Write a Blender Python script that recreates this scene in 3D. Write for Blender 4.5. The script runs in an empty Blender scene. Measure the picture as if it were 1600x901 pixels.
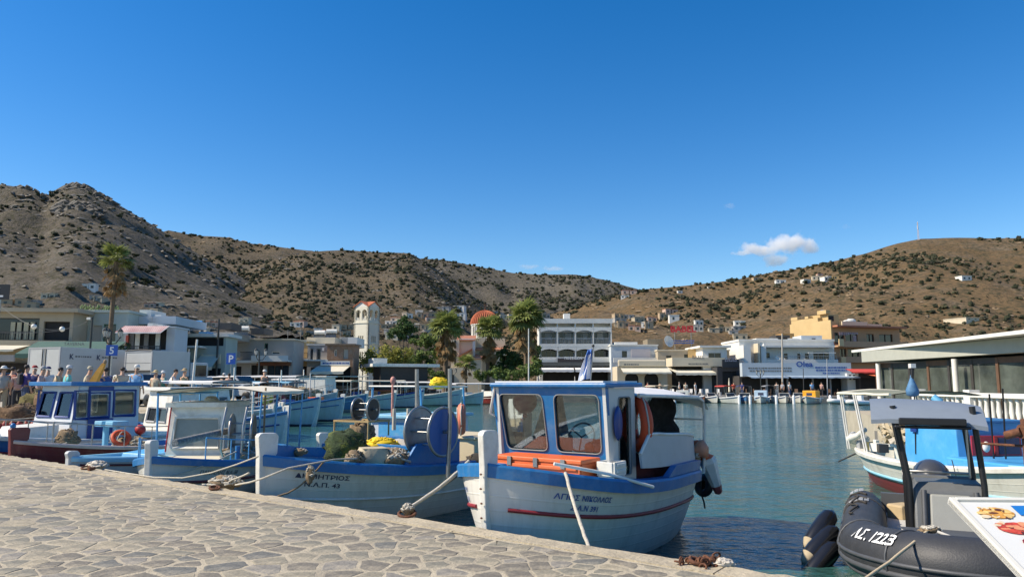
import bpy, bmesh, math, random
from mathutils import Vector, Matrix, noise, Euler
from math import sin, cos, pi, radians as R, sqrt, atan2
random.seed(7)
S = bpy.context.scene
COL = S.collection
# ---------------------------------------------------------------- camera
F, EYE, QZ = 1150.0, 2.3, 0.7            # focal length in photo pixels, eye height over the water, quay height
PITCH = math.atan(147.5 / F)
cd = bpy.data.cameras.new('camera'); cam = bpy.data.objects.new('camera', cd); COL.objects.link(cam)
cd.sensor_width = 36; cd.lens = F / 1600 * 36; cd.clip_end = 9000; cd.clip_start = .05
cam.location = (0, 0, EYE); cam.rotation_euler = (pi/2 + PITCH, 0, 0)
S.camera = cam
# ---------------------------------------------------------------- sky and sun
SUN_EL, SUN_DIR = R(43), Vector((-0.99, -0.12, 0)).normalized()
W = bpy.data.worlds.new('World'); S.world = W; W.use_nodes = True
wn = W.node_tree; wn.nodes.clear()
sky = wn.nodes.new('ShaderNodeTexSky'); sky.sky_type = 'NISHITA'; sky.sun_disc = False
sky.sun_elevation = SUN_EL; sky.sun_rotation = atan2(SUN_DIR.x, SUN_DIR.y)
sky.altitude = 50; sky.air_density = 1.0; sky.dust_density = 0.15; sky.ozone_density = 3.0
hs = wn.nodes.new('ShaderNodeHueSaturation'); hs.inputs['Saturation'].default_value = 1.42; hs.inputs['Hue'].default_value = .507
bg = wn.nodes.new('ShaderNodeBackground'); bg.inputs['Strength'].default_value = 0.115
wo = wn.nodes.new('ShaderNodeOutputWorld')
wn.links.new(sky.outputs[0], hs.inputs['Color']); wn.links.new(hs.outputs[0], bg.inputs['Color']); wn.links.new(bg.outputs[0], wo.inputs['Surface'])
sl = bpy.data.lights.new('sun', 'SUN'); sl.energy = 4.2; sl.angle = R(.5); sl.color = (1, .93, .82)
sun = bpy.data.objects.new('sun', sl); COL.objects.link(sun)
sv = Vector((SUN_DIR.x*cos(SUN_EL), SUN_DIR.y*cos(SUN_EL), sin(SUN_EL)))
sun.rotation_euler = sv.to_track_quat('Z', 'Y').to_euler(); sun.location = (-60, 40, 90)
S.view_settings.view_transform = 'Standard'; S.view_settings.look = 'None'
S.view_settings.exposure = 0.6; S.view_settings.gamma = 1.0
S.view_settings.use_white_balance = True; S.view_settings.white_balance_temperature = 7100; S.view_settings.white_balance_tint = 10   # the phone's warm daylight balance
S.render.engine = 'CYCLES'
cy = S.cycles
cy.use_denoising = True
try: cy.denoiser = 'OPENIMAGEDENOISE'
except Exception: pass
cy.max_bounces = 8; cy.diffuse_bounces = 3; cy.glossy_bounces = 4; cy.transmission_bounces = 6; cy.transparent_max_bounces = 12
cy.volume_bounces = 32; cy.caustics_reflective = False; cy.caustics_refractive = False; cy.sample_clamp_indirect = 6
cy.volume_max_steps = 128
# ---------------------------------------------------------------- picture point -> world point
def ray(px, py):
    u, v = (px-800)/F, (450.5-py)/F
    return Vector((u, cos(PITCH)-v*sin(PITCH), sin(PITCH)+v*cos(PITCH)))
def at(px, py, Y):
    d = ray(px, py); return Vector((0, 0, EYE)) + d*(Y/d.y)
def onz(px, py, z):
    d = ray(px, py); return Vector((0, 0, EYE)) + d*((z-EYE)/d.z)
def PX(px, Y, py=598): return at(px, py, Y).x
def PZ(py, Y): return at(800, py, Y).z
rnd = random.uniform
# ---------------------------------------------------------------- mesh builder
class MB:
    def __init__(s): s.v=[]; s.f=[]; s.m=[]; s.s=[]
    def add(s, vs, fs, mi=0, sm=False, M=None):
        o=len(s.v)
        s.v += [tuple(M @ Vector(p)) for p in vs] if M is not None else [tuple(p) for p in vs]
        for f in fs: s.f.append([i+o for i in f]); s.m.append(mi); s.s.append(sm)
        return s
    def box(s, c, d, rz=0, mi=0, M=None):
        x,y,z=d[0]/2,d[1]/2,d[2]/2
        T=Matrix.Translation(c) @ Matrix.Rotation(rz,4,'Z')
        if M is not None: T=M@T
        return s.add([(-x,-y,-z),(x,-y,-z),(x,y,-z),(-x,y,-z),(-x,-y,z),(x,-y,z),(x,y,z),(-x,y,z)],
            [(3,2,1,0),(4,5,6,7),(0,1,5,4),(1,2,6,5),(2,3,7,6),(3,0,4,7)],mi,False,T)
    def b2(s, a, b, mi=0, M=None):
        return s.box([(a[i]+b[i])/2 for i in range(3)],[abs(a[i]-b[i]) for i in range(3)],0,mi,M)
    def tube(s, pts, r, n=6, mi=0, caps=True, M=None, sm=True, ry=None):
        pts=[Vector(p) for p in pts]; k=len(pts); rr=r if isinstance(r,(list,tuple)) else [r]*k
        vs=[]; up=None
        for i,p in enumerate(pts):
            t=(pts[min(i+1,k-1)]-pts[max(i-1,0)])
            if t.length<1e-9: t=Vector((0,0,1))
            t.normalize()
            if up is None: up=Vector((0,0,1)) if abs(t.z)<.9 else Vector((1,0,0))
            a=t.cross(up)
            if a.length<1e-4: a=t.cross(Vector((1,.3,0)))
            a.normalize(); b=a.cross(t).normalized(); up=b
            for j in range(n):
                w=2*pi*j/n; vs.append(p+a*cos(w)*rr[i]+b*sin(w)*(rr[i] if ry is None else ry))
        fs=[(i*n+j,i*n+(j+1)%n,(i+1)*n+(j+1)%n,(i+1)*n+j) for i in range(k-1) for j in range(n)]
        s.add(vs,fs,mi,sm and n>4,M)
        if caps: s.add(vs[:n],[tuple(range(n))[::-1]],mi,False,M); s.add(vs[-n:],[tuple(range(n))],mi,False,M)
        return s
    def lathe(s, prof, n=16, mi=0, M=None, sm=True):
        vs=[(r*cos(2*pi*j/n),r*sin(2*pi*j/n),z) for r,z in prof for j in range(n)]
        fs=[(i*n+j,i*n+(j+1)%n,(i+1)*n+(j+1)%n,(i+1)*n+j) for i in range(len(prof)-1) for j in range(n)]
        return s.add(vs,fs,mi,sm,M)
    def cyl(s, c, r, h, n=16, mi=0, M=None, r2=None):
        r2=r if r2 is None else r2
        T=Matrix.Translation(c)
        if M is not None: T=M@T
        s.lathe([(r,0),(r2,h)],n,mi,T)
        a=[(r*cos(2*pi*j/n),r*sin(2*pi*j/n),0) for j in range(n)]; b=[(r2*cos(2*pi*j/n),r2*sin(2*pi*j/n),h) for j in range(n)]
        return s.add(a,[tuple(range(n))[::-1]],mi,False,T).add(b,[tuple(range(n))],mi,False,T)
    def prism(s, poly, h, mi=0, M=None, z0=0):
        n=len(poly)
        return s.add([(p[0],p[1],z0) for p in poly]+[(p[0],p[1],z0+h) for p in poly],
            [tuple(range(n))[::-1],tuple(range(n,2*n))]+[(i,(i+1)%n,n+(i+1)%n,n+i) for i in range(n)],mi,False,M)
    def loft(s, rings, mi=0, closed=True, caps=True, sm=True, M=None):
        n=len(rings[0]); vs=[p for r in rings for p in r]; e=n if closed else n-1
        fs=[(i*n+j,i*n+(j+1)%n,(i+1)*n+(j+1)%n,(i+1)*n+j) for i in range(len(rings)-1) for j in range(e)]
        s.add(vs,fs,mi,sm,M)
        if caps and closed: s.add(rings[0],[tuple(range(n))[::-1]],mi,False,M); s.add(rings[-1],[tuple(range(n))],mi,False,M)
        return s
    def ball(s, c, r, n=12, m=8, mi=0, M=None, jit=0, sm=True):
        if not isinstance(r,(tuple,list)): r=(r,r,r)
        vs=[];
        for i in range(m+1):
            for j in range(n):
                th=pi*i/m; ph=2*pi*j/n
                d=Vector((sin(th)*cos(ph),sin(th)*sin(ph),cos(th)))
                k=1+jit*noise.noise(d*2.3+Vector(c)*3.1) if jit else 1
                vs.append((c[0]+d.x*r[0]*k,c[1]+d.y*r[1]*k,c[2]+d.z*r[2]*k))
        fs=[(i*n+j,(i+1)*n+j,(i+1)*n+(j+1)%n,i*n+(j+1)%n) for i in range(m) for j in range(n)]
        return s.add(vs,fs,mi,sm,M)
    def torus(s, c, R_, r, n=24, m=10, mi=0, M=None, sx=1):
        vs=[((R_+r*cos(2*pi*j/m))*cos(2*pi*i/n)*sx+c[0],(R_+r*cos(2*pi*j/m))*sin(2*pi*i/n)+c[1],r*sin(2*pi*j/m)+c[2]) for i in range(n) for j in range(m)]
        fs=[(i*m+j,((i+1)%n)*m+j,((i+1)%n)*m+(j+1)%m,i*m+(j+1)%m) for i in range(n) for j in range(m)]
        return s.add(vs,fs,mi,True,M)
    def mesh(s, name, mats):
        me=bpy.data.meshes.new(name); me.from_pydata(s.v,[],s.f)
        for m in (mats if isinstance(mats,(list,tuple)) else [mats]): me.materials.append(m)
        if s.f:
            me.polygons.foreach_set('material_index',s.m); me.polygons.foreach_set('use_smooth',s.s)
        me.update(); return me
    def build(s, name, mats, parent=None, bevel=0, **k):
        o=bpy.data.objects.new(name, s.mesh(name,mats)); COL.objects.link(o)
        if parent is not None: o.parent=parent
        if bevel:
            b=o.modifiers.new('bevel','BEVEL'); b.width=bevel; b.segments=2; b.limit_method='ANGLE'
        return tag(o,**k)
def tag(o, label=None, cat=None, group=None, kind=None, loc=None, rz=None):
    if label: o['label']=label
    if cat: o['category']=cat
    if group: o['group']=group
    if kind: o['kind']=kind
    if loc is not None: o.location=loc
    if rz is not None: o.rotation_euler=(0,0,rz)
    return o
def empty(name, loc=(0,0,0), rz=0, label=None, cat=None, group=None, kind=None, parent=None):
    o=bpy.data.objects.new(name,None); COL.objects.link(o); o.empty_display_size=.2
    if parent is not None: o.parent=parent
    return tag(o,label,cat,group,kind,loc,rz)
KIDS={}
def copy_tree(o, parent=None, loc=None, rz=None, label=None):
    c=o.copy(); COL.objects.link(c)
    if parent is not None: c.parent=parent
    for ch in [x for x in COL.objects if x.parent==o]: copy_tree(ch,c)
    return tag(c,label=label,loc=loc,rz=rz)
def link(name, me, parent, loc=(0,0,0), rot=(0,0,0), sc=None):
    o=bpy.data.objects.new(name,me); COL.objects.link(o); o.parent=parent; o.location=loc; o.rotation_euler=rot
    if sc: o.scale=sc
    return o
def frame(loc, rz=0): return Matrix.Translation(loc) @ Matrix.Rotation(rz,4,'Z')
def wobble(a, b, n=10, sag=.2, jit=0):
    a,b=Vector(a),Vector(b)
    return [a.lerp(b,i/n)+Vector((rnd(-jit,jit),rnd(-jit,jit),rnd(-jit,jit)-sag*4*(i/n)*(1-i/n))) for i in range(n+1)]
_tx={}
def text_geo(t, size=1, bold=.0, align='CENTER'):
    k=(t,bold,align)
    if k not in _tx:
        c=bpy.data.curves.new('t','FONT'); c.body=t; c.align_x=align; c.size=1; c.offset=bold; c.resolution_u=2
        o=bpy.data.objects.new('t',c); COL.objects.link(o)
        dg=bpy.context.evaluated_depsgraph_get(); me=o.evaluated_get(dg).to_mesh()
        _tx[k]=([tuple(v.co) for v in me.vertices],[tuple(p.vertices) for p in me.polygons])
        o.evaluated_get(dg).to_mesh_clear(); bpy.data.objects.remove(o); bpy.data.curves.remove(c)
    v,f=_tx[k]
    return [(x*size,y*size,z) for x,y,z in v], f
def text_mb(t, size, bold=.01, M=None, fn=None, align='CENTER', mi=0, mb=None):
    v,f=text_geo(t,size,bold,align); mb=mb or MB()
    if fn: v=[fn(x,y) for x,y,z in v]
    return mb.add(v,f,mi,False,M)
# facing matrix: local x -> right along dir angle a, local y -> up, local z -> out of the wall
def wallM(loc, rz=0): return frame(loc,rz) @ Matrix.Rotation(pi/2,4,'X')
# ---------------------------------------------------------------- materials
MC={}
def M(name, col, rough=.55, var=.12, sc=4., bump=0., bsc=None, metal=0., dirt=None, damt=.5, dsc=1.5, spec=.5, coat=0, stretch=None):
    if name in MC: return MC[name]
    m=bpy.data.materials.new(name); m.use_nodes=True; t=m.node_tree; b=t.nodes['Principled BSDF']
    b.inputs['Roughness'].default_value=rough; b.inputs['Metallic'].default_value=metal
    b.inputs['Specular IOR Level'].default_value=spec; b.inputs['Coat Weight'].default_value=coat
    tc=t.nodes.new('ShaderNodeTexCoord'); src=tc.outputs['Object']
    if stretch:
        mp=t.nodes.new('ShaderNodeMapping'); mp.inputs['Scale'].default_value=stretch
        t.links.new(src,mp.inputs[0]); src=mp.outputs[0]
    n=t.nodes.new('ShaderNodeTexNoise'); n.inputs['Scale'].default_value=sc; n.inputs['Detail'].default_value=6; n.inputs['Roughness'].default_value=.65
    t.links.new(src,n.inputs['Vector'])
    r=t.nodes.new('ShaderNodeValToRGB'); e=r.color_ramp.elements
    e[0].position=.3; e[1].position=.72
    e[0].color=(*[max(0,c*(1-var)) for c in col],1); e[1].color=(*[min(1,c*(1+var)) for c in col],1)
    t.links.new(n.outputs[0],r.inputs[0]); out=r.outputs[0]
    if dirt:
        n2=t.nodes.new('ShaderNodeTexNoise'); n2.inputs['Scale'].default_value=dsc; n2.inputs['Detail'].default_value=8; n2.inputs['Roughness'].default_value=.7
        t.links.new(src,n2.inputs['Vector'])
        r2=t.nodes.new('ShaderNodeValToRGB'); r2.color_ramp.elements[0].position=.48; r2.color_ramp.elements[1].position=.72
        r2.color_ramp.elements[1].color=(damt,damt,damt,1)
        t.links.new(n2.outputs[0],r2.inputs[0])
        mx=t.nodes.new('ShaderNodeMix'); mx.data_type='RGBA'; mx.inputs['B'].default_value=(*dirt,1)
        t.links.new(r2.outputs[0],mx.inputs['Factor']); t.links.new(out,mx.inputs['A']); out=mx.outputs['Result']
    t.links.new(out,b.inputs['Base Color'])
    if bump:
        n3=t.nodes.new('ShaderNodeTexNoise'); n3.inputs['Scale'].default_value=bsc or sc*3; n3.inputs['Detail'].default_value=5
        t.links.new(src,n3.inputs['Vector'])
        bp=t.nodes.new('ShaderNodeBump'); bp.inputs['Strength'].default_value=bump; bp.inputs['Distance'].default_value=.02
        t.links.new(n3.outputs[0],bp.inputs['Height']); t.links.new(bp.outputs[0],b.inputs['Normal'])
    MC[name]=m; return m
def glass(name, col=(.8,.86,.86), mixv=.35):
    if name in MC: return MC[name]
    m=bpy.data.materials.new(name); m.use_nodes=True; t=m.node_tree; t.nodes.remove(t.nodes['Principled BSDF'])
    tr=t.nodes.new('ShaderNodeBsdfTransparent'); tr.inputs[0].default_value=(*col,1)
    g=t.nodes.new('ShaderNodeBsdfGlossy'); g.inputs['Roughness'].default_value=.03
    fr=t.nodes.new('ShaderNodeFresnel'); fr.inputs[0].default_value=1.5
    ad=t.nodes.new('ShaderNodeMath'); ad.operation='ADD'; ad.inputs[1].default_value=.04
    t.links.new(fr.outputs[0],ad.inputs[0])
    mx=t.nodes.new('ShaderNodeMixShader'); t.links.new(ad.outputs[0],mx.inputs[0])
    t.links.new(tr.outputs[0],mx.inputs[1]); t.links.new(g.outputs[0],mx.inputs[2])
    t.links.new(mx.outputs[0],t.nodes['Material Output'].inputs[0])
    MC[name]=m; return m
def hullpaint(name, top, bottom, z0, dirt=(.25,.2,.13), line=None):
    """painted hull: two coats of paint meeting at the waterline height z0 of the boat"""
    if name in MC: return MC[name]
    m=M(name,top,.42,.05,2.5,.15,9,dirt=dirt,damt=.30,dsc=3.2,stretch=(1.6,1.6,.22))
    t=m.node_tree; b=t.nodes['Principled BSDF']; lk=b.inputs['Base Color'].links[0]; src=lk.from_socket
    tc=t.nodes['Texture Coordinate']; sp=t.nodes.new('ShaderNodeSeparateXYZ'); t.links.new(tc.outputs['Object'],sp.inputs[0])
    nz=t.nodes.new('ShaderNodeTexNoise'); nz.inputs['Scale'].default_value=3; t.links.new(tc.outputs['Object'],nz.inputs['Vector'])
    a=t.nodes.new('ShaderNodeMath'); a.operation='MULTIPLY_ADD'; a.inputs[1].default_value=.06; t.links.new(nz.outputs[0],a.inputs[0]); t.links.new(sp.outputs['Z'],a.inputs[2])
    mr=t.nodes.new('ShaderNodeMapRange'); mr.inputs['From Min'].default_value=z0+.03; mr.inputs['From Max'].default_value=z0+.045
    t.links.new(a.outputs[0],mr.inputs['Value'])
    mx=t.nodes.new('ShaderNodeMix'); mx.data_type='RGBA'; mx.inputs['A'].default_value=(*bottom,1)
    at_=t.nodes.new('ShaderNodeAttribute'); at_.attribute_name='plank_position'
    pm=t.nodes.new('ShaderNodeMath'); pm.operation='MULTIPLY'; pm.inputs[1].default_value=11; t.links.new(at_.outputs['Fac'],pm.inputs[0])
    pp=t.nodes.new('ShaderNodeMath'); pp.operation='PINGPONG'; pp.inputs[1].default_value=.5; t.links.new(pm.outputs[0],pp.inputs[0])
    pr=t.nodes.new('ShaderNodeMapRange'); pr.inputs['From Max'].default_value=.09; t.links.new(pp.outputs[0],pr.inputs['Value'])
    b2=t.nodes.new('ShaderNodeBump'); b2.inputs['Strength'].default_value=.35; b2.inputs['Distance'].default_value=.008; t.links.new(pr.outputs[0],b2.inputs['Height'])
    nl=b.inputs['Normal'].links[0].from_socket; t.links.new(nl,b2.inputs['Normal']); t.links.new(b2.outputs[0],b.inputs['Normal'])
    t.links.new(mr.outputs[0],mx.inputs['Factor']); t.links.new(src,mx.inputs['B']); t.links.new(mx.outputs['Result'],b.inputs['Base Color'])
    return m
WHITE=M('white_paint',(.74,.72,.65),.45,.06,3,.1,12,dirt=(.33,.27,.18),damt=.42,dsc=3.5)
WHITE2=M('white_render',(.72,.70,.64),.8,.06,.6,.2,6,dirt=(.42,.38,.32),damt=.3,dsc=.35)
CREAM=M('cream_render',(.60,.52,.38),.8,.07,.5,.2,6,dirt=(.4,.33,.24),damt=.3,dsc=.3)
BLUE=M('blue_paint',(.008,.15,.38),.42,.14,3,.12,14,dirt=(.16,.25,.36),damt=.5,dsc=5)
LBLUE=M('light_blue_paint',(.07,.34,.62),.45,.12,3,.12,14,dirt=(.35,.45,.5),damt=.55,dsc=5)
NAVY=M('navy_paint',(.015,.05,.22),.4,.12,3)
SKYB=M('pale_blue_paint',(.22,.50,.66),.45,.08,3,dirt=(.5,.55,.55),damt=.5,dsc=4)
RED=M('red_paint',(.42,.03,.03),.45,.15,4)
DRED=M('maroon_paint',(.14,.018,.022),.42,.15,4,.1,14)
ORANGE=M('orange_plastic',(.75,.14,.035),.5,.12,4,.1,20,dirt=(.6,.25,.12),damt=.35)
DORANGE=M('orange_foam',(.62,.075,.02),.6,.12,3,.15,20)
BLACK=M('black_rubber',(.012,.012,.013),.45,.2,4)
DARK=M('dark_interior',(.02,.019,.018),.8,.3,1.5)  # near black colour that stands in for the shade inside openings
STEEL=M('galvanised_steel',(.36,.35,.33),.38,.18,8,metal=.8)
RUST=M('rusty_iron',(.13,.05,.025),.85,.4,14,.5,40,dirt=(.22,.09,.035),damt=.8,dsc=7)
ROPE=M('pale_rope',(.50,.46,.38),.9,.18,30,.5,90)
ROPEB=M('brown_rope',(.24,.17,.10),.95,.3,20,.5,60)
ROPED=M('dark_rope',(.05,.045,.04),.95,.3,20)
WOOD=M('weathered_wood',(.30,.20,.11),.75,.25,3,.3,20,stretch=(1,6,6))
BWOOD=M('varnished_wood',(.17,.055,.018),.5,.25,3,.2,20,stretch=(1,5,5))
TARP=M('cream_canvas',(.66,.61,.48),.85,.06,2,.25,5)
WTARP=M('white_canvas',(.74,.73,.70),.85,.05,2,.25,5)
GREYT=M('grey_plastic',(.34,.35,.36),.6,.1,3)
GLASS=glass('clear_glass',(.80,.85,.84))
DGLASS=M('dark_glass',(.025,.032,.038),.08,.3,.8)
CONC=M('concrete',(.42,.37,.28),.9,.14,2,.5,22,dirt=(.28,.25,.2),damt=.5,dsc=1.1)
YELLOW=M('yellow_net',(.75,.52,.02),.8,.2,12)
# ================================================================ water, quay, ground
E0,E1=onz(1072,875,QZ),onz(0,709,QZ)
ED=(E1-E0); ED.z=0; ED.normalize(); EN=Vector((-ED.y,ED.x,0)); EN = EN if EN.x<0 else -EN   # EN points to the land
def edge(t, off=0, z=QZ): # t metres to the left along the quay edge, off metres inland
    p=E0+ED*t+EN*off; return Vector((p.x,p.y,z))
def water():
    m=bpy.data.materials.new('sea_water'); m.use_nodes=True; t=m.node_tree; b=t.nodes['Principled BSDF']
    b.inputs['Roughness'].default_value=.09; b.inputs['IOR'].default_value=1.33
    tc=t.nodes.new('ShaderNodeTexCoord'); g=tc.outputs['Object']
    def nz(scale,stretch,det=3):
        mp=t.nodes.new('ShaderNodeMapping'); mp.inputs['Scale'].default_value=stretch; mp.inputs['Rotation'].default_value=(0,0,.35); t.links.new(g,mp.inputs[0])
        n=t.nodes.new('ShaderNodeTexNoise'); n.inputs['Scale'].default_value=scale; n.inputs['Detail'].default_value=det; t.links.new(mp.outputs[0],n.inputs['Vector']); return n.outputs[0]
    big=nz(.05,(1,1,1),2)
    r=t.nodes.new('ShaderNodeValToRGB'); r.color_ramp.elements[0].color=(.028,.095,.088,1); r.color_ramp.elements[1].color=(.042,.122,.106,1)
    r.color_ramp.elements[0].position=.35; r.color_ramp.elements[1].position=.65
    t.links.new(big,r.inputs[0]); t.links.new(r.outputs[0],b.inputs['Base Color'])
    a,c,d=nz(1.6,(1,1.5,1),4),nz(5.0,(1,1.4,1),4),nz(.35,(1,1.6,1),2)
    s=t.nodes.new('ShaderNodeMath'); s.operation='MULTIPLY_ADD'; s.inputs[1].default_value=.35; t.links.new(c,s.inputs[0]); t.links.new(a,s.inputs[2])
    s2=t.nodes.new('ShaderNodeMath'); s2.operation='MULTIPLY_ADD'; s2.inputs[1].default_value=1.2; t.links.new(d,s2.inputs[0]); t.links.new(s.outputs[0],s2.inputs[2])
    bp=t.nodes.new('ShaderNodeBump'); bp.inputs['Strength'].default_value=1; bp.inputs['Distance'].default_value=.11
    pt=nz(.045,(1,2.2,1),3); pr=t.nodes.new('ShaderNodeMapRange'); pr.inputs['From Min'].default_value=.36; pr.inputs['From Max'].default_value=.64; pr.inputs['To Min'].default_value=.45; pr.inputs['To Max'].default_value=1.1; t.links.new(pt,pr.inputs['Value']); t.links.new(pr.outputs[0],bp.inputs['Strength'])
    t.links.new(s2.outputs[0],bp.inputs['Height']); t.links.new(bp.outputs[0],b.inputs['Normal'])
    mb=MB().add([(-1500,-800,0),(1500,-800,0),(1500,400,0),(-1500,400,0)],[(0,1,2,3)])
    mb.build('water',m,kind='structure')
water()
def poly_slab(name, pts, z0, z1, mat, kind='structure', parent=None):
    bm=bmesh.new(); lo=[bm.verts.new((p[0],p[1],z1)) for p in pts]
    f=bm.faces.new(lo); r=bmesh.ops.extrude_face_region(bm,geom=[f])
    for v in r['geom']:
        if isinstance(v,bmesh.types.BMVert): v.co.z=z0
    bmesh.ops.recalc_face_normals(bm,faces=bm.faces[:])
    bmesh.ops.triangulate(bm,faces=[f for f in bm.faces if len(f.verts)>4])
    me=bpy.data.meshes.new(name); bm.to_mesh(me); bm.free(); me.materials.append(mat)
    o=bpy.data.objects.new(name,me); COL.objects.link(o)
    if parent: o.parent=parent
    if kind: o['kind']=kind
    return o
MORTAR=M('lime_mortar',(.43,.37,.265),.92,.20,3,.7,30,dirt=(.27,.235,.18),damt=.75,dsc=.9)
STONES=[M('paving_%d'%i,c,.85,.25,5,.8,16,dirt=(.43,.36,.25),damt=[.8,.85,.45,.85,.6,.7][i],dsc=1.9+.5*i) for i,c in enumerate([(.215,.20,.155),(.275,.245,.18),(.15,.148,.13),(.33,.285,.20),(.185,.165,.13),(.24,.22,.185)])]
qp=[edge(-14,.32),edge(22.5,.32),edge(22.5,40),edge(-14,40)]
quay=poly_slab('quay',qp,-2,QZ,MORTAR)
# concrete edge of the quay, cast in lengths
mb=MB(); t=-14.
while t<22.5:
    l=min(rnd(2.2,3.4),22.5-t)
    n=22; ring=[]
    for i in range(n+1):
        tt=t+.008+(l-.016)*i/n; j=rnd(-.022,.022); 
        ring.append([edge(tt,.32,-1.9),edge(tt,.32,QZ+.012+rnd(-.003,.003)),edge(tt,.03+j,QZ+.012+rnd(-.009,.006)),edge(tt,-.005+j,QZ-.025),edge(tt,0,-1.9)])
    mb.loft(ring,0,True,True,False); t+=l
mb.build('quay_edge',M('edge_mortar',(.44,.375,.265),.95,.22,5,.9,26,dirt=(.27,.24,.19),damt=.7,dsc=1.6),quay)
# crazy paving: Voronoi shards with wide joints
def clip(poly,a,b): # keep the side of the bisector nearer to a
    m=((a[0]+b[0])/2,(a[1]+b[1])/2); d=(b[0]-a[0],b[1]-a[1]); out=[]
    for i in range(len(poly)):
        p,q=poly[i],poly[(i+1)%len(poly)]
        fp=(p[0]-m[0])*d[0]+(p[1]-m[1])*d[1]; fq=(q[0]-m[0])*d[0]+(q[1]-m[1])*d[1]
        if fp<=0: out.append(p)
        if fp*fq<0: k=fp/(fp-fq); out.append((p[0]+(q[0]-p[0])*k,p[1]+(q[1]-p[1])*k))
    return out
def paving():
    rr=random.Random(11); sites=[]
    for _ in range(38000):
        t,o=rr.uniform(-3,21),rr.uniform(.40,11)
        p=edge(t,o)
        if p.y<3.6 or p.x< -.78*p.y-1.2: continue
        big=.26 if noise.noise(Vector((p.x*.8,p.y*.8,3)))>0.05 else .175
        if all(((p.x-q[0])*ED.x+(p.y-q[1])*ED.y)**2*.50+((p.x-q[0])*EN.x+(p.y-q[1])*EN.y)**2*1.25>(big*rr.uniform(.62,1.2))**2 for q in sites): sites.append((p.x,p.y))
    out=[]
    for s in sites:
        nb=sorted(((q[0]-s[0])**2+(q[1]-s[1])**2,q) for q in sites if q!=s and abs(q[0]-s[0])<1.6 and abs(q[1]-s[1])<1.6)[:22]
        P=[(s[0]-.6,s[1]-.6),(s[0]+.6,s[1]-.6),(s[0]+.6,s[1]+.6),(s[0]-.6,s[1]+.6)]
        for _,q in nb:
            P=clip(P,s,q)
        if len(P)<3: continue
        # keep clear of the concrete strip
        c=(sum(p[0] for p in P)/len(P),sum(p[1] for p in P)/len(P))
        g=rr.uniform(.78,.96); Q=[]
        n=len(P)
        for i in range(n):
            p,q=P[i],P[(i+1)%n]
            p=(c[0]+(p[0]-c[0])*g,c[1]+(p[1]-c[1])*g); q=(c[0]+(q[0]-c[0])*g,c[1]+(q[1]-c[1])*g)
            L=math.hypot(q[0]-p[0],q[1]-p[1])
            if L<.05: Q.append(((p[0]+q[0])/2,(p[1]+q[1])/2)); continue
            k=rr.uniform(.03,.12); j=.010
            for kk in (k,.5+rr.uniform(-.15,.15),1-rr.uniform(.03,.12)):
                Q.append((p[0]+(q[0]-p[0])*kk+rr.uniform(-j,j),p[1]+(q[1]-p[1])*kk+rr.uniform(-j,j)))
        ok=[]
        for x,y in Q:
            o=(Vector((x,y,0))-Vector((E0.x,E0.y,0))).dot(EN)
            if o<.36: d=.36-o+rr.uniform(0,.03); x+=EN.x*d; y+=EN.y*d
            ok.append((x,y))
        c=(sum(p[0] for p in ok)/len(ok),sum(p[1] for p in ok)/len(ok))
        out.append((c,ok,rr.uniform(.001,.006),rr.uniform(-.008,.008),rr.uniform(-.008,.008),rr.choice([0,0,1,1,2,3,4,5,4])))
    def vis(c):
        d=Vector((c[0],c[1],QZ-EYE)); yc=-d.y*sin(PITCH)+d.z*cos(PITCH); zc=d.y*cos(PITCH)+d.z*sin(PITCH)
        return abs(F*d.x/zc)<815 and F*yc/zc>-465
    out.sort(key=lambda o:(not vis(o[0]),math.hypot(*o[0])))
    rest=MB()
    for k,(c,P,h,tx,ty,mi) in enumerate(out):
        n=len(P); z=lambda x,y:QZ+h+(x-c[0])*tx+(y-c[1])*ty
        inn=[(c[0]+(x-c[0])*.93,c[1]+(y-c[1])*.93) for x,y in P]
        if k<299:
            mb=MB(); o=(c[0],c[1],QZ)
        else: mb=rest; o=(0,0,0)
        mb.add([(x-o[0],y-o[1],z(x,y)-.004-o[2]) for x,y in P]+[(x-o[0],y-o[1],z(x,y)-o[2]) for x,y in inn]+[(x-o[0],y-o[1],QZ-.02-o[2]) for x,y in P],
            [tuple(range(n,2*n))]+[(i,(i+1)%n,n+(i+1)%n,n+i) for i in range(n)]+[(2*n+i,2*n+(i+1)%n,(i+1)%n,i) for i in range(n)],mi if k>=299 else 0)
        if k<299: mb.build('paving_stone',STONES[mi],quay,loc=o)
    rest.build('paving_stones',STONES,quay,kind='stuff')
    return len(out)
NST=paving()
# the land round the harbour
ASPH=M('worn_asphalt',(.17,.16,.145),.9,.2,.6,.2,8)
CL=edge(22.5,0,0)
land=[(CL.x,CL.y),(-13.6,27.5),(-16.5,36),(-18,50),(-19,70),(-16,84),(-6,89.5),(20,90),(60,86),(62,60),(26,34),(14.5,27.2),(12.35,25.5),(12.35,9),(12.35,-30),(900,-30),(900,395),(-900,395),(-900,-30),(-60,-30),(edge(22.5,60).x,edge(22.5,60).y)]
poly_slab('promenade',land,-2,QZ-.012,ASPH)
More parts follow.
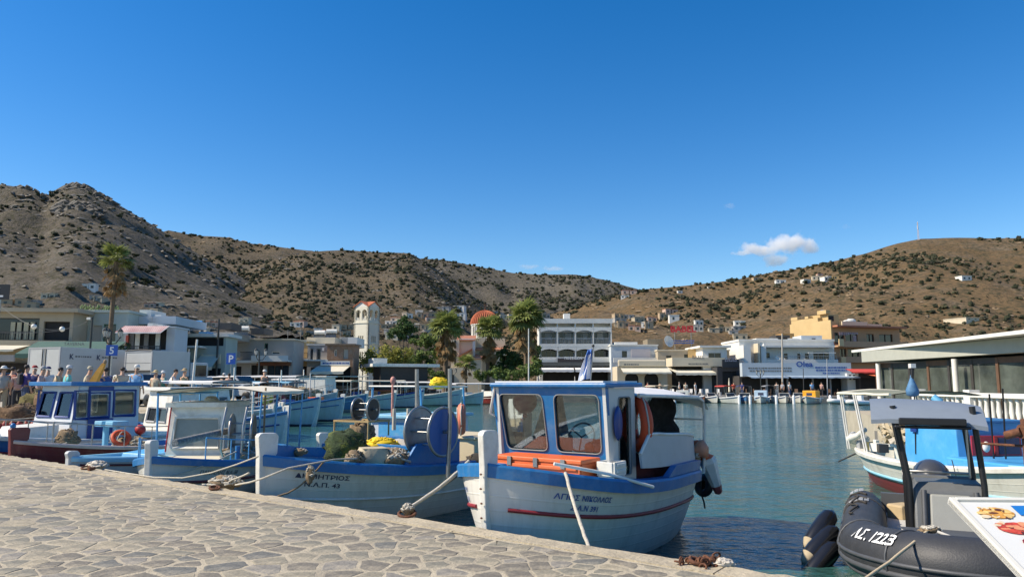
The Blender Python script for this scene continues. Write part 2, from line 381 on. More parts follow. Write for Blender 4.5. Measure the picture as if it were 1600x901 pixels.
# ================================================================ hills
def hillmat(name,c1,c2,c3,rock,fine):
    m=bpy.data.materials.new(name); m.use_nodes=True; t=m.node_tree; b=t.nodes['Principled BSDF']; b.inputs['Roughness'].default_value=.95; b.inputs['Specular IOR Level'].default_value=.1
    tc=t.nodes.new('ShaderNodeTexCoord'); g=tc.outputs['Object']
    def nz(s,d=8,ro=.65,st=None):
        v=g
        if st: mp=t.nodes.new('ShaderNodeMapping'); mp.inputs['Scale'].default_value=st; t.links.new(g,mp.inputs[0]); v=mp.outputs[0]
        n=t.nodes.new('ShaderNodeTexNoise'); n.inputs['Scale'].default_value=s; n.inputs['Detail'].default_value=d; n.inputs['Roughness'].default_value=ro; t.links.new(v,n.inputs['Vector']); return n.outputs[0]
    def ramp(v,a,b_,ca,cb):
        r=t.nodes.new('ShaderNodeValToRGB'); e=r.color_ramp.elements; e[0].position=a; e[1].position=b_; e[0].color=(*ca,1); e[1].color=(*cb,1); t.links.new(v,r.inputs[0]); return r.outputs[0]
    def mix(f,a,b_):
        x=t.nodes.new('ShaderNodeMix'); x.data_type='RGBA'; t.links.new(f,x.inputs['Factor'])
        for s,k in ((a,'A'),(b_,'B')):
            if isinstance(s,tuple): x.inputs[k].default_value=(*s,1)
            else: t.links.new(s,x.inputs[k])
        return x.outputs['Result']
    base=ramp(nz(.012),.38,.62,c1,c2)
    base=mix(ramp(nz(.035,9,.7,(1,1,3)),.5,.66,(0,0,0),(.8,.8,.8)),base,rock)
    base=mix(ramp(nz(.11,5,.6),.52,.64,(0,0,0),(.8,.8,.8)),base,c3)
    base=mix(ramp(nz(fine,4,.6),.50,.60,(0,0,0),(.8,.8,.8)),base,(.065,.062,.035))
    t.links.new(base,b.inputs['Base Color'])
    bp=t.nodes.new('ShaderNodeBump'); bp.inputs['Strength'].default_value=.9; bp.inputs['Distance'].default_value=3.2
    t.links.new(nz(.22,7,.7),bp.inputs['Height']); t.links.new(bp.outputs[0],b.inputs['Normal'])
    return m
HM_L=hillmat('dry_grey_hillside',(.120,.102,.078),(.158,.136,.105),(.088,.080,.060),(.175,.16,.138),.42)
HM_M=hillmat('scrub_hillside',(.120,.092,.060),(.158,.120,.078),(.078,.070,.046),(.17,.145,.115),.35)
HM_R=hillmat('golden_hillside',(.170,.112,.058),(.208,.140,.076),(.100,.080,.046),(.19,.15,.105),.40)
HILLS={}
def interp(pts,x):
    if x<=pts[0][0]: return pts[0][1]
    for (a,b),(c,d) in zip(pts,pts[1:]):
        if x<=c: 
            k=(x-a)/(c-a); return b+(d-b)*k
    return pts[-1][1]
def hill(key,sil,Y0,Y1,mat,amp=6,g=1.0,seed=0,nx=150,ny=64,cliffs=()):
    R_=[(at(px,py,Y1).x,at(px,py,Y1).z) for px,py in sil]
    x0,x1=R_[0][0],R_[-1][0]
    R_=[(x,z_-0.) for x,z_ in R_]
    def z(X,Y):
        t=(Y-Y0)/(Y1-Y0)
        zr=interp(R_,X*Y1/max(Y,1) if t<1 else X)
        if t<=1:
            h=zr*max(t,0)**g
        else: h=zr*(1-(t-1)*1.6)
        k=min(1,max(t,0)*6)*(min(1,abs(1-t)*5+.10))
        p=Vector((X*.012+seed,Y*.008,seed))
        n=noise.fractal(p,1.0,2.1,5)*amp
        n-=amp*.9*(1-abs(noise.noise(Vector((X*.014+seed*3,Y*.004,1)))))**3
        n+=amp*.22*noise.fractal(Vector((X*.07,Y*.06,seed)),1,2,3)
        h+=n*k
        for cx,cy,cw,ch,ca in cliffs:   # rock steps
            dx=(X-cx)/cw
            if abs(dx)<1: 
                s=(t-cy)/ch; h+=ca*(1/(1+math.exp(-s*9))-.5)*(1-dx*dx)*math.exp(-s*s*.35)
        return h
    vs=[];nyy=ny+8
    for j in range(nyy+1):
        t=j/ny; Y=Y0+(Y1-Y0)*t
        for i in range(nx+1):
            X=x0+(x1-x0)*i/nx; vs.append((X,Y,z(X,Y)))
    w=nx+1
    fs=[(j*w+i,j*w+i+1,(j+1)*w+i+1,(j+1)*w+i) for j in range(nyy) for i in range(nx)]
    MB().add(vs,fs,0,True).build('hill',mat,kind='structure')
    HILLS[key]=(z,x0,x1,Y0,Y1)
hill('D',[(560,425),(660,403),(700,407),(750,416),(800,426),(850,429),(900,428),(950,438),(1000,452),(1060,470),(1120,500)],560,1150,HM_L,9,1,4,90,50)
hill('B',[(60,440),(180,390),(262,359),(300,367),(350,370),(400,381),(450,388),(490,392),(560,420),(640,470),(720,520)],420,1000,HM_M,9,1,2,90,50)
hill('C',[(250,480),(330,440),(430,405),(480,393),(540,390),(600,394),(640,395),(665,408),(700,432),(740,462),(790,500),(850,540)],260,720,HM_M,7,1,3,110,60)
hill('A',[(-420,330),(-200,292),(-60,286),(0,287),(40,293),(66,304),(76,308),(84,299),(100,290),(122,287),(140,293),(152,301),(200,328),(250,358),(290,384),(330,408),(380,434),(450,470),(520,502),(620,545)],190,640,HM_L,7,1,1,200,90,
     cliffs=[(at(115,0,640).x,.86,26,.05,14),(at(105,0,640).x*.78,.62,26,.035,12),(at(60,0,640).x*.8,.72,60,.05,6)])
hill('E',[(760,520),(860,490),(940,466),(1000,452),(1050,448),(1150,437),(1200,426),(1250,419),(1300,408),(1350,396),(1400,380),(1440,372),(1500,371),(1560,372),(1600,371),(1700,362),(1900,380),(2200,420)],230,620,HM_R,6,1,5,190,80)
def hp(key,px,t):
    z,x0,x1,Y0,Y1=HILLS[key]; Y=Y0+(Y1-Y0)*t; X=(px-800)/F*Y*1.0
    return Vector((X,Y,z(X,Y)))
# ================================================================ buildings
FRM={'w':WHITE,'d':M('dark_frame',(.05,.045,.04),.5,.2),'b':M('brown_frame',(.13,.07,.04),.6,.2),'g':M('grey_frame',(.3,.31,.31),.6,.1),'n':M('green_frame',(.03,.13,.09),.6,.2)}
CURT=M('curtain',(.42,.40,.35),.9,.2,5,stretch=(9,9,.3))
class Bld:
    """front wall in the local x-z plane at y=0, body behind it (+y)"""
    def __init__(s,name,label,cat,px0,px1,pyt,Y,depth,wall,rz=0,base=QZ,holes=(),roof=None,over=.25,slab=.22,group=None,side_l=(),thick=.22):
        s.rz=rz; u0=ray(px0,560); s.o=Vector((u0.x/u0.y*Y,Y,base)); s.Y=Y
        s.c,s.s_=cos(rz),sin(rz); s.w=s.lx(px1); s.h=PZ(pyt,Y)-base; s.d=depth
        s.root=empty(name,s.o,rz,label,cat,group); s.wall=wall
        H=[]
        for h in holes:
            x0,z1=s.L(h[0],h[2]); x1,_=s.L(h[1],h[2]); _,z0=s.L(h[0],h[3])
            H.append((max(x0,.02),min(x1,s.w-.02),max(z0,0.),min(z1,s.h-.02),h[4] if len(h)>4 else 'w'))
        s.facade(H,roof,over,slab,thick)
    def lx(s,px):
        r=ray(px,560); u=r.x/r.y; return (u*s.o.y-s.o.x)/(s.c-u*s.s_)
    def L(s,px,py):
        x=s.lx(px); Y=s.o.y+x*s.s_; return x,PZ(py,Y)-s.o.z
    def facade(s,H,roof,over,slab,thick):
        w,h,d=s.w,s.h,s.d; mb=MB()
        xs=sorted({0,w,*[a[0] for a in H],*[a[1] for a in H]}); zs=sorted({0,h,*[a[2] for a in H],*[a[3] for a in H]})
        for xa,xb in zip(xs,xs[1:]):
            for za,zb in zip(zs,zs[1:]):
                cx,cz=(xa+xb)/2,(za+zb)/2
                if not any(a[0]<cx<a[1] and a[2]<cz<a[3] for a in H): mb.add([(xa,0,za),(xb,0,za),(xb,0,zb),(xa,0,zb)],[(0,1,2,3)])
        for x0,x1,z0,z1,k in H:
            t=thick
            mb.add([(x0,0,z0),(x1,0,z0),(x1,0,z1),(x0,0,z1),(x0,t,z0),(x1,t,z0),(x1,t,z1),(x0,t,z1)],[(0,4,5,1),(1,5,6,2),(2,6,7,3),(3,7,4,0)])
        mb.add([(0,0,0),(w,0,0),(w,d,0),(0,d,0),(0,0,h),(w,0,h),(w,d,h),(0,d,h)],[(1,2,6,5),(2,3,7,6),(3,0,4,7),(4,5,6,7)])
        mb.build('wall',s.wall,s.root)
        if roof: MB().b2((-over,-over,h+.004),(w+over,d+over,h+slab)).build('roof',roof,s.root)
        for x0,x1,z0,z1,k in H:
            t=thick
            if k=='o':   # open: a near black back panel stands in for the unlit room
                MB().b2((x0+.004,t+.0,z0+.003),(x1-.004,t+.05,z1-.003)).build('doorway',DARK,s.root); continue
            if k=='c':   # drawn curtain
                f=MB().b2((x0,t-.03,z0),(x1,t,z1)).build('window',CURT,s.root); continue
            fm=FRM.get(k[0],WHITE); b=.07; f=MB()
            for a in ((x0,x0+b,z0,z1),(x1-b,x1,z0,z1),(x0+b,x1-b,z1-b,z1),(x0+b,x1-b,z0,z0+b)): f.b2((a[0],t-.1,a[2]),(a[1],t-.03,a[3]))
            nm=2 if x1-x0<2 else 3
            if x1-x0>.9:
                for i in range(1,nm): 
                    xx=x0+(x1-x0)*i/nm; f.b2((xx-.03,t-.09,z0+b),(xx+.03,t-.035,z1-b))
            f=f.build('window',fm,s.root)
            MB().b2((x0+.01,t-.06,z0+.01),(x1-.01,t-.05,z1-.01)).build('pane',DGLASS,f)
    def box(s,name,px0,px1,py0,py1,y0,y1,mat,bevel=0):
        """a block spanning the given picture box on the front plane, from depth y0 to y1"""
        x0,z1=s.L(px0,py0); x1,_=s.L(px1,py0); _,z0=s.L(px0,py1)
        return MB().b2((x0,y0,z0),(x1,y1,z1)).build(name,mat,s.root,bevel)
    def rail(s,px0,px1,py0,py1,y,mat,n=12,depth=0,name='balcony_rail'):
        x0,z1=s.L(px0,py0); x1,_=s.L(px1,py0); _,z0=s.L(px0,py1); mb=MB()
        mb.b2((x0,y-.03,z1-.05),(x1,y+.03,z1)); mb.b2((x0,y-.02,z0),(x1,y+.02,z0+.04))
        for i in range(n+1):
            x=x0+(x1-x0)*i/n; mb.b2((x-.015,y-.012,z0),(x+.015,y+.012,z1))
        return mb.build(name,mat,s.root)
    def awning(s,px0,px1,py0,py1,out,mat,drop=.18,name='awning',slant=0):
        """fabric sloping from the wall (py0) out to the front bar (py1)"""
        x0,z1=s.L(px0,py0); x1,_=s.L(px1,py0); 
        Yf=s.o.y-out; z0=PZ(py1,Yf)-s.o.z; k=Yf/s.o.y
        n=max(4,int((x1-x0)/.5)); R1=[];R0=[]
        mb=MB(); a=[(x0+(x1-x0)*i/n,-.02,z1) for i in range(n+1)]; b=[(x0+(x1-x0)*i/n+slant,-out,z0+rnd(-.015,.015)) for i in range(n+1)]; c=[(p[0],p[1]-.005,p[2]-drop-(.05 if i%2 else 0)) for i,p in enumerate(b)]
        bk=[(p[0],p[1],p[2]-.03) for p in a]; bb=[(p[0],p[1]+.02,p[2]-.03) for p in b]
        mb.loft([bk,a,b,c],0,False,False,False); mb.loft([bb,bk],0,False,False,False)
        return mb.build(name,mat,s.root)
    def text(s,t,px,py,hpx,mat,y=-.03,bold=.015,sx=1,name='lettering',parent=None):
        x,z=s.L(px,py); size=hpx/F*s.o.y/.72
        o=text_mb(t,size,bold,fn=lambda a,b:(x+a*sx,y,z+b)).build(name,mat,parent or s.root); return o
    def print_(s,px,py,wpx,rows,hpx,mat,y,name='small_print',seed=1):
        """lines of print too small to read"""
        r=random.Random(seed); mb=MB(); 
        for k in range(rows):
            x=px-wpx/2+r.uniform(0,wpx*.05)
            while x<px+wpx/2:
                l=r.uniform(1.2,4)
                a=s.L(x,py+k*hpx*1.8); b=s.L(min(x+l,px+wpx/2+1),py+k*hpx*1.8+hpx)
                mb.add([(a[0],y,b[1]),(b[0],y,b[1]),(b[0],y,a[1]),(a[0],y,a[1])],[(0,1,2,3)]); x+=l+r.uniform(.5,.9)
        return mb.build(name,mat,s.root)
BEIGE=M('beige_render',(.42,.36,.26),.85,.08,.6,.2,8,dirt=(.27,.23,.17),damt=.4,dsc=.4)
PGREEN=M('pale_green_render',(.40,.45,.40),.85,.07,.6,.2,8,dirt=(.3,.32,.28),damt=.4,dsc=.4)
PBLUE=M('pale_blue_render',(.50,.55,.58),.85,.06,.6,.2,8,dirt=(.34,.36,.37),damt=.35,dsc=.4)
GREYR=M('grey_render',(.38,.36,.33),.85,.08,.6,.2,8,dirt=(.25,.23,.2),damt=.4,dsc=.4)
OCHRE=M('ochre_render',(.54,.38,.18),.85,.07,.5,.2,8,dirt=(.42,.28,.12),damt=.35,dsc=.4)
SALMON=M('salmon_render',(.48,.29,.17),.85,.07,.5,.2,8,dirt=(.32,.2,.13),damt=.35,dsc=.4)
BRICK=M('raw_brick_wall',(.30,.17,.10),.9,.2,5,.4,16,dirt=(.35,.3,.25),damt=.6)
TILE=M('red_roof_tile',(.44,.12,.05),.8,.2,5,.4,14)
TILED=M('faded_roof_tile',(.40,.16,.09),.85,.2,4,.4,14)
GCANV=M('dark_green_canvas',(.055,.12,.095),.85,.1,2,.2,6)
BCANV=M('pale_blue_canvas',(.34,.43,.52),.85,.06,2,.2,6)
REDC=M('red_canvas',(.55,.06,.04),.85,.1,2)
ORC=M('orange_canvas',(.75,.16,.05),.85,.1,2)
INK=M('dark_print',(.03,.04,.08),.7,.2); INKB=M('blue_print',(.03,.09,.30),.7,.2); INKW=M('white_print',(.78,.78,.76),.7,.05); INKR=M('red_sign_letter',(.55,.035,.035),.5,.1); INKG=M('grey_print',(.16,.16,.15),.7,.2)

# --- far left
b=Bld('beige_building','beige two storey building with wide dark balcony bays at far left','building',-60,110,487,55,9,BEIGE,rz=.10,holes=[(-50,57,496,532,'d'),(64,105,502,532,'o')],roof=BEIGE,over=.5,slab=.3)
b.box('balcony_slab',-60,111,532,539,-1.0,-.02,BEIGE); b.rail(-50,57,518,532,-.9,FRM['d'],26)
for px in (12,22,33,43): b.box('shutter',px,px+7,503,530,.02,.06,M('cream_shutter',(.5,.45,.3),.8,.1))
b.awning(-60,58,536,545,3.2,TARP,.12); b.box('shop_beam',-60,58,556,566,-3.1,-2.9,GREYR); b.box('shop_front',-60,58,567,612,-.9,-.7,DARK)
b=Bld('pale_building','pale grey green flat roofed building with cactus pots on its roof','building',110,195,488,58,9,PGREEN,rz=.05,holes=[(117,133,508,533,'n'),(138,156,508,540,'c'),(158,178,506,540,'n')],roof=PGREEN,over=.15,slab=.2)
b.box('parapet',185,255,490,503,2.0,9,PBLUE); b.box('roof_box',186,205,478,490,3,6,WHITE2); b.box('roof_box',212,222,486,494,3,6,WHITE2)
r=b.root
pot=MB(); 
for px in range(120,180,4):
    x,z=b.L(px,487); x+=rnd(-.05,.05); hh=rnd(.35,.6)
    for k in range(5): pot.ball((x+rnd(-.12,.12),.25+rnd(-.1,.1),z+rnd(.05,hh)),(.07,.03,.12),6,4)
pot.build('roof_cactus',M('cactus_green',(.16,.22,.08),.7,.25,6),r,kind='stuff')
b=Bld('red_awning_building','narrow grey building with dark upper balcony under a red striped awning','building',192,271,512,57,2.5,PBLUE,rz=.04,holes=[(197,258,514,546,'o')],roof=PBLUE,over=.1,slab=.12)
aw=b.awning(192,262,509,519,1.5,WTARP,.05)
x0,z1=b.L(192,509); x1,_=b.L(262,509); zf=PZ(519,b.o.y-1.5)-b.o.z; n=46
mb=MB()
for i in range(n):
    if i%2==0:
        xa=x0+(x1-x0)*i/n; xb=x0+(x1-x0)*(i+1)/n; mb.add([(xa,-.02,z1+.008),(xb,-.02,z1+.008),(xb,-1.5,zf+.018),(xa,-1.5,zf+.018)],[(3,2,1,0)])
mb.build('awning_stripe',M('faded_red_stripe',(.46,.16,.14),.85,.1,2),aw)
b.box('balcony_slab',190,262,549,553,-1.2,-.02,GREYR); b.rail(190,260,541,549,-1.15,FRM['d'],34)
pl=MB(); 
for i in range(90):
    x,z=b.L(rnd(190,215),rnd(538,549)); a=rnd(0,6.28); d=.14
    pl.add([(x-d*cos(a),-1.25+rnd(-.15,.1),z-d*sin(a)),(x+d*cos(a),-1.2,z+d*sin(a)),(x+d*sin(a),-1.3,z+d*cos(a)+.05)],[(0,1,2)])
pl.build('balcony_plants',M('pot_plant_green',(.04,.07,.03),.8,.3),b.root,kind='stuff')
for px in (199,208,222,240): b.box('door_panel',px,px+7,518,545,.12,.18,WHITE if px in(208,240) else M('grey_door',(.2,.2,.2),.6))
b.box('wall_figure',195.5,199,524,540,-.12,.05,M('red_ornament',(.45,.09,.06),.7,.2))
b.box('roof_box',218,226,503,509,1,2.5,WHITE2); b.box('roof_box',234,242,505,510,1,2.5,WHITE2)
b=Bld('green_awning_shop','low shopfront behind the trucks under a long dark green awning','shop',58,196,548,50,2.5,GREYR,rz=.04,holes=[(150,162,575,600,'d'),(168,186,572,612,'o')])
b.awning(58,196,533,552,2.4,GCANV,.25); b.text('TAVERNA',130,541,5,INKG,y=-1.25,bold=.01)
b.box('air_unit',178,190,572,582,-.5,-.05,GREYT)
b=Bld('mint_building','mint green building with a long thin white balcony slab','building',268,352,526,66,3,PGREEN,rz=.03,holes=[(272,348,527,540,'o'),(276,286,549,560,'w'),(300,318,562,602,'o'),(326,346,575,602,'d')],roof=WHITE2,over=.3,slab=.28)
b.box('balcony_slab',262,322,541,544,-1.6,-.02,WHITE2); b.box('wall_lamp',270,283,540,543,-1.9,-1.62,WHITE)
b.awning(315,345,553,572,2,TARP,.3); b.box('shop_sign',316,346,554,568,-.3,-.1,M('cream_sign',(.62,.57,.42),.7,.06)); 
b.box('roof_terrace_wall',296,345,515,527,3,8,GREYR); b.box('water_tank_frame',298,312,516,520,1.5,3,M('blue_tank',(.05,.25,.55),.5,.1))
MB().tube([(b.L(343,570)[0],-.6,0),(b.L(343,570)[0],-.6,b.L(343,499)[1])],.09,6).build('chimney_pipe',FRM['d'],b.root)
b.box('dark_shed',320,340,500,511,3,6,FRM['d']); b.box('dark_shed',362,384,506,516,5,8,FRM['d'])
b=Bld('taverna_building','grey brown building with curved balcony rail and oval sign','building',338,458,531,74,4,GREYR,rz=.02,holes=[(352,360,540,554,'d'),(412,418,536,552,'n'),(424,437,549,553,'w'),(366,378,572,604,'o'),(393,412,570,604,'o'),(418,452,569,590,'b')],roof=CREAM,over=.2,slab=.14)
b.box('balcony_slab',344,408,563,567,-1.3,-.02,WHITE2); b.box('balcony_front',400,456,556,563,-1.5,-1.35,WHITE2); b.box('balcony_slab',402,456,563,565,-1.5,-.02,WHITE2)
b.rail(352,400,550,563,-1.25,FRM['d'],28); b.box('oval_sign',368,382,550,559,-1.4,-1.28,GREYT,.1)
b.box('white_chimney',338,352,549,566,-1.5,-.4,WHITE2); b.box('chimney_cap',341,347,531,549,-1.2,-.9,WHITE2)
mb=MB()
for k in (-1,1): mb.tube([b.L(420,543)[:1]+(-.3,b.L(420,534)[1]),b.L(420,543)[:1]+(-.3,b.L(420,552)[1])],.04)
b.box('shop_fascia',404,456,566,571,-.6,-.1,BWOOD)
b=Bld('ochre_building','small ochre fronted building between grey neighbours left of the tower','building',455,482,533,80,8,OCHRE,rz=.0,holes=[(458,466,556,566,'o'),(462,480,572,600,'o')],roof=CREAM,over=.1,slab=.15)
b.rail(458,484,551,560,-1.0,FRM['b'],12); b.box('balcony_slab',456,486,560,562,-1.1,-.02,GREYR)
b=Bld('stone_building','grey stone building with two shutters beside the ochre one','building',480,514,539,79,4,GREYR,rz=0,holes=[(484,489,544,562,'g'),(494,501,544,562,'g'),(486,510,574,602,'o')],roof=WHITE2,over=.1,slab=.12)
b.box('balcony_slab',479,516,562,564,-1.1,-.02,WHITE2); b.box('roof_box',466,512,524,534,3,7,CREAM)
for px in (506,): b.box('satellite_dish',px-1.5,px+1.5,543,548,-.4,-.3,WHITE)
b=Bld('brick_building','bare brown brick building directly left of the bell tower','building',511,552,539,78,3,BRICK,rz=.0,holes=[(522,526,546,556,'w'),(536,544,545,560,'c'),(514,548,572,602,'o')],roof=M('brown_slab',(.2,.15,.11),.9,.2),over=.2,slab=.15)
b.awning(498,548,571,580,3.2,TARP,.25); b.box('shop_sign',503,548,564,571,-.5,-.3,WHITE2); b.box('roof_box',536,551,525,540,2,6,WHITE2); b.box('roof_shed',505,528,520,533,7,12,GREYR)
b.print_(526,566,40,1,2.5,INKB,-.505)
# rooftop clutter left of the tower: tanks and aerials
for k,(px,py,Y) in enumerate([(238,494,60),(450,515,84),(470,512,86),(532,515,84),(405,520,82),(520,520,86)]):
    p=at(px,py,Y); 
    a=MB().tube([(0,0,-1.6),(0,0,0)],.02,5); 
    for i in range(5): a.tube([(-.35+.03*i,0,-.1-.12*i),(.35-.03*i,0,-.1-.12*i)],.012,4)
    a.build('roof_aerial',FRM['g'],label=['thin aerial on the roof above the red striped awning','thin aerial above the ochre building, left of its pair','thin aerial just right of the one above the ochre building','thin aerial on the roof next to the bell tower','thin aerial behind the taverna with curved balcony','thin aerial behind the bare brick building'][k],cat='aerial',group='roof aerials',loc=p,rz=rnd(0,2))
for k,(px,py,Y,c) in enumerate([(305,514,70,0),(500,527,84,1),(518,525,86,1),(380,521,80,1)]):
    p=at(px,py,Y); e=empty('water_heater',p,rnd(-.3,.3),['blue water tank on the mint green roof','solar water heater on the stone building roof','solar water heater behind the brick building','dish and heater on the taverna roof'][k],'water heater')
    MB().tube([(-.6,0,.55),(.6,0,.55)],.28,10).build('tank',[M('blue_tank',(0,0,0)),WHITE][c],e); mb=MB().add([(-.6,-.9,-.2),(.6,-.9,-.2),(.6,0,.4),(-.6,0,.4)],[(0,1,2,3)]); mb.build('panel',DGLASS,e)
    MB().tube([(-.5,0,-.8),(-.5,0,.5)],.03).tube([(.5,0,-.8),(.5,0,.5)],.03).build('stand',FRM['g'],e)
# --- bell tower
Y=105; x0,x1=PX(552,Y),PX(592,Y); e=empty('bell_tower',((x0+x1)/2-.45,Y+1.8,QZ),-.50,'cream church bell tower with arched belfry and red tiled gables','bell tower')
wd=2.6; hb=PZ(503,Y)-QZ; ht=PZ(478,Y)-QZ; TW=M('tower_cream',(.66,.62,.50),.8,.05,.5,.15,6,dirt=(.45,.4,.3),damt=.25,dsc=.3); h=wd/2
def wall_holes(mb,w,z0,z1,H,t,T,arch=False):
    xs=sorted({-w/2,w/2,*[a[0] for a in H],*[a[1] for a in H]}); zs=sorted({z0,z1,*[a[2] for a in H],*[a[3] for a in H]})
    for xa,xb in zip(xs,xs[1:]):
        for za,zb in zip(zs,zs[1:]):
            cx,cz=(xa+xb)/2,(za+zb)/2
            if not any(a[0]<cx<a[1] and a[2]<cz<a[3] for a in H):
                mb.add([(xa,0,za),(xb,0,za),(xb,0,zb),(xa,0,zb),(xa,t,za),(xb,t,za),(xb,t,zb),(xa,t,zb)],[(0,1,2,3),(7,6,5,4),(0,4,5,1),(1,5,6,2),(2,6,7,3),(3,7,4,0)],0,False,T)
    if arch:
        for a in H:
            xm=(a[0]+a[1])/2; r=(a[1]-a[0])/2; z=a[3]
            for s in (-1,1):
                P=[(xm+s*r,0,z)]+[(xm+s*r*cos(w_),0,z-r+r*sin(w_)) for w_ in [i*pi/2/6 for i in range(7)]]
                n=len(P); mb.add(P+[(p[0],t,p[2]) for p in P],[tuple(range(n)),tuple(range(2*n-1,n-1,-1))]+[(i,i+n,(i+1)%n+n,(i+1)%n) for i in range(n)],0,False,T)
mb=MB()
for k in range(4):
    T=Matrix.Rotation(k*pi/2,4,'Z')@Matrix.Translation((0,-h,0))
    zz=lambda py: PZ(py,Y)-QZ
    H=[(-.48+.36*i,-.24+.36*i,zz(534)+0,zz(524)) for i in range(3)]+[(-.48+.36*i,-.24+.36*i,zz(560),zz(549)) for i in range(3)]
    wall_holes(mb,wd,0,hb,H,.3,T)
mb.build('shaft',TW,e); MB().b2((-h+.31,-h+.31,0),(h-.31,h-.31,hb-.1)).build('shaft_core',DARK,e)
cb=MB()
for py in (503,536): z=PZ(py,Y)-QZ; cb.b2((-h-.1,-h-.1,z-.12),(h+.1,h+.1,z))
cb.build('cornice',TW,e)
mb=MB(); H=[(-1.0,-.12,hb+.35,ht-.45),(.12,1.0,hb+.35,ht-.45)]
for k in range(4): wall_holes(mb,wd,hb,ht,H,.28,Matrix.Rotation(k*pi/2,4,'Z')@Matrix.Translation((0,-h,0)),True)
mb.build('belfry',TW,e)
rl=MB()
for k in range(4):
    T=Matrix.Rotation(k*pi/2,4,'Z')@Matrix.Translation((0,-h+.1,0))
    for i in range(9): rl.box((-.95+i*.24,0,hb+.55),(.06,.06,.42),0,0,T)
rl.build('belfry_railing',WHITE,e)
MB().lathe([(.0,.75),(.12,.72),(.2,.5),(.26,.2),(.36,0)],12,0,Matrix.Translation((0,0,hb+1.1))).build('bell',M('bronze_bell',(.2,.13,.06),.4,.2,metal=.8),e)
g=MB(); rf=MB(); pk=ht+.75
for k in range(4):
    T=Matrix.Rotation(k*pi/2,4,'Z')
    g.add([(-h-.12,-h,ht),(h+.12,-h,ht),(0,-h,pk),(-h-.12,-h+.25,ht),(h+.12,-h+.25,ht),(0,-h+.25,pk)],[(0,1,2),(5,4,3),(0,3,4,1),(1,4,5,2),(2,5,3,0)],0,False,T)
    for sx in (-1,1):
        a=[(sx*(h+.2),-h-.18,ht-.02),(0,-h-.18,pk+.06),(0,0,pk+.06+.0)]
        rf.add(a+[(p[0],p[1],p[2]-.1) for p in a],[(0,1,2) if sx<0 else (2,1,0),(3,5,4) if sx<0 else (3,4,5),(0,3,4,1)],0,False,T)
g.build('gable',WHITE2,e); rf.build('roof',TILE,e)
# --- church
Y=112; e=empty('church',(PX(752,Y),Y+6,QZ),0,'cream church with red tiled dome and arched drum behind the palms','church')
CH=M('church_cream',(.66,.55,.38),.8,.05,.4,.15,6,dirt=(.48,.4,.28),damt=.3,dsc=.3)
zz=lambda py: PZ(py,Y+4)-QZ
X=lambda px: PX(px,Y)-PX(752,Y)
mb=MB(); hz=zz(525)
mb.b2((X(703),-4.5,0),(X(716),-2.2,zz(532))); mb.b2((X(716),-4,0),(X(740),2,zz(530))); mb.b2((X(722),-2,0),(X(790),10,zz(545))); mb.b2((X(716),0,0),(X(788),5,zz(527)))
mb.b2((X(735),-6,0),(X(752),-2,zz(560))); mb.b2((X(703),-6.0,0),(X(735),-4,zz(575)))
mb.build('wall',CH,e)
MB().b2((X(708),-4.62,zz(545)),(X(710.5),-4.4,zz(533))).b2((X(708),-4.62,zz(570)),(X(711),-4.4,zz(551))).b2((X(755),-2.1,zz(560)),(X(759),-1.9,zz(548))).b2((X(706),-6.1,.1),(X(709),-5.9,zz(586))).build('window',DGLASS,e)
MB().b2((X(737),-4.2,0),(X(741),-3.9,zz(533))).b2((X(716),-4.2,zz(532)),(X(740),-3.9,zz(530))).build('pilaster',WHITE2,e)
rf=MB()
def roof_wedge(mb,xa,xb,y0,y1,za,zb): 
    mb.add([(xa,y0,za),(xb,y0,za),(xb,y1,zb),(xa,y1,zb),(xa,y0,za-.12),(xb,y0,za-.12),(xb,y1,zb-.12),(xa,y1,zb-.12)],[(0,1,2,3),(7,6,5,4),(0,4,5,1),(1,5,6,2),(3,2,6,7),(3,7,4,0)])
roof_wedge(rf,X(711),X(741),-4.4,-.5,zz(532),zz(523)); roof_wedge(rf,X(717),X(792),-2.4,2,zz(546),zz(538)); roof_wedge(rf,X(734),X(756),-6.2,-2.2,zz(561),zz(553))
rf.add([(X(716),-6.3,zz(557)),(X(737),-6.3,zz(546)),(X(737),-1.8,zz(546)),(X(716),-1.8,zz(557)),(X(716),-6.3,zz(558.5)),(X(737),-6.3,zz(547.5)),(X(737),-1.8,zz(547.5)),(X(716),-1.8,zz(558.5))],[(0,1,2,3),(0,4,5,1),(1,5,6,2),(3,7,4,0),(7,6,5,4)])
rf.build('roof',TILED,e)
rad=(PX(776,Y+4)-PX(731,Y+4))/2; cxx=X(754); dz=zz(521); dt=zz(503); D=MB(); W_=MB(); n=12
for k in range(n):
    a=2*pi*k/n; T=Matrix.Translation((cxx,3,0))@Matrix.Rotation(a,4,'Z')@Matrix.Translation((0,-rad*.93,0))
    wq=2*rad*.93*math.tan(pi/n); wall_holes(D,wq,dz-1.2,dt,[(-.3,.3,dz-.1,dt-.35)],.25,T,True)
    D.tube([(wq/2,-.05,dz-.6),(wq/2,-.05,dt)],.09,6,0,True,T)
D.lathe([(rad*1.0,dt-.18),(rad*1.06,dt),(rad*.5,dt+.05)],24,0,Matrix.Translation((cxx,3,0)))
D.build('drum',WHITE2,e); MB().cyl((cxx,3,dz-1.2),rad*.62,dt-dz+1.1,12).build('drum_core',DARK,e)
D=MB(); T=Matrix.Translation((cxx,3,dt)); hd=zz(480)-dt
for k in range(36):
    a=2*pi*k/36
    D.tube([(cos(a)*rad*1.03*cos(w),sin(a)*rad*1.03*cos(w),hd*sin(w)) for w in [i*pi/2/9*.97 for i in range(10)]],[.13*cos(i*pi/2/9*.97)+.01 for i in range(10)],5,0,False,T)
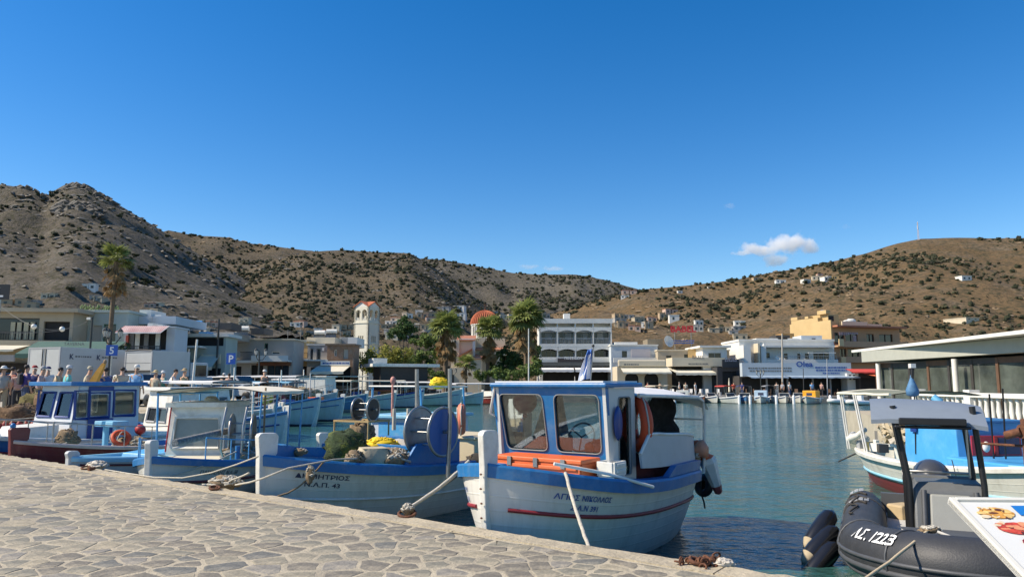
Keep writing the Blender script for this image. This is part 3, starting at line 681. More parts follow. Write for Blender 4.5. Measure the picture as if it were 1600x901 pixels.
D.lathe([(rad*1.02*cos(i*pi/2/10),hd*sin(i*pi/2/10)) for i in range(11)],36,0,T)
D.build('dome',TILE,e)
MB().cyl((cxx,3,dt+hd-.1),.16,.5,8,0,None,.06).tube([(cxx,3,dt+hd+.3),(cxx,3,dt+hd+1.1)],.05).tube([(cxx-.28,3,dt+hd+.85),(cxx+.28,3,dt+hd+.85)],.045).build('cross',RUST,e)
# --- white hotel
b=Bld('white_hotel','white four bay hotel with two rows of balconies and arched lintels','hotel',843,954,503,116,10,WHITE2,rz=.0,holes=[(846+27.6*i,869+27.6*i,519,539,'g') for i in range(4)]+[(846+27.6*i,869+27.6*i,545,558,'g') for i in range(4)]+[(848,952,575,612,'o')],thick=.35)
for i in range(5):
    px=842.5+27.8*i; o=b.box('balcony_fin',px-.8,px+.8,506,562,-1.5,-.01,WHITE2)
for i in range(4):
    p0=846+27.6*i; b.box('curtain',p0+rnd(2,12),p0+rnd(14,20),520,530,.22,.24,CURT)
    for top in (512,541): 
        x0,z1=b.L(p0-2,top); x1,_=b.L(p0+25,top); _,z0=b.L(p0,top+8)
        mb=MB(); nn=10
        A=[(x0+(x1-x0)*i_/nn,z0+(z1-z0)*.42*sin(pi*i_/nn)) for i_ in range(nn+1)]
        A=[(x1,z1)]+[(x0,z1)]+A; M4=Matrix.Translation((0,-1.42,0))@Matrix.Rotation(pi/2,4,'X'); mb.prism(A,.12,0,M4); mb.build('arched_lintel',WHITE2,b.root)
    b.rail(p0-2,p0+25,529,538,-1.45,M('pale_rail',(.5,.52,.53),.6,.1),14)
for py in (538,558): b.box('balcony_slab',842,955,py,py+4.5,-1.55,-.03,WHITE2)
b.box('balcony_front',843,954,561,567,-1.62,-1.56,WHITE2)
b.box('parapet',841,956,499,506,-1.6,.5,WHITE2); b.box('roof_house',858,906,500,505,3,8,WHITE2); b.box('chimney',884.5,894.5,486,502,4,6,WHITE2); b.box('parapet_post',947,953,499,504,.6,1.2,WHITE2); b.box('parapet_post',843,847,499,504,.6,1.2,WHITE2)
b.box('sign_board',870,918,560,567.5,-2.0,-1.8,M('brown_sign',(.06,.045,.04),.6,.2)); b.text('ΠΟΣΕΙΔΩΝ',894,561.7,3.8,INKW,-2.02,.02)
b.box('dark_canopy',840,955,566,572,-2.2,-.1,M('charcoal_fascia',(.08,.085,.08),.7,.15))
b.awning(834,894,570,577,3.5,WTARP,.35); b.awning(896,956,570,577,3.5,WTARP,.35)
for px in (838,895,952): x,_=b.L(px,600); MB().tube([(x,-3.4,0),(x,-3.4,2.6)],.06,6).build('awning_post',WHITE,b.root)
b=Bld('pale_shop_house','pale low house with a roof terrace wall right of the hotel','house',955,1028,540,112,9,PBLUE,rz=0,holes=[(972,980,548,558,'d')],roof=WHITE2,over=.1,slab=.2)
b.box('balcony_wall',957,1028,559,566,-1.2,-.9,WHITE2); b.box('terrace_wall',964,1000,533,541,2,8,WHITE2); b.box('curtain_wall',986,1016,545,559,-.3,-.1,M('pale_mauve_canvas',(.5,.46,.46),.85,.05)); 
# arched shop
b=Bld('arched_shop','stone coloured shop with two dark arched doorways under a cream awning','shop',964,1042,572,104,5,CREAM,rz=0,holes=[(976,997,582,614,'o'),(1006,1028,582,614,'o')])
for a,c in ((976,997),(1006,1028)):
    x0,z1=b.L(a,582); x1,_=b.L(c,582); mb=MB(); r=(x1-x0)/2; xm=(x0+x1)/2
    for s in (-1,1):
        P=[(xm+s*r,z1+.0)]+[(xm+s*r*cos(w_),z1-r*.8+r*.8*sin(w_)) for w_ in [i*pi/2/6 for i in range(7)]]
        mb.prism(P if s>0 else P[::-1],.2,0,Matrix.Translation((0,.2,0))@Matrix.Rotation(pi/2,4,'X'))
    mb.build('arch_spandrel',CREAM,b.root)
b.box('rounded_fascia',965,1040,562,573,-.4,-.05,CREAM,.3); b.print_(985,568,22,1,2.4,INKG,-.405)
b.awning(969,1043,574,581,2.6,TARP,.2)
b=Bld('babel_bar','cream bar front with wide awning and tall red letters on its roof','bar',1028,1140,548,110,9,BEIGE,rz=0,holes=[(1041,1049,555,559,'d'),(1069,1077,553,559,'d')],roof=CREAM,over=.1,slab=.2)
b2=b; b.box('roof_shed',1020,1045,527,548,4,8,M('shed_brown',(.23,.19,.13),.9,.15)); b.box('ochre_panel',1075,1098,545,559,-.12,-.03,OCHRE)
b=b2; b.box('bar_fascia',1040,1120,560,573,-4.5,-.2,CREAM); b.text('BABEL',1079,561.5,4.6,INKG,-4.53,.02); b.print_(1079,568.5,30,1,1.8,INKG,-4.52)
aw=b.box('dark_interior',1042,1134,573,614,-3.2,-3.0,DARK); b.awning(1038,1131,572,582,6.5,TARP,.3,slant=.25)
fr=b.text('BABEL',1071,517.5,9.5,INKR,1.0,.04,1.1,name='roof_letters'); b.print_(1071,530.5,32,2,2,INKB,.95,name='roof_lettering',seed=4)
b.box('letter_frame',1054,1089,515,516,1.3,1.4,FRM['g']); b.box('letter_frame',1054,1089,534,535,1.3,1.4,FRM['g']); b.box('letter_post',1058,1058.6,516,550,1.3,1.4,FRM['g']); b.box('letter_post',1084,1084.6,516,550,1.3,1.4,FRM['g'])
mb=MB(); x,z=b.L(1048,533); T=Matrix.Translation((x,2,z))@Matrix.Rotation(1.25,4,'X')@Matrix.Rotation(.5,4,'Y'); mb.lathe([(.02,0),(.4,.06),(.7,.2),(.9,.38),(.88,.38),(.4,.1),(.02,.03)],18,0,T); mb.build('satellite_dish',WHITE,b.root)
b=Bld('round_front_house','small white house with a rounded glazed front','house',1098,1136,543,106,8,WHITE2,rz=0,holes=[(1107,1127,551,562,'g')],roof=WHITE2,over=.5,slab=.3)
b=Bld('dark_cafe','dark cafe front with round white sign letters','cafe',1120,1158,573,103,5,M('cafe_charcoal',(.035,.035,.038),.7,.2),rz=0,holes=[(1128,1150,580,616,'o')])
b.box('sign_board',1127,1153,561.5,574,-.5,-.2,M('sign_black',(.02,.02,.025),.5,.2)); b.text('ΩΩΩ',1140,564.5,6,M('sign_grey_letter',(.25,.25,.3),.6,.1),-.53,.02)
for px in (1134,1146): x,_=b.L(px,600); MB().lathe([(.16,0),(.12,1.2),(.03,1.9)],8,0,Matrix.Translation((x,-1.2,.4))).build('folded_parasol',TARP,b.root)
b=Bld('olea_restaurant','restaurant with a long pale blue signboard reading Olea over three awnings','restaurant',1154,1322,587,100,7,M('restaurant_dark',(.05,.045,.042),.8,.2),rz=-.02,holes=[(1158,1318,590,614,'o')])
b.box('sign_board',1155,1323,567,588,-1.2,-.1,M('signboard_blue',(.42,.47,.50),.7,.05,1.0))
b.text('Olea',1251,573,8.5,INKB,-1.23,.03,1.1); b.print_(1197,574,66,2,2.4,INKG,-1.22); b.print_(1291,573,48,2,2.4,INKB,-1.22,seed=8); b.print_(1291,582,26,1,2,INKB,-1.22,seed=9)
for a,c in ((1161,1218),(1222,1276),(1277,1326)): b.awning(a,c,586,588.5,3.2,BCANV,.14)
for px in (1193,1225,1264,1291,1315): x,_=b.L(px,600); MB().b2((x-.1,-1.0,0),(x+.1,-.8,2.2)).build('post',GREYT,b.root)
b=Bld('white_apartments','white flat roofed apartments with deep balcony above the long blue signboard','apartment building',1156,1304,533,108,9,WHITE2,rz=0,holes=[(1168,1172,544,561,'w'),(1197,1203,551,559,'d'),(1225,1231,552,561,'d'),(1246,1251,552,562,'d'),(1258,1264,552,562,'d'),(1271,1296,549,562,'g')],roof=WHITE2,over=.1,slab=.3)
b.box('balcony_slab',1190,1302,562,568,-1.6,-.02,WHITE2); b.rail(1212,1300,556,562,-1.5,GREYT,30); b.box('balcony_roof',1190,1298,540,543,-1.6,-.02,WHITE2); b.box('balcony_roof',1256,1298,551,552.5,-1.8,-1.6,WHITE)
b.box('stair_box',1155,1166,540,569,-2.2,-.05,WHITE2); b.box('wall_fin',1178,1181,537,569,-2,-.02,CREAM); b.box('wall_fin',1183,1191,541,569,-1.8,-.02,WHITE2)
b.box('roof_room',1190,1240,527,533,2,8,WHITE2); b.box('dark_canopy',1222,1244,522,526.5,2,5,FRM['d']); b.box('roof_box',1225,1262,527,532,2,5,WHITE2); b.box('roof_wall',1260,1293,523,541,1.5,8,PBLUE); b.box('roof_window',1276.5,1282,527.5,530.5,1.4,1.5,DARK)
b.box('roof_shed',1244,1263,517,527,5,8,M('shed_ochre',(.35,.2,.07),.9,.15))
for px in (1219,1250): x,_=b.L(px,560); MB().tube([(x-.4,-.4,b.L(px,548)[1]),(x+.15,-1.5,b.L(px,562)[1])],.07).build('awning_arm',WHITE,b.root)
for px,py in ((1210,560),(1186,539)): x,z=b.L(px,py); MB().lathe([(.02,0),(.3,.06),(.42,.2),(.3,.1)],12,0,Matrix.Translation((x,-1.3,z))@Matrix.Rotation(1.2,4,'X')).build('satellite_dish',WHITE,b.root)
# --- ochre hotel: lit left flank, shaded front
Y=112; e=empty('ochre_hotel',(PX(1303,Y),Y,QZ),.30,'tall ochre hotel with salmon front balconies and a blue roof tank','hotel')
zz=lambda py: PZ(py,Y)-QZ
wf=13.0
mb=MB(); hz=zz(511)
H=[(.6,2.4,zz(536),zz(519)),(2.6,4.9,zz(535),zz(519)),(6.6,8.0,zz(535),zz(520)),(9.0,11.6,zz(535),zz(520)),(1.4,2.6,zz(558),zz(544)),(2.9,5,zz(561),zz(544)),(5.4,6.6,zz(558),zz(545)),(8.6,11.4,zz(560),zz(545)),(1,4,.1,zz(585)),(5,11,.1,zz(585))]
T=Matrix.Translation((wf/2,0,0))
wall_holes(mb,wf,0,hz,[(a-wf/2,min(b_,wf-.2)-wf/2,c,d) for a,b_,c,d in H],.3,T)
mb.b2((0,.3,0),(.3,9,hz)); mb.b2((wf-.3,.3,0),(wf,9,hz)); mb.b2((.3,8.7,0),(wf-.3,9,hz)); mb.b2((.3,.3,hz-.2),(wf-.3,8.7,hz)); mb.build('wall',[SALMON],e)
for k,(a,b_,c,d) in enumerate(H):
    b_=min(b_,wf-.2); f=MB()
    for q in ((a,a+.08,c,d),(b_-.08,b_,c,d),((a+b_)/2-.04,(a+b_)/2+.04,c,d),(a+.08,b_-.08,d-.08,d)): f.b2((q[0],.12,q[2]),(q[1],.2,q[3]))
    f=f.build('window',FRM['b'],e); MB().b2((a+.02,.22,c+.02),(b_-.02,.25,d-.02)).build('pane',DGLASS,f)
# ochre flank, proud of the front block, stepping up to the roof rooms
fl=MB(); x2=PX(1254,Y+10)-PX(1303,Y)
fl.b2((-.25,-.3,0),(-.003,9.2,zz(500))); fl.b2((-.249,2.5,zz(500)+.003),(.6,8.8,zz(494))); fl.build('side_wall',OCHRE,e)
rm=MB(); rm.b2((-.3,7.2,zz(494)+.003),(.5,8.8,zz(489))); rm.b2((-.3,4.6,zz(494)+.003),(.5,5.4,zz(490))); rm.b2((.61,1.2,hz+.26),(2.6,6,zz(489))); rm.b2((.1,1.0,zz(489)+.004),(.9,3,zz(483))); rm.build('roof_room',OCHRE,e)
MB().b2((.7,1.12,zz(500)),(1.6,1.195,zz(492))).build('roof_window',DARK,e)
MB().cyl((1.5,3,zz(489)+.004),.55,.75,14).build('water_tank',M('blue_tank',(0,0,0)),e)
MB().b2((.02,-1.4,hz),(wf+.2,9.1,hz+.25)).build('roof',TILED,e)
bs=MB()
for py in (536,560): bs.b2((0,-1.35,zz(py)-.6),(wf,-.003,zz(py)-.35)); bs.b2((0.2,-1.35,zz(py)-.349),(wf,-1.2,zz(py)+.28))
bs.build('balcony',SALMON,e)
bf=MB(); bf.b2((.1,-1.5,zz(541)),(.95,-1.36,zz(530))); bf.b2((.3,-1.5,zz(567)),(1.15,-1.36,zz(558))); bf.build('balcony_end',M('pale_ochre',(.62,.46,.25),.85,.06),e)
cl=MB()
for i in range(9): x=.5+i*.4; cl.b2((x,-1.1,zz(522)-rnd(.0,.2)),(x+.3,-1.05,zz(519)))
cl.b2((3.1,-1.15,zz(534)),(3.6,-.9,zz(524))); cl.build('balcony_laundry',M('laundry',(.35,.25,.25),.9,.4,2),e)
rp=MB(); rp.b2((2.4,.3,hz+.25),(7.2,.5,hz+1.0)); rp.b2((7.3,.3,hz+.25),(10,.5,hz+.7)); rp.build('roof_parapet',CREAM,e)
tk=MB(); tk.ball((5.6,2,hz+1.2),(.95,.6,.45),12,6,0,None,.2); tk.ball((4.6,2,hz+1.0),(.5,.4,.4),10,6); tk.build('roof_tanks',WHITE,e)
b=Bld('red_awning_kiosk','small white kiosk beside red and orange awnings at the ochre hotel foot','kiosk',1322,1341,583,98,3,WHITE2,rz=0,holes=[(1325,1329,585,593,'d'),(1331,1336,585,593,'d')])
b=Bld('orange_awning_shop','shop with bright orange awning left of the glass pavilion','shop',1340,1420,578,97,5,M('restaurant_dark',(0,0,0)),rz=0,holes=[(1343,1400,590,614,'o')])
b.awning(1320,1366,576,581,2.0,REDC,.12); b.awning(1344,1368,583,588,4.5,ORC,.18); b.awning(1369,1402,583,588,4.5,ORC,.18)
# --- glass pavilion on the right, facing the water
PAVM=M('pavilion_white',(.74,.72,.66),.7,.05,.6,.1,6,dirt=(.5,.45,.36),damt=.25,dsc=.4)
e=empty('glass_pavilion',(13.1,30,1.18),0,'white flat roofed waterside pavilion with glass walls and slim columns','pavilion')
RX=1.0
mb=MB(); zt=at(1345,548,31).z-1.18
roofp=[(-.1,1.8),(-.1,-24),(14,-24),(14,2.4)]
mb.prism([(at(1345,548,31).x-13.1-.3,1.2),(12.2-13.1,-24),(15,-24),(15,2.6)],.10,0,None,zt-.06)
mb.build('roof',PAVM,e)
mb=MB(); mb.prism([(1.0,-.2),(.7,-24),(14,-24),(14,.6)],.42,0,None,zt-.5); mb.build('roof_beam',M('beam_shade_grey',(.40,.40,.34),.8,.06),e)  # beam darker than the pavilion white: the overhang's shade is put into its colour
cols=[(1.15,-1.2),(.9,-6.6),(.85,-12.4),(.8,-18),(5,.4)]
for c in cols: MB().cyl((c[0],c[1],0),.085,zt-.58,14).build('column',PAVM,e)
PGL=M('pavilion_glass',(.085,.10,.085),.06,.55,.9,spec=.8)
for i in range(14):
    y=-.7-i*1.25; x=1.35-.02*i
    fr=MB(); fr.b2((x-.05,y-.06,0),(x+.05,y+.06,zt-.58)); fr.b2((x-.04,y-1.19,.02),(x+.04,y-.06,.14)); fr.b2((x-.04,y-1.19,zt-.75),(x+.04,y-.06,zt-.58))
    f=fr.build('glass_panel',FRM['d'] if i%3 else FRM['b'],e); MB().b2((x-.012,y-1.19,.14),(x+.012,y-.06,zt-.75)).build('pane',PGL,f)
for i in range(4):
    x=1.5+i*1.2; fr=MB(); fr.b2((x-.05,-.75,0),(x+.05,-.65,zt-.58)); f=fr.build('glass_panel',FRM['d'],e); MB().b2((x+.05,-.71,.1),(x+1.15,-.69,zt-.6)).build('pane',GLASS,f)
MB().b2((6,-22,0),(6.2,-.2,zt-.58)).build('back_wall',M('pavilion_inner',(.25,.2,.15),.8,.2),e)
fl=poly_slab('terrace',[(12.16,24.5),(12.16,9),(40,9),(40,33),(13.6,30.5)],-1,1.18,CONC)
for k,(x,y) in enumerate([(15.2,26),(15.6,22.5),(15.0,19.5),(16.5,24)]):
    t=empty('cafe_table',(x,y,1.184),0,['white table inside the pavilion by its far corner','dark cafe table inside the pavilion glass','small table with red cloth behind the pavilion glass','cafe table deep inside the pavilion'][k],'table','cafe tables in the pavilion')
    MB().cyl((0,0,.70),.42,.04,16).build('table_top',[WHITE,FRM['d'],REDC,FRM['b']][k],t); MB().cyl((0,0,0),.04,.7,8).cyl((0,0,0),.25,.03,12).build('leg',FRM['d'],t)
# --- balustrade and rubble wall below it
e=empty('balustrade',(12.25,17.5,1.2),0,'white balustrade of turned posts along the terrace edge over the stone wall','balustrade')
y0,y1=-8.0,4.9
MB().b2((-.13,y0,.72),(.13,y1,.84),0).b2((-.11,y0,0),(.11,y1,.1)).build('handrail',PAVM,e,.012)
bm_=MB().lathe([(.055,.1),(.06,.14),(.045,.2),(.07,.38),(.045,.6),(.06,.68),(.055,.72)],8).mesh('baluster',PAVM)
y=y0+.12
while y<y1: link('baluster',bm_,e,(0,y,0)); y+=.24
pm=MB().b2((-.14,-.14,0),(.14,.14,.92)).mesh('post',PAVM)
for i in range(6): link('post',pm,e,(0,y0+i*(y1-y0)/5,0))
e=empty('rubble_wall',(12.0,17.5,0),0,'rough tan rubble stone sea wall under the white balustrade','wall')
MB().b2((.1,-9,-1.5),(.35,7.0,1.19)).build('core',CONC,e)
RUB=[M('rubble_%d'%i,c,.9,.2,5,.5,12) for i,c in enumerate([(.42,.34,.22),(.5,.42,.3),(.33,.27,.19),(.45,.4,.33)])]
var=[]
for k in range(8): var.append([MB().ball((0,0,0),(.12*rnd(.6,1),.19*rnd(.7,1.2),.13*rnd(.7,1.1)),6,4,0,None,1.1,False).mesh('stone',RUB[k%4])])
rr=random.Random(3); cnt=0; late=MB(); cells=[]
for iz in range(6):
    for iy in range(50):
        y=6.9-iy*.26+rr.uniform(-.06,.06)+(.15 if iz%2 else 0); z=-.12+iz*.215+rr.uniform(-.04,.04); cells.append((y,z))
for y,z in cells[:300]:
    link('stone',rr.choice(var)[0],e,(.08+rr.uniform(-.03,.04),y,z),(rr.uniform(-.9,.9),rr.uniform(-.5,.5),rr.uniform(-.5,.5)),[rr.uniform(.75,1.35) for _ in range(3)])
# ================================================================ hillside scrub and houses
def leafmat(name,c,var=.35,sc=.8,tl=.25):
    m=M(name,c,.75,var,sc,spec=.25); t=m.node_tree; b=t.nodes['Principled BSDF']
    ti=t.nodes.new('ShaderNodeBsdfTranslucent'); src=b.inputs['Base Color'].links[0].from_socket; t.links.new(src,ti.inputs[0])
    mx=t.nodes.new('ShaderNodeMixShader'); mx.inputs[0].default_value=tl; t.links.new(b.outputs[0],mx.inputs[1]); t.links.new(ti.outputs[0],mx.inputs[2]); t.links.new(mx.outputs[0],t.nodes['Material Output'].inputs[0]); return m
SHR=[leafmat('scrub_dark',(.058,.066,.036),.4,.9),leafmat('scrub_olive',(.085,.085,.044),.4,.9),leafmat('scrub_grey',(.10,.092,.06),.4,.9)]
def shrub_geo(r):
    """ragged cushion: a lumpy low body with leaf tufts standing out of it"""
    mb=MB(); c=r.uniform(0,50)
    for k in range(r.choice([2,3,3,4])):
        a=r.uniform(0,6.3); q=r.uniform(.1,.5)
        mb.ball((q*cos(a)+c*0,q*sin(a),.3+r.uniform(-.05,.2)),(r.uniform(.35,.6),r.uniform(.35,.6),r.uniform(.3,.5)),7,5,0,None,.9,False)
    for k in range(14):
        a=r.uniform(0,6.3); e=r.uniform(0,1.4); d=Vector((cos(a)*cos(e),sin(a)*cos(e),sin(e)*.8)); p=d*r.uniform(.6,.95)+Vector((0,0,.25)); s=r.uniform(.12,.24)
        t=Vector((r.uniform(-1,1),r.uniform(-1,1),r.uniform(-1,1))).normalized()*s; u=d.cross(t).normalized()*s
        mb.add([p-t-u,p+t-u,p+t+u,p-t+u],[(0,1,2,3)])
    return mb
rs=random.Random(21)
SG=[[shrub_geo(rs) for _ in range(3)] for _ in range(3)]
SM=[[g.mesh('hill_shrub',SHR[i]) for g in SG[i]] for i in range(3)]
spots=[]
dens=lambda X,Y,s: .42+1.25*noise.noise(Vector((X*.012+s,Y*.012,s)))
for key,n,pr,sz,near in (('A',4000,(-30,620),(1.4,4.2),.0),('C',5600,(250,850),(1.2,3.6),0),('B',1800,(250,720),(1.8,4.5),.3),('D',2600,(640,1120),(2.2,5),.3),('E',5600,(770,1640),(1.3,3.9),0)):
    k=0
    while k<n:
        px=rs.uniform(*pr); t=rs.uniform(near,1.0)**(.85); p=hp(key,px,t)
        if p.x<HILLS[key][1] or p.x>HILLS[key][2]: k+=1; continue
        if rs.random()>dens(p.x,p.y,hash(key)%7*0+len(key)*3.3): k+=1; continue
        if key=='A' and px<140 and t<.55 and rs.random()<.55: k+=1; continue
        s=rs.uniform(0,1)**2.2*(sz[1]-sz[0])+sz[0]
        s*=.8
        if key=='A' and t>.62 and rs.random()<.7: k+=1; continue
        if key=='E': s*=.55+.45*t
        if key in 'AC': s*=.6+.45*t
        spots.append((s/p.y,p,s,rs.randrange(3) if rs.random()<.4 else 0,rs.randrange(3),rs.uniform(0,6.3))); k+=1
spots.sort(key=lambda q:-q[0])
rest=[MB() for _ in range(3)]
LABS=['dark green rounded shrub on the dry hillside','olive green shrub on the dry hillside','greyish shrub on the dry hillside']
for i,(w,p,s,mi,gi,a) in enumerate(spots):
    if i<296:
        o=bpy.data.objects.new('hill_shrub',SM[mi][gi]); COL.objects.link(o); o.scale=(s,s,s*rs.uniform(.7,1)); tag(o,LABS[mi],'shrub','shrubs scattered over the hillsides',loc=p,rz=a)
    else:
        g=SG[mi][gi]; rest[mi].add(g.v,g.f,mi,False,Matrix.Translation(p)@Matrix.Rotation(a,4,'Z')@Matrix.Scale(s,4))
al=MB()
for i in range(3): al.add(rest[i].v,rest[i].f,i)
al.build('hill_scrub',SHR,label='low scrub dotted over the dry hills',cat='scrub',kind='stuff')
RKM=[M('hill_rock_grey',(.19,.17,.14),.95,.25,.6),M('hill_rock_tan',(.25,.18,.11),.95,.25,.6)]
rk=MB(); rg=[MB().ball((0,0,0),(1,.8,.6),5,4,0,None,1.2,False) for _ in range(5)]
for key,n,pr in (('A',600,(-30,560)),('C',700,(250,800)),('E',500,(780,1640)),('B',250,(250,700)),('D',250,(640,1100))):
    for _ in range(n):
        px=rs.uniform(*pr); t=rs.uniform(.1,1)**.8; t=round(t*14)/14+rs.uniform(-.008,.008) if rs.random()<.75 else t   # ledges
        p=hp(key,px,min(t,1)); 
        if p.x<HILLS[key][1] or p.x>HILLS[key][2]: continue
        if noise.noise(Vector((p.x*.01,p.y*.01,9)))<-.05: continue
        g=rs.choice(rg); s_=rs.uniform(.5,1.8)*(1.5 if key=='A' else 1)*p.y/500+.3
        rk.add(g.v,g.f,0 if key in 'ACD' else 1,False,Matrix.Translation(p)@Matrix.Rotation(rs.uniform(0,6),4,'Z')@Matrix.Diagonal((s_*1.6,s_,s_*.8,1)))
CRG=M('crag_grey',(.125,.115,.10),.95,.3,.25,.8,1.2)
cr=MB()
for (pa,pb,ta,tb,n,sz) in ((84,160,.93,.975,46,6),(70,145,.71,.745,44,6),(0,70,.88,.92,20,5)):
    for _ in range(n):
        px=rs.uniform(pa,pb); p=hp('A',px,rs.uniform(ta,tb)); g=rs.choice(rg); s_=sz*rs.uniform(.35,1)
        cr.add(g.v,g.f,0,False,Matrix.Translation(p+Vector((0,0,s_*.1)))@Matrix.Rotation(rs.uniform(-.5,.5),4,'Z')@Matrix.Diagonal((s_*1.3,s_*.7,s_*1.0,1)))
cr.build('crags',CRG,label='grey rock crags below the summit of the left hill',cat='rocks',kind='stuff')
rk.build('hill_rocks',RKM,label='rock ledges and boulders on the hillsides',cat='rocks',kind='stuff')
# houses on the slopes
def cottage(name,label,key,px,py,wpx,hpx,mat,t,parts=2,roof=None,group=None,seed=0):
    r=random.Random(seed); z,x0,x1,Y0,Y1=HILLS[key]
    # find the point of the slope that the picture point sees
    best=None
    for i in range(4,100):
        Y=Y0+(Y1-Y0)*i/100; q=at(px,py+hpx/2,Y); d=z(q.x,Y)-q.z
        if d>=0: best=(q.x,Y,z(q.x,Y)); break
    if best is None: Y=Y0+(Y1-Y0)*t; q=at(px,py+hpx/2,Y); best=(q.x,Y,q.z)
    x,Y,zb=best; w=wpx/F*Y; h=hpx/F*Y
    e=empty(name,(x,Y,zb-.5),r.uniform(-.3,.3),label,'house',group); d=w*.7
    wl=MB(); cur=-w/2
    for k in range(parts):
        ww=w/parts*r.uniform(.85,1.0); hh=h*r.uniform(.7,1)+.5; xa,xb=-w/2+w*k/parts,-w/2+w*k/parts+ww; y0=r.uniform(-.15,.15)*w
        wl.b2((xa,y0,-2),(xb,y0+d,hh))
        MB().b2((xa-.15,y0-.15,hh+.003),(xb+.15,y0+d+.15,hh+.28)).build('roof',roof or mat,e)
        for j in range(max(1,int(ww/3))):
            xx=xa+ww*(j+.3)/max(1,int(ww/3)); f=MB().b2((xx,y0-.06,hh*.35),(xx+1.1,y0-.003,hh*.75)).build('window',DGLASS,e)
    wl.build('wall',mat,e); return e
PINK=M('pinkish_render',(.52,.38,.30),.85,.07,.3); TAN=M('tan_render',(.45,.34,.22),.85,.1,.3)
Hs=[('E',1262,439,14,6,WHITE2,'low white villa at the left end of the hill hamlet'),('E',1276,436,13,6,CREAM,'cream villa in the middle of the hill hamlet'),('E',1294,436,16,8,WHITE2,'bright white villa in the right part of the hill hamlet'),('E',1307,434,10,6,OCHRE,'ochre villa at the right end of the hill hamlet'),('E',1221,440,17,5,WHITE2,'white domed house left of the hill hamlet'),('E',1184,436,12,4,TAN,'small tan house high on the ridge'),('E',1511,434,20,7,WHITE2,'lone white villa on the upper right hillside'),('E',984,457,24,8,PINK,'pinkish house cluster on the saddle'),('E',977,464,14,5,WHITE2,'white lower house on the saddle'),('E',1112,450,10,4,WHITE2,'tiny white house below the ridge'),('E',1063,457,8,4,WHITE2,'tiny white house near the saddle'),('E',1282,431,9,4,PINK,'pink villa behind the hill hamlet'),
 ('E',975,510,20,11,TAN,'unfinished tan block behind the white hotel'),('E',992,512,20,9,PINK,'pinkish block behind the low house'),('E',1008,508,12,9,WHITE2,'white block above the arched shop'),('E',1528,499,60,2,CREAM,'long low cream wall house on the right slope'),
 ('C',690,484,26,6,GREYR,'grey villa right of the bell tower slope'),('C',660,494,18,9,TAN,'tan villa on the slope behind the trees'),('C',632,492,8,12,CREAM,'small cream chapel like house right of the bell tower'),('C',655,491,12,8,WHITE2,'white villa on the slope behind the trees'),('C',636,524,22,14,PINK,'pinkish grey house behind the trees'),('C',716,482,20,6,WHITE2,'white terrace house left of the dome'),('D',795,494,26,12,CREAM,'pale stone house right of the dome'),('C',672,520,20,7,GREYR,'grey low house left of the church'),('A',575,520,10,6,CREAM,'cream house low behind the bell tower'),('C',612,533,20,6,CREAM,'cream low house right of the tower foot'),('A',20,480,40,10,TAN,'tan low house behind the beige building'),('C',440,520,20,8,CREAM,'cream house behind the taverna roof'),('C',810,520,18,8,WHITE2,'white house between palm and hotel')]
for i,(k,px,py,w,h,m,l) in enumerate(Hs): cottage('hillside_house',l,k,px,py,w,h,m,.5,1 if w<14 else 2,group='houses on the hillsides',seed=i,roof=TILED if m in (PINK,) else None)
# the crowded lower town behind the waterfront
ANC=[(292,512,'behind the mint green building','A'),(330,516,'over the taverna left end','A'),(378,519,'behind the taverna roof','A'),(425,520,'behind the taverna right end','C'),(462,521,'behind the ochre building','C'),(498,519,'behind the stone building','C'),(536,522,'behind the brick building','C'),(606,522,'just right of the bell tower','C'),(628,503,'up the lane right of the tower','C'),(655,512,'above the yellow green tree','C'),(686,500,'above the left palm','C'),(712,508,'left of the church dome','C'),(792,505,'right of the church dome','D'),(838,500,'behind the tallest palm','C'),(966,505,'right of the hotel roof','E'),(990,498,'above the pale low house','E'),(1016,506,'above the arched shop','E'),(1042,500,'left of the red roof letters','E'),(1104,520,'right of the red roof letters','E'),(1135,528,'behind the round front house','E'),(1170,520,'behind the white apartments','E'),(60,478,'behind the beige building','A'),(150,470,'behind the pale building','A'),(225,486,'behind the red awning','A')]
CW=[(WHITE2,'white'),(CREAM,'cream'),(TAN,'tan'),(PINK,'pinkish'),(GREYR,'grey'),(BEIGE,'beige')]
rh=random.Random(77)
for i,(px,py,w_,k) in enumerate(ANC):
    cs=rh.sample(CW,3)
    for j,(m,c) in enumerate(cs):
        wq,hq=rh.uniform(12,22),rh.uniform(6,11)
        cottage('hillside_house','%s %s house %s'%(['small','flat roofed','boxy two part'][j],c,w_),k,px+rh.uniform(-16,16),py+rh.uniform(-9,7)-j*4,wq,hq,m,.3,1 if j==0 else 2,group='houses of the lower town',seed=200+i*3+j,roof=TILED if c=='pinkish' else None)
# radio mast on the ridge
q=hp('E',1446,.99); e=empty('radio_mast',(q.x,q.y,q.z-.5),0,'thin red and white lattice radio mast on the right ridge','mast'); hm=at(1446,346,q.y).z-q.z
mb=MB()
for k in range(3):
    a=k*2.094; mb.tube([(.75*cos(a),.75*sin(a),0),(.28*cos(a),.28*sin(a),hm)],.10,4)
n=12
for i in range(n):
    f0,f1=i/n,(i+1)/n; r0,r1=.75-.47*f0,.75-.47*f1
    for k in range(3): a,b_=k*2.094,(k+1)*2.094; mb.tube([(r0*cos(a),r0*sin(a),hm*f0),(r1*cos(b_),r1*sin(b_),hm*f1)],.06,3)
mb.build('lattice',M('mast_paint',(.55,.45,.42),.6,.3,.1),e)
MB().tube([(.3,0,hm*.82),(.3,0,hm*1.02)],.16,6).tube([(-.3,0,hm*.62),(-.3,0,hm*.8)],.2,6).build('antenna',WHITE,e)
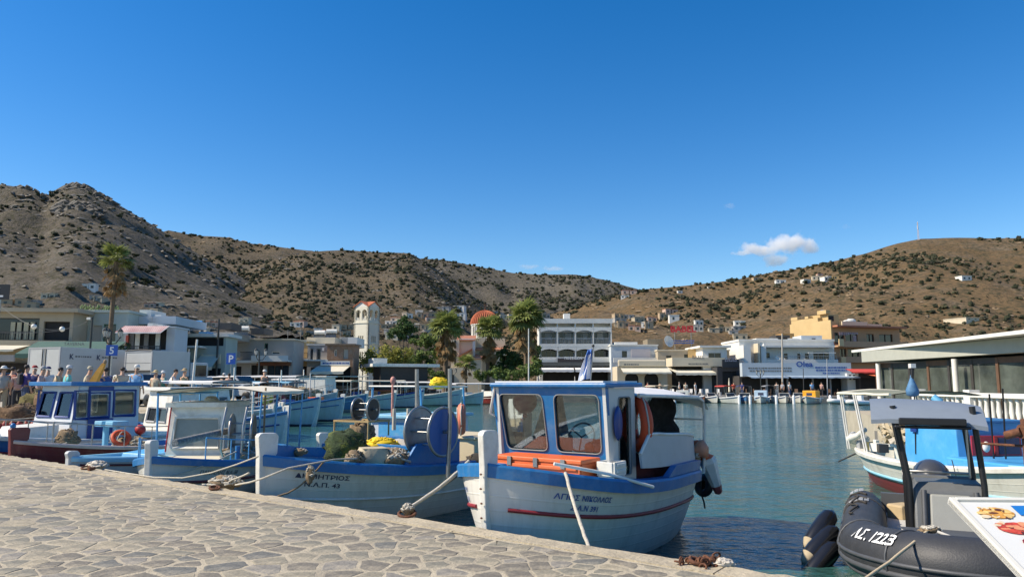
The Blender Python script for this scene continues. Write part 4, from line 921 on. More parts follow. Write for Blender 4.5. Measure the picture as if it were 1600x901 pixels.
# ================================================================ clouds
def cloud(name,label,px,py,wpx,hpx,lobes,dens,seed,Y=2600,thr=.5):
    c=at(px,py,Y); k=Y/F; r=random.Random(seed); mb=MB()
    mb.ball((0,0,0),(wpx/2*k*1.15,wpx/2*k*.6,hpx/2*k*1.25),28,18)
    m=bpy.data.materials.new(name); m.use_nodes=True; t=m.node_tree; t.nodes.remove(t.nodes['Principled BSDF'])
    v=t.nodes.new('ShaderNodeVolumePrincipled'); v.inputs['Color'].default_value=(1,1,1,1); v.inputs['Anisotropy'].default_value=0
    tc=t.nodes.new('ShaderNodeTexCoord'); mp=t.nodes.new('ShaderNodeMapping'); mp.inputs['Location'].default_value=(seed*3.7,seed,0); t.links.new(tc.outputs['Object'],mp.inputs[0])
    n=t.nodes.new('ShaderNodeTexNoise'); n.inputs['Scale'].default_value=7.5/(wpx*k); n.inputs['Detail'].default_value=7; n.inputs['Roughness'].default_value=.6; t.links.new(mp.outputs[0],n.inputs['Vector'])
    acc=None
    for (lx,lz,lr,lh) in lobes:   # soft ellipsoids: 1-|p|^2
        mm=t.nodes.new('ShaderNodeMapping'); mm.vector_type='TEXTURE'; mm.inputs['Location'].default_value=(lx*wpx*k,0,lz*hpx*k); mm.inputs['Scale'].default_value=(lr*wpx*k,lr*wpx*k*.7,lh*hpx*k); t.links.new(tc.outputs['Object'],mm.inputs[0])
        ln=t.nodes.new('ShaderNodeVectorMath'); ln.operation='LENGTH'; t.links.new(mm.outputs[0],ln.inputs[0])
        s=t.nodes.new('ShaderNodeMath'); s.operation='SUBTRACT'; s.inputs[0].default_value=1; t.links.new(ln.outputs['Value'],s.inputs[1])
        if acc is None: acc=s.outputs[0]
        else:
            x=t.nodes.new('ShaderNodeMath'); x.operation='SMOOTH_MAX'; x.inputs[2].default_value=.15; t.links.new(acc,x.inputs[0]); t.links.new(s.outputs[0],x.inputs[1]); acc=x.outputs[0]
    a=t.nodes.new('ShaderNodeMath'); a.operation='MULTIPLY_ADD'; a.inputs[1].default_value=2.4; t.links.new(n.outputs[0],a.inputs[0]); t.links.new(acc,a.inputs[2])
    mr=t.nodes.new('ShaderNodeMapRange'); mr.inputs['From Min'].default_value=1.2+thr*.5; mr.inputs['From Max'].default_value=1.5+thr*.5; mr.inputs['To Max'].default_value=dens; t.links.new(a.outputs[0],mr.inputs['Value'])
    t.links.new(mr.outputs[0],v.inputs['Density']); t.links.new(v.outputs[0],t.nodes['Material Output'].inputs['Volume'])
    mb.build('cloud',m,label=label,cat='cloud',kind=None,loc=c)
cloud('cloud_big','bright white ragged cumulus above the right ridge',1214,389,136,62,[(.14,.14,.36,.34),(-.2,-.02,.34,.22),(.0,-.28,.22,.20),(.36,.02,.2,.22),(-.4,-.10,.16,.10)],.024,2,thr=.60)
cloud('cloud_small','faint wisp of cloud high above the white cumulus',1140,322,30,18,[(0,0,.4,.35)],.006,5)
cloud('cloud_wisp','faint wisp of cloud to the right of the cumulus',1321,354,24,16,[(0,0,.4,.35)],.004,6)
cloud('cloud_low','low strip of cloud on the ridge in the middle',848,418,76,18,[(-.28,.1,.25,.3),(.22,-.1,.3,.25)],.010,7)
# ================================================================ palms and trees
PT=M('palm_trunk',(.15,.105,.065),.9,.3,3,.7,14,stretch=(1,1,5)); FG=leafmat('palm_green',(.25,.29,.085),.3,.7,.3); FG2=leafmat('palm_dark_green',(.17,.20,.06),.3,.7,.3); FD=leafmat('dead_frond',(.30,.19,.085),.3,.8,.2)
def frond(mat,L=1.5,dead=False,seed=0):
    r=random.Random(seed); mb=MB(); n=11
    mb.tube([(0,0,0),(L*.3,0,.09*L),(L*.55,0,.09*L)],[.03,.022,.016],4)
    base=Vector((L*.5,0,.09*L))
    for i in range(n):
        a=(i/(n-1)-.5)*(2.9 if not dead else 1.7); l=L*(.62-.12*abs(i/(n-1)-.5)*2)*r.uniform(.85,1.1)
        d=Vector((cos(a),sin(a),r.uniform(-.05,.15))); s=Vector((-sin(a),cos(a),0))*.075*L*.7
        p1=base+d*l*.5; p2=base+d*l+Vector((0,0,-l*(.28 if not dead else .1)))
        mb.add([base,p1-s,p2,p1+s],[(0,1,2,3)])
    return mb.mesh('frond',mat)
FM=[[frond(FG,1,False,i) for i in range(3)],[frond(FG2,1,False,i+5) for i in range(2)],[frond(FD,1,True,i+9) for i in range(3)]]
def palm(label,px,pytop,pybase,Y,cr,trunk,skirt,seed,lean=0,nfr=44,z0=QZ,nd=26,down=0):
    r=random.Random(seed); top=at(px,pytop,Y); X=top.x-lean; H=top.z-z0
    e=empty('palm_tree',(X,Y,z0),0,label,'palm tree','palm trees')
    pts=[(lean*(i/10)**1.5,0,H*i/10) for i in range(11)]
    MB().tube(pts,[trunk*(1.35-.5*min(1,i/3)) for i in range(11)],10).build('trunk',PT,e)
    c=Vector((lean,0,H))
    for k in range(nfr):
        a=r.uniform(0,6.283); el=math.asin(r.uniform(-.35-down,1)); s=cr*r.uniform(.75,1.05)
        me=r.choice(FM[0] if el>.15 or r.random()<.5 else FM[1])
        link('frond',me,e,c+Vector((0,0,r.uniform(-.1,.25)*cr*.4)),(r.uniform(-.5,.5),-el,a),(s,s,s))
    for k in range(nd):
        a=r.uniform(0,6.283); f=r.random(); s=cr*r.uniform(.55,.85)
        link('dead_frond',r.choice(FM[2]),e,c+Vector((cos(a)*trunk,sin(a)*trunk,-f*skirt)),(r.uniform(-.6,.6),r.uniform(.95,1.5),a),(s,s,s))
palm('tall thin palm with a shaggy brown skirt behind the left trucks',182,409,598,47,1.25,.16,1.5,1,.12,40,QZ,34)
palm('bushy palm left of the church front',697,514,598,98,2.6,.38,3.0,2,0,58,QZ,34,.25)
palm('middle palm of the three, before the church dome',764,517,598,100,2.4,.32,3.0,3,.2,56,QZ,36,.25)
palm('tallest of the church palms, next to the white hotel',822,500,598,98,2.95,.38,3.1,4,0,70,QZ,34,.3)
palm('low young palm in front of the church porch',728,572,600,93,1.7,.2,.5,5,0,30,QZ,8)
def leaf_tree(name,label,cat,boxes,Y,mats,n,ls,seed,trunk=None,z0=QZ,group=None):
    """boxes: crown clumps as picture boxes (px, py, rx, ry)"""
    r=random.Random(seed); px0=sum(b[0] for b in boxes)/len(boxes); X0=PX(px0,Y); e=empty(name,(X0,Y,z0),0,label,cat,group); k=Y/F
    mb=MB(); tot=sum(b[2]*b[3] for b in boxes)
    for (px,py,rx,ry) in boxes:
        c=at(px,py,Y); c=Vector((c.x-X0,0,c.z-z0)); m=int(n*rx*ry/tot); sub=[]
        for j in range(max(4,m//45)):   # twig clumps inside the clump
            d=Vector((r.gauss(0,1),r.gauss(0,1),r.gauss(0,1))).normalized()*r.uniform(.35,1)**.6
            sub.append(c+Vector((d.x*rx*k,d.y*rx*k*.8,d.z*ry*k)))
        for j in range(m):
            q=r.choice(sub)+Vector((r.gauss(0,1),r.gauss(0,1),r.gauss(0,.8)))*min(rx,ry)*k*.22
            nrm=(q-c).normalized()*.6+Vector((r.uniform(-1,1),r.uniform(-1,1),r.uniform(-.3,1)))
            t=nrm.cross(Vector((r.uniform(-1,1),r.uniform(-1,1),r.uniform(-1,1)))).normalized()*ls*r.uniform(.6,1.2); u=nrm.cross(t).normalized()*ls*r.uniform(.4,.9)
            mb.add([q-t,q+u,q+t,q-u],[(0,1,2,3)],r.choice(range(len(mats))))
    mb.build('crown',mats,e)
    if trunk:
        tr=MB(); tr.tube([(0,0,-.1),(.05,0,trunk*.5),(0,0,trunk)],[.22,.17,.14],7)
        for b in boxes:
            c=at(b[0],b[1],Y); tr.tube([(0,0,trunk*.8),((c.x-X0)*.6,rnd(-.3,.3),(c.z-z0-trunk)*.5+trunk),(c.x-X0,0,c.z-z0)],[.13,.08,.04],5)
        tr.build('trunk',PT,e)
    return e
LY=[leafmat('leaf_yellow_green',(.36,.34,.08),.3,1,.45),leafmat('leaf_yellow_green2',(.25,.26,.065),.3,1,.45)]
LG=[leafmat('leaf_green',(.17,.23,.06),.35,1,.3),leafmat('leaf_green2',(.11,.165,.05),.35,1,.3)]
LD=[leafmat('leaf_dark',(.045,.085,.028),.4,1,.25),leafmat('leaf_dark2',(.07,.12,.035),.4,1,.25)]
leaf_tree('broadleaf_tree','yellow green feathery tree in front of the bell tower foot','tree',[(575,565,20,16),(600,558,26,18),(628,556,18,14),(590,575,24,12),(618,572,22,12)],88,LY,5200,.16,1,2.0)
leaf_tree('broadleaf_tree','mid green tree between the yellow tree and the palms','tree',[(648,562,12,11),(660,556,11,10),(672,568,9,10),(655,576,18,8)],100,LG,2200,.17,2,2.2)
leaf_tree('broadleaf_tree','dark green tree on the slope right of the bell tower','tree',[(630,512,14,14),(622,520,16,10),(640,522,14,10)],150,LD,1800,.3,3,3.0,4)
leaf_tree('broadleaf_tree','dark conical tree below the cream hill chapel','tree',[(634,505,9,16),(642,512,10,10),(626,516,9,9)],175,LD,1400,.33,4,3.0,6)
leaf_tree('broadleaf_tree','dark green laurel tree in front of the church wall','tree',[(790,556,18,12),(805,564,15,12),(775,570,12,9),(792,574,22,10)],101,LD,3200,.2,5,1.5)
leaf_tree('hedge','clipped mid green bushes under the palms on the shore','hedge',[(752,585,14,9),(775,584,16,9),(800,586,16,9),(822,580,12,12),(838,575,10,14)],95,LG,3200,.16,6)
leaf_tree('broadleaf_tree','olive green tree behind the left palm','tree',[(668,532,13,11),(684,548,10,11),(650,537,11,8)],118,LG,1700,.24,7,2.5)
leaf_tree('shrub','green shrub at the foot of the left palm','shrub',[(672,585,16,8),(690,588,10,7)],94,LG,1200,.16,8)
leaf_tree('broadleaf_tree','green tree between the church and the white hotel','tree',[(835,548,9,16),(838,566,8,12)],108,LG,1400,.2,9,2)
# ================================================================ boats
def lerp(a,b,t): return a+(b-a)*t
class Hull:
    """local frame: +x to the bow, z=0 the waterline. s runs from the stern (0) to the stem (1)"""
    def __init__(s,L,B,zb,zm,zs,draft=.45,rb=.25,rs=.15,stern='round',bp=2.5,sw=.78,c=.45,flare=.8):
        s.L,s.B,s.zb,s.zm,s.zs,s.draft,s.rb,s.rs,s.stern,s.bp,s.sw,s.c,s.fl=L,B,zb,zm,zs,draft,rb,rs,stern,bp,sw,c,flare
    def b(s,t):
        c=s.c
        if t>c: return s.B/2*max(0,1-((t-c)/(1-c))**s.bp)
        q=(c-t)/c
        return s.B/2*(1-(1-s.sw)*q**2) if s.stern=='transom' else s.B/2*sqrt(max(0,1-q**2.8))
    def z(s,t):
        return s.zm+(s.zb-s.zm)*((t-.4)/.6)**2 if t>.4 else s.zm+(s.zs-s.zm)*((.4-t)/.4)**2
    def pt(s,t,j,side=1,out=0):
        bow=max(0,(t-.5)/.5)**1.6; st=max(0,(.35-t)/.35)**1.5
        e=lerp(lerp(.36,s.fl,bow),.62,st if s.stern!='transom' else st*.3)
        z=-s.draft+(s.z(t)+s.draft)*j
        y=s.b(t)*max(j,1e-4)**e+out
        x=(t-.5)*s.L-s.rb*(1-j)**1.6*bow+s.rs*(1-j)**1.6*st
        return Vector((x,side*y,z))
    def zpt(s,t,z,side=1,out=0): return s.pt(t,(z+s.draft)/(s.z(t)+s.draft),side,out)
    def ts(s,n=30): return [.5-.5*cos(pi*i/n) for i in range(n+1)]
def kaiki(root,H,paint,rail,gh=.14,strakes=(),deck=lambda t:-.06,deckmat=None,inner=None,cock=None,stem=None,sternpost=True,ov=.04,inw=.13):
    """hull, rail, strakes, deck and stem of an open wooden boat"""
    T=H.ts(); J=[0,.06,.14,.24,.36,.48,.6,.72,.84,.93,1]
    mb=MB()
    for sd in (1,-1):
        mb.loft([[H.pt(t,j,sd) for j in (J if sd<0 else J[::-1])] for t in T],0,False,False,True)
    if H.stern=='transom':
        a=[H.pt(0,j,1) for j in J]; b=[H.pt(0,j,-1) for j in J]; mb.loft([a,b],0,False,False,False)
    ho=mb.build('hull',paint,root)
    pa=[j for sd in (1,-1) for t in T for j in (J if sd<0 else J[::-1])]; pa+=[.5]*(len(mb.v)-len(pa))
    ho.data.attributes.new('plank_position','FLOAT','POINT').data.foreach_set('value',pa)
    g=MB()
    for sd in (1,-1):
        R_=[]
        for t in T:
            b=H.b(t); p=H.pt(t,1,sd); q=max(b-inw,0)
            R_.append([(p.x,sd*(b+ov),p.z-gh),(p.x,sd*(b+ov+.012),p.z),(p.x,sd*(b+ov-.01),p.z+.03),(p.x,sd*q,p.z+.035),(p.x,sd*q,p.z-.03)][::sd])
        g.loft(R_,0,False,False,False)
    if H.stern=='transom':
        x=-H.L/2; b=H.b(0); g.b2((x-.05,-b-.02,H.z(0)-gh),(x+.13,b+.02,H.z(0)+.034))
    g.build('gunwale',rail,root)
    for (zf,mat,r,t0,t1,nm) in strakes:
        m=MB(); TT=[lerp(t0,t1,i/26) for i in range(27)]
        for sd in (1,-1):
            m=MB(); m.tube([H.zpt(t,zf(t),sd,.008) for t in TT],r,6,0,True,None,True); m.build(nm,mat,root)
    if deckmat:
        d=MB(); TT=[t for t in T if .015<t<.985]
        DY=lambda t:max(min(H.b(t)-inw-.003,H.zpt(t,H.z(t)+deck(t)).y-.04),.005)
        d.loft([[(H.pt(t,1).x,-DY(t),H.z(t)+deck(t)),(H.pt(t,1).x,0,H.z(t)+deck(t)+.03),(H.pt(t,1).x,DY(t),H.z(t)+deck(t))] for t in TT],0,False,False,False)
        d.build('deck',deckmat,root)
    if inner:
        d=MB(); TT=[t for t in T if .015<t<.985]
        for sd in (1,-1):
            d.loft([[(H.pt(t,1).x,sd*max(H.b(t)-inw,.004),H.z(t)+.0),(H.pt(t,1).x,sd*max(min(H.b(t)-inw-.002,H.zpt(t,H.z(t)+deck(t)).y-.035),.003),H.z(t)+deck(t))][::sd] for t in TT],0,False,False,True)
        d.build('bulwark_lining',inner,root)
    if stem:
        hgt,wid,mat=stem[:3]; th=stem[3] if len(stem)>3 else .1
        # plank following the stem line: from below the water to above the rail
        P=[];n=9
        for i in range(n+1):
            j=i/n; p=H.pt(1,j); P.append((p.x+.05,p.z))
        top=H.zb+hgt
        out=P+[(P[-1][0]+.03,top-.05),(P[-1][0]+.0,top-.01),(P[-1][0]-.05,top)]
        back=[(P[-1][0]-wid+.05,top-.01),(P[-1][0]-wid,top-.06),(P[-1][0]-wid*.95,H.zb+.02)]
        inn=[(x-wid*.8-.03,z) for x,z in P[::-1]]
        poly=out+back+inn
        m=MB().prism(poly,th,0,Matrix.Translation((0,th/2,0))@Matrix.Rotation(pi/2,4,'X')); m.build('stem',mat,root,.012)
    if sternpost and H.stern!='transom':
        x=-H.L/2; MB().b2((x-.06,-.045,-.3),(x+.07,.045,H.zs+.12)).build('sternpost',stem[2] if stem else rail,root,.01)
        MB().prism([(x-.07,-.4),(x-.45,-.4),(x-.4,.1),(x-.1,.5),(x-.07,.5)],.05,0,Matrix.Translation((0,.025,0))@Matrix.Rotation(pi/2,4,'X')).build('rudder',paint,root)
def hulltext(root,H,lines,t0,z0,size,mat,side=1,name='name_lettering',gap=1.35,bold=.02,sx=1.0):
    """lettering that lies on the planking; t0 is the centre station"""
    for k,l in enumerate(lines):
        def fn(a,b,k=k):
            t=t0-side*a*sx/H.L; z=z0-k*size*gap+b+(H.z(t)-H.z(t0))*.9
            return H.zpt(t,z,side,.007)
        v,f=text_geo(l,size,bold); MB().add([fn(x,y) for x,y,_ in v],f).build(name,mat,root)
def boat(name,label,cat,px,py,z,head,H,group='wooden fishing boats moored in the harbour'):
    """stem head placed on the world point; head = heading (x,y)"""
    pass
def place(name,label,stem,head,H,group='fishing boats moored in the harbour',cat='boat'):
    h=Vector((head[0],head[1],0)).normalized(); c=Vector((stem[0],stem[1],0))-h*H.L/2
    return empty(name,c,atan2(h.y,h.x),label,cat,group)
def reel(parent,c,ax,rad,wid,m1,m2,name='net_reel',spokes=5,bars=None):
    """two flanges on a horizontal axle with cross bars; ax = angle of the axle in the boat frame"""
    T=frame(c,ax); R_y=T@Matrix.Rotation(pi/2,4,'Y')
    e=MB(); e.tube([(-wid/2-.1,0,0),(wid/2+.1,0,0)],.03,8,0,True,T); 
    for k in range(6):
        a=k*pi/3; q=rad*.62; e.tube([(-wid/2,q*cos(a),q*sin(a)),(wid/2,q*cos(a),q*sin(a))],.014,6,0,True,T)
    f=e.build(name,STEEL,parent)
    for sg,mm in ((-1,m1),(1,m2)):
        t=MB(); TT=R_y@Matrix.Translation((0,0,sg*wid/2))
        t.cyl((0,0,-.012),rad*.97,.024,32,0,TT); t.build('reel_flange',mm,f)
        t=MB().torus((0,0,0),rad,.024,36,8,0,TT); t.build('reel_rim',STEEL,f)
    return f
def buoyball(name,label,loc,r,mat,cat='buoy',group=None):
    e=empty(name,loc,0,label,cat,group); MB().ball((0,0,0),r,18,12).build('float',mat,e); MB().lathe([(r*.16,-r*1.0),(r*.2,-r*1.22),(r*.1,-r*1.3)],10).torus((0,0,-r*1.22),r*.14,r*.05,10,6,0,Matrix.Rotation(0,4,'X')).build('eye',mat,e); return e
def lifebuoy(label,loc,rot,R_=.3,mat=ORANGE):
    e=empty('lifebuoy',loc,0,label,'lifebuoy','lifebuoys hung on the boats'); e.rotation_euler=rot
    MB().torus((0,0,0),R_*.74,R_*.26,32,12).build('ring',mat,e)
    r=MB()
    for k in range(4):
        a=k*pi/2+.4; r.tube([((R_*1.03)*cos(a+w),(R_*1.03)*sin(a+w),.02-.02*abs(w)) for w in [-.7,-.4,0,.4,.7]],.012,5)
    r.tube([(R_*.3*cos(a),R_*.9*sin(a)-.05,R_*.28) for a in [i*.5 for i in range(8)]],.012,5); r.build('grab_line',ROPE,e); return e
def pile(name,label,cat,loc,r,mat,n=120,seed=0,rope=.012,kind=None,mat2=None,rz=0,group=None):
    """heap of netting: a lumpy body with loose loops of line over it"""
    q=random.Random(seed); e=empty(name,loc,rz,label,cat,group)
    b=MB(); b.ball((0,0,r[2]*.45),(r[0]*.95,r[1]*.95,r[2]*.62),18,12,0,None,.45)
    b.build('heap',mat,e); l=MB()
    for k in range(n):
        a=q.uniform(0,6.28); el=q.uniform(.05,1.5); pts=[]
        a2=q.uniform(-1.4,1.4); e2=q.uniform(-.6,.6)
        for i in range(6):
            w=a+a2*i/5; v=max(.0,min(1.55,el+e2*i/5)); k_=1.0+.06*sin(i*2+k)
            pts.append((r[0]*cos(w)*cos(v)*k_,r[1]*sin(w)*cos(v)*k_,r[2]*(.35+.72*sin(v))*k_))
        l.tube(pts,rope,4,0,False)
    l.build('loose_line',mat2 or mat,e); return e
def crate(name,label,loc,rz,d,mat,group=None,lid=True):
    e=empty(name,loc,rz,label,'crate',group); x,y,z=d; w=.03
    b=MB(); b.b2((-x/2,-y/2,0),(x/2,y/2,.03)); 
    for s in (-1,1): b.b2((-x/2,s*y/2-w/2,.03),(x/2,s*y/2+w/2,z)); b.b2((s*x/2-w/2,-y/2+w/2,.03),(s*x/2+w/2,y/2-w/2,z-.002))
    for s in (-1,1):
        for f in (.35,.7): b.b2((-x/2+.04,s*(y/2+w/2),z*f),(x/2-.04,s*(y/2+w/2+.022),z*f+.04))
        for i in range(5): xx=-x/2+.08+(x-.16)*i/4; b.b2((xx-.015,s*(y/2+w/2+.001),.03),(xx+.015,s*(y/2+w/2+.018),z*.35))
    b.build('box',mat,e,.006)
    if lid:
        b=MB(); b.b2((-x/2-.03,-y/2-.03,z+.002),(x/2+.03,y/2+.03,z+.055)); b.build('lid',mat,e,.012)
        for i in (-1,0,1): MB().b2((i*x*.32-.03,-y/2-.05,z-.06),(i*x*.32+.03,-y/2-.032,z+.05)).build('latch',STEEL,e)
    return e
def W_(root,v): return root.matrix_basis @ Vector(v)
def rope(label,pts,r=.014,mat=ROPE,cat='rope',name='mooring_rope',n=6,group='mooring ropes'):
    return MB().tube(pts,r,n).build(name,mat,label=label,cat=cat,group=group)
# ---------------------------------------------------------------- the front boat
PAINT1=hullpaint('front_hull_paint',(.70,.68,.62),(.05,.06,.045),-.01)
H1=Hull(5.15,2.2,1.36,1.0,.84,.45,.2,.15,bp=5.0,c=.55)
st=at(757,690,8.65); B1=place('fishing_boat','front white fishing boat with blue glazed cabin and red rubbing strip',(st.x,st.y),(-.58,-.815),H1)
cockpit=lambda t: lerp(-.06,-.55,max(0,min(1,(.66-t)/.05))) if t>.12 else -.1
kaiki(B1,H1,PAINT1,BLUE,.13,[(lambda t:H1.z(t)*.80-.20,M('strip_red',(.26,.025,.03),.45,.2),.026,.02,.975,'rubbing_strip')],cockpit,SKYB,WHITE,stem=(.40,.27,WHITE,.085))
ml=MB(); 
for q in range(9): p=H1.pt(1,.95-.09*q); ml.ball((p.x+.075,rnd(-.01,.01),p.z),(.006,.02,.012),6,4)
ml.build('stem_mooring_wear',RUST,B1)
hulltext(B1,H1,['ΑΓΙΟΣ ΝΙΚΟΛΑΟΣ','Σ.Α.Ν 391'],.84,H1.z(.84)-.26,.085,INKB,1,sx=1.05)
hulltext(B1,H1,['Ν. 391','Σ.Α.Ν'],.92,H1.z(.92)-.30,.085,INKB,-1,name='number_lettering')
# raised blue bulwark round the after half
for sd in (1,-1):
    m=MB(); TT=[.5-.5*cos(pi*i/30) for i in range(31)]; TT=[t for t in TT if t<.50]
    rg=[]
    for t in TT:
        p=H1.pt(t,1,sd); b=H1.b(t); up=.14*min(1,(.50-t)/.02)
        rg.append([(p.x,sd*(b+.02),p.z+.036),(p.x,sd*(b+.035),p.z+.036+up),(p.x,sd*max(b-.05,.001),p.z+.036+up),(p.x,sd*max(b-.06,.001),p.z+.036)][::sd])
    m.loft(rg,0,False,True,False); m.build('bulwark',BLUE,B1)
# cabin: raked front with two big panes
cx,cw,cl=1.02,.80,.62      # front foot x, half width, length aft
zt=2.24; zf0=H1.z(.66)-.02
def quadframe(P,holes,th,mat,name,parent,gm=GLASS,rad=.09):
    """flat panel with rounded window holes. P: matrix to the panel plane (x,y), holes (x0,x1,y0,y1), first item is the outline polygon"""
    out,hs=holes[0],holes[1:]
    bm=bmesh.new(); loops=[]
    def ring(poly): 
        vs=[bm.verts.new((p[0],p[1],0)) for p in poly]; return [bm.edges.new((vs[i],vs[(i+1)%len(vs)])) for i in range(len(vs))]
    E=ring(out); rp=[]
    for poly in hs:
        pr=[];n=len(poly)
        for i in range(n):
            a,b,c=[Vector(poly[(i+k)%n]) for k in (-1,0,1)]
            u=(a-b).normalized(); v=(c-b).normalized(); r=rad
            for q in range(5):
                w=q/4; pr.append(tuple(b+u*r*(1-w)**2+v*r*w**2))
        rp.append(pr); E+=ring(pr)
    bmesh.ops.triangle_fill(bm,use_beauty=True,edges=E)
    fs=list(bm.faces); bmesh.ops.recalc_face_normals(bm,faces=fs)
    r=bmesh.ops.extrude_face_region(bm,geom=fs)
    for g in r['geom']:
        if isinstance(g,bmesh.types.BMVert): g.co.z-=th
    bmesh.ops.recalc_face_normals(bm,faces=bm.faces[:]); bm.transform(P)
    me=bpy.data.meshes.new(name); bm.to_mesh(me); bm.free(); me.materials.append(mat)
    o=bpy.data.objects.new(name,me); COL.objects.link(o); o.parent=parent
    for pr in rp:
        m=MB(); n=len(pr); c=Vector((sum(p[0] for p in pr)/n,sum(p[1] for p in pr)/n,0))
        pp=[(c.x+(p[0]-c.x)*1.02,c.y+(p[1]-c.y)*1.02) for p in pr]
        m.prism(pp,.006,0,P,-th*.6); m.build('pane',gm,o)
        sl_=MB(); sl_.tube([P@Vector((p[0],p[1],.006)) for p in pr+[pr[0]]],.009,5,0,False); sl_.build('window_seal',M('seal_grey',(.25,.26,.25),.7,.1),o)
    return o
rake=.20; hh=zt-zf0
PF=Matrix(((0,-rake/hh,1,cx+rake),(1,0,0,0),(0,1,0,zf0),(0,0,0,1)))   # panel x -> boat +y, panel y -> up (raked aft at the foot)
PF=Matrix(((0,rake/hh,1,cx),(-1,0,0,0),(0,1,0,zf0),(0,0,0,1)))          # seen from the bow: panel x -> boat -y
PF=Matrix(((0,rake/hh,1,cx),(1,0,0,0),(0,1,0,zf0),(0,0,0,1)))
w=cw; wt=cw+.07
quadframe(PF,[[(-w-.06,0),(w,0),(wt,hh),(-wt-.06,hh)],[(-w+.06,.36),(-.08,.36),(-.10,hh-.09),(-wt+.06,hh-.09)],[(.06,.36),(w-.08,.36),(wt-.12,hh-.09),(.08,hh-.09)]],.05,BLUE,'cabin_front',B1)
for sd in (1,-1):
    y=sd*(cw+.05)
    PS=Matrix(((-1,0,0,cx+rake*.5),(0,0,sd,y),(0,1,0,zf0-.1),(0,0,0,1)))
    quadframe(PS,[[(.02,0),(cl+.1,0),(cl+.1,hh+.1),(-rake*.5,hh+.1)],[(.24,.18),(cl-.04,.18),(cl-.04,hh-.02),(.24,hh-.02)]] if sd>0 else [[(.02,0),(cl+.1,0),(cl+.1,hh+.1),(-rake*.5,hh+.1)],[(.15,.45),(cl-.08,.45),(cl-.08,hh-.06),(.12,hh-.06)]],.045,M('cabin_white',(.60,.60,.57),.5,.06,3,dirt=(.4,.36,.28),damt=.3),'cabin_side',B1,rad=.05,gm=GLASS)
MB().lathe([(.0,0),(.085,0),(.10,.02),(.085,.04),(0,.04)],20,0,Matrix.Translation((cx-.05,cw+.072,zf0+.75))@Matrix.Rotation(-pi/2,4,'X')@Matrix.Scale(2.2,4,(0,1,0))).build('oval_plate',NAVY,B1)
rf=MB(); ro=[(cx+rake+.07,-wt-.04),(cx+rake+.07,wt+.03),(cx-cl-.16,wt+.03),(cx-cl-.16,-wt-.04)]
rf.prism(ro,.06,0,None,zt+.003); rf.build('cabin_roof',BLUE,B1,.02)
MB().prism([(cx+rake+.03,-wt+.03),(cx+rake+.03,wt-.03),(cx-cl-.15,wt-.05),(cx-cl-.15,-wt+.05)],.02,0,None,zt+.066).build('roof_sheet',WTARP,B1)
MB().b2((cx-.02,-cw+.12,zf0-.2),(cx+.45,cw-.12,zf0-.02)).build('cabin_base',WHITE,B1)   # low trunk the cabin front stands on
# dashboard, wheel and seat clutter seen through the panes
MB().b2((cx-.40,-cw+.05,zf0-.4),(cx-.06,cw-.05,zf0+.28)).build('dashboard',M('grey_green_paint',(.30,.33,.31),.6,.1),B1)
whl=MB().torus((0,0,0),.2,.014,24,6,0,Matrix.Translation((cx-.46,.12,zf0+.52))@Matrix.Rotation(1.2,4,'Y'))
for k in range(3):
    a=k*2.09; whl.tube([(0,0,0),(.2*cos(a),.2*sin(a),0)],.01,5,0,True,Matrix.Translation((cx-.46,.12,zf0+.52))@Matrix.Rotation(1.2,4,'Y'))
whl.build('wheel',BLACK,B1)
MB().tube([(cx-.8,.32,zf0-.4),(cx-.8,.32,zt)],.018,8).build('cabin_pole',WHITE,B1)
e=buoyball('fender_ball','dark red ball fender hanging inside the blue cabin',W_(B1,(cx-.12,-.58,zf0+1.0)),.17,M('ball_red',(.38,.03,.035),.4,.1),'fender')
for k,(x,y,z,d,mt) in enumerate([(cx-.24,-.42,zf0+.30,(.3,.25,.22),M('cushion_cream',(.55,.5,.38),.9,.1,5,.3)),(cx-.3,-.12,zf0+.31,(.26,.28,.26),M('cushion_cream',(0,0,0))),(cx-.22,-.25,zf0+.285,(.25,.4,.1),M('cushion_cream',(0,0,0)))]):
    o=MB().box((0,0,d[2]/2),d).build('cushion',mt,None,.05,label=['cream cushion on the far left of the cabin dashboard','upright cream cushion in the middle of the cabin dashboard','flat cream cushion under the two others in the cabin'][k],cat='cushion',loc=W_(B1,(x,y,z)),rz=rnd(0,3)); 
pts=[(x,y) for x,y in [(-.22,0),(.22,0),(.05,.95),(-.05,.95)]]
o=MB().loft([[(-.12,-.3,0),(.12,-.3,0),(.12,.28,0),(-.12,.28,0)],[(-.1,-.14,.45),(.1,-.14,.45),(.1,.2,.45),(-.1,.2,.45)],[(-.06,.02,.9),(.06,.02,.9),(.06,.14,.9),(-.06,.14,.9)]]).build('hanging_oilskin',M('oilskin_tan',(.36,.31,.22),.8,.2,4,.4),None,.03,label='tan oilskin hanging inside the cabin behind the left pane',cat='oilskin',loc=W_(B1,(cx-.42,-.35,zf0+.35)),rz=B1.rotation_euler.z)
MB().box((0,0,.1),(.3,.2,.2)).build('life_jacket',ORANGE,None,.06,label='orange life jacket behind the wheel in the blue cabin',cat='life jacket',loc=W_(B1,(cx-.28,.45,zf0+.285)),rz=.5)
MB().box((0,0,.11),(.22,.4,.24)).build('black_bag',BLACK,None,.06,label='black bag behind the right pane of the blue cabin',cat='bag',loc=W_(B1,(cx-.25,.72-.1,zf0+.29)),rz=B1.rotation_euler.z)
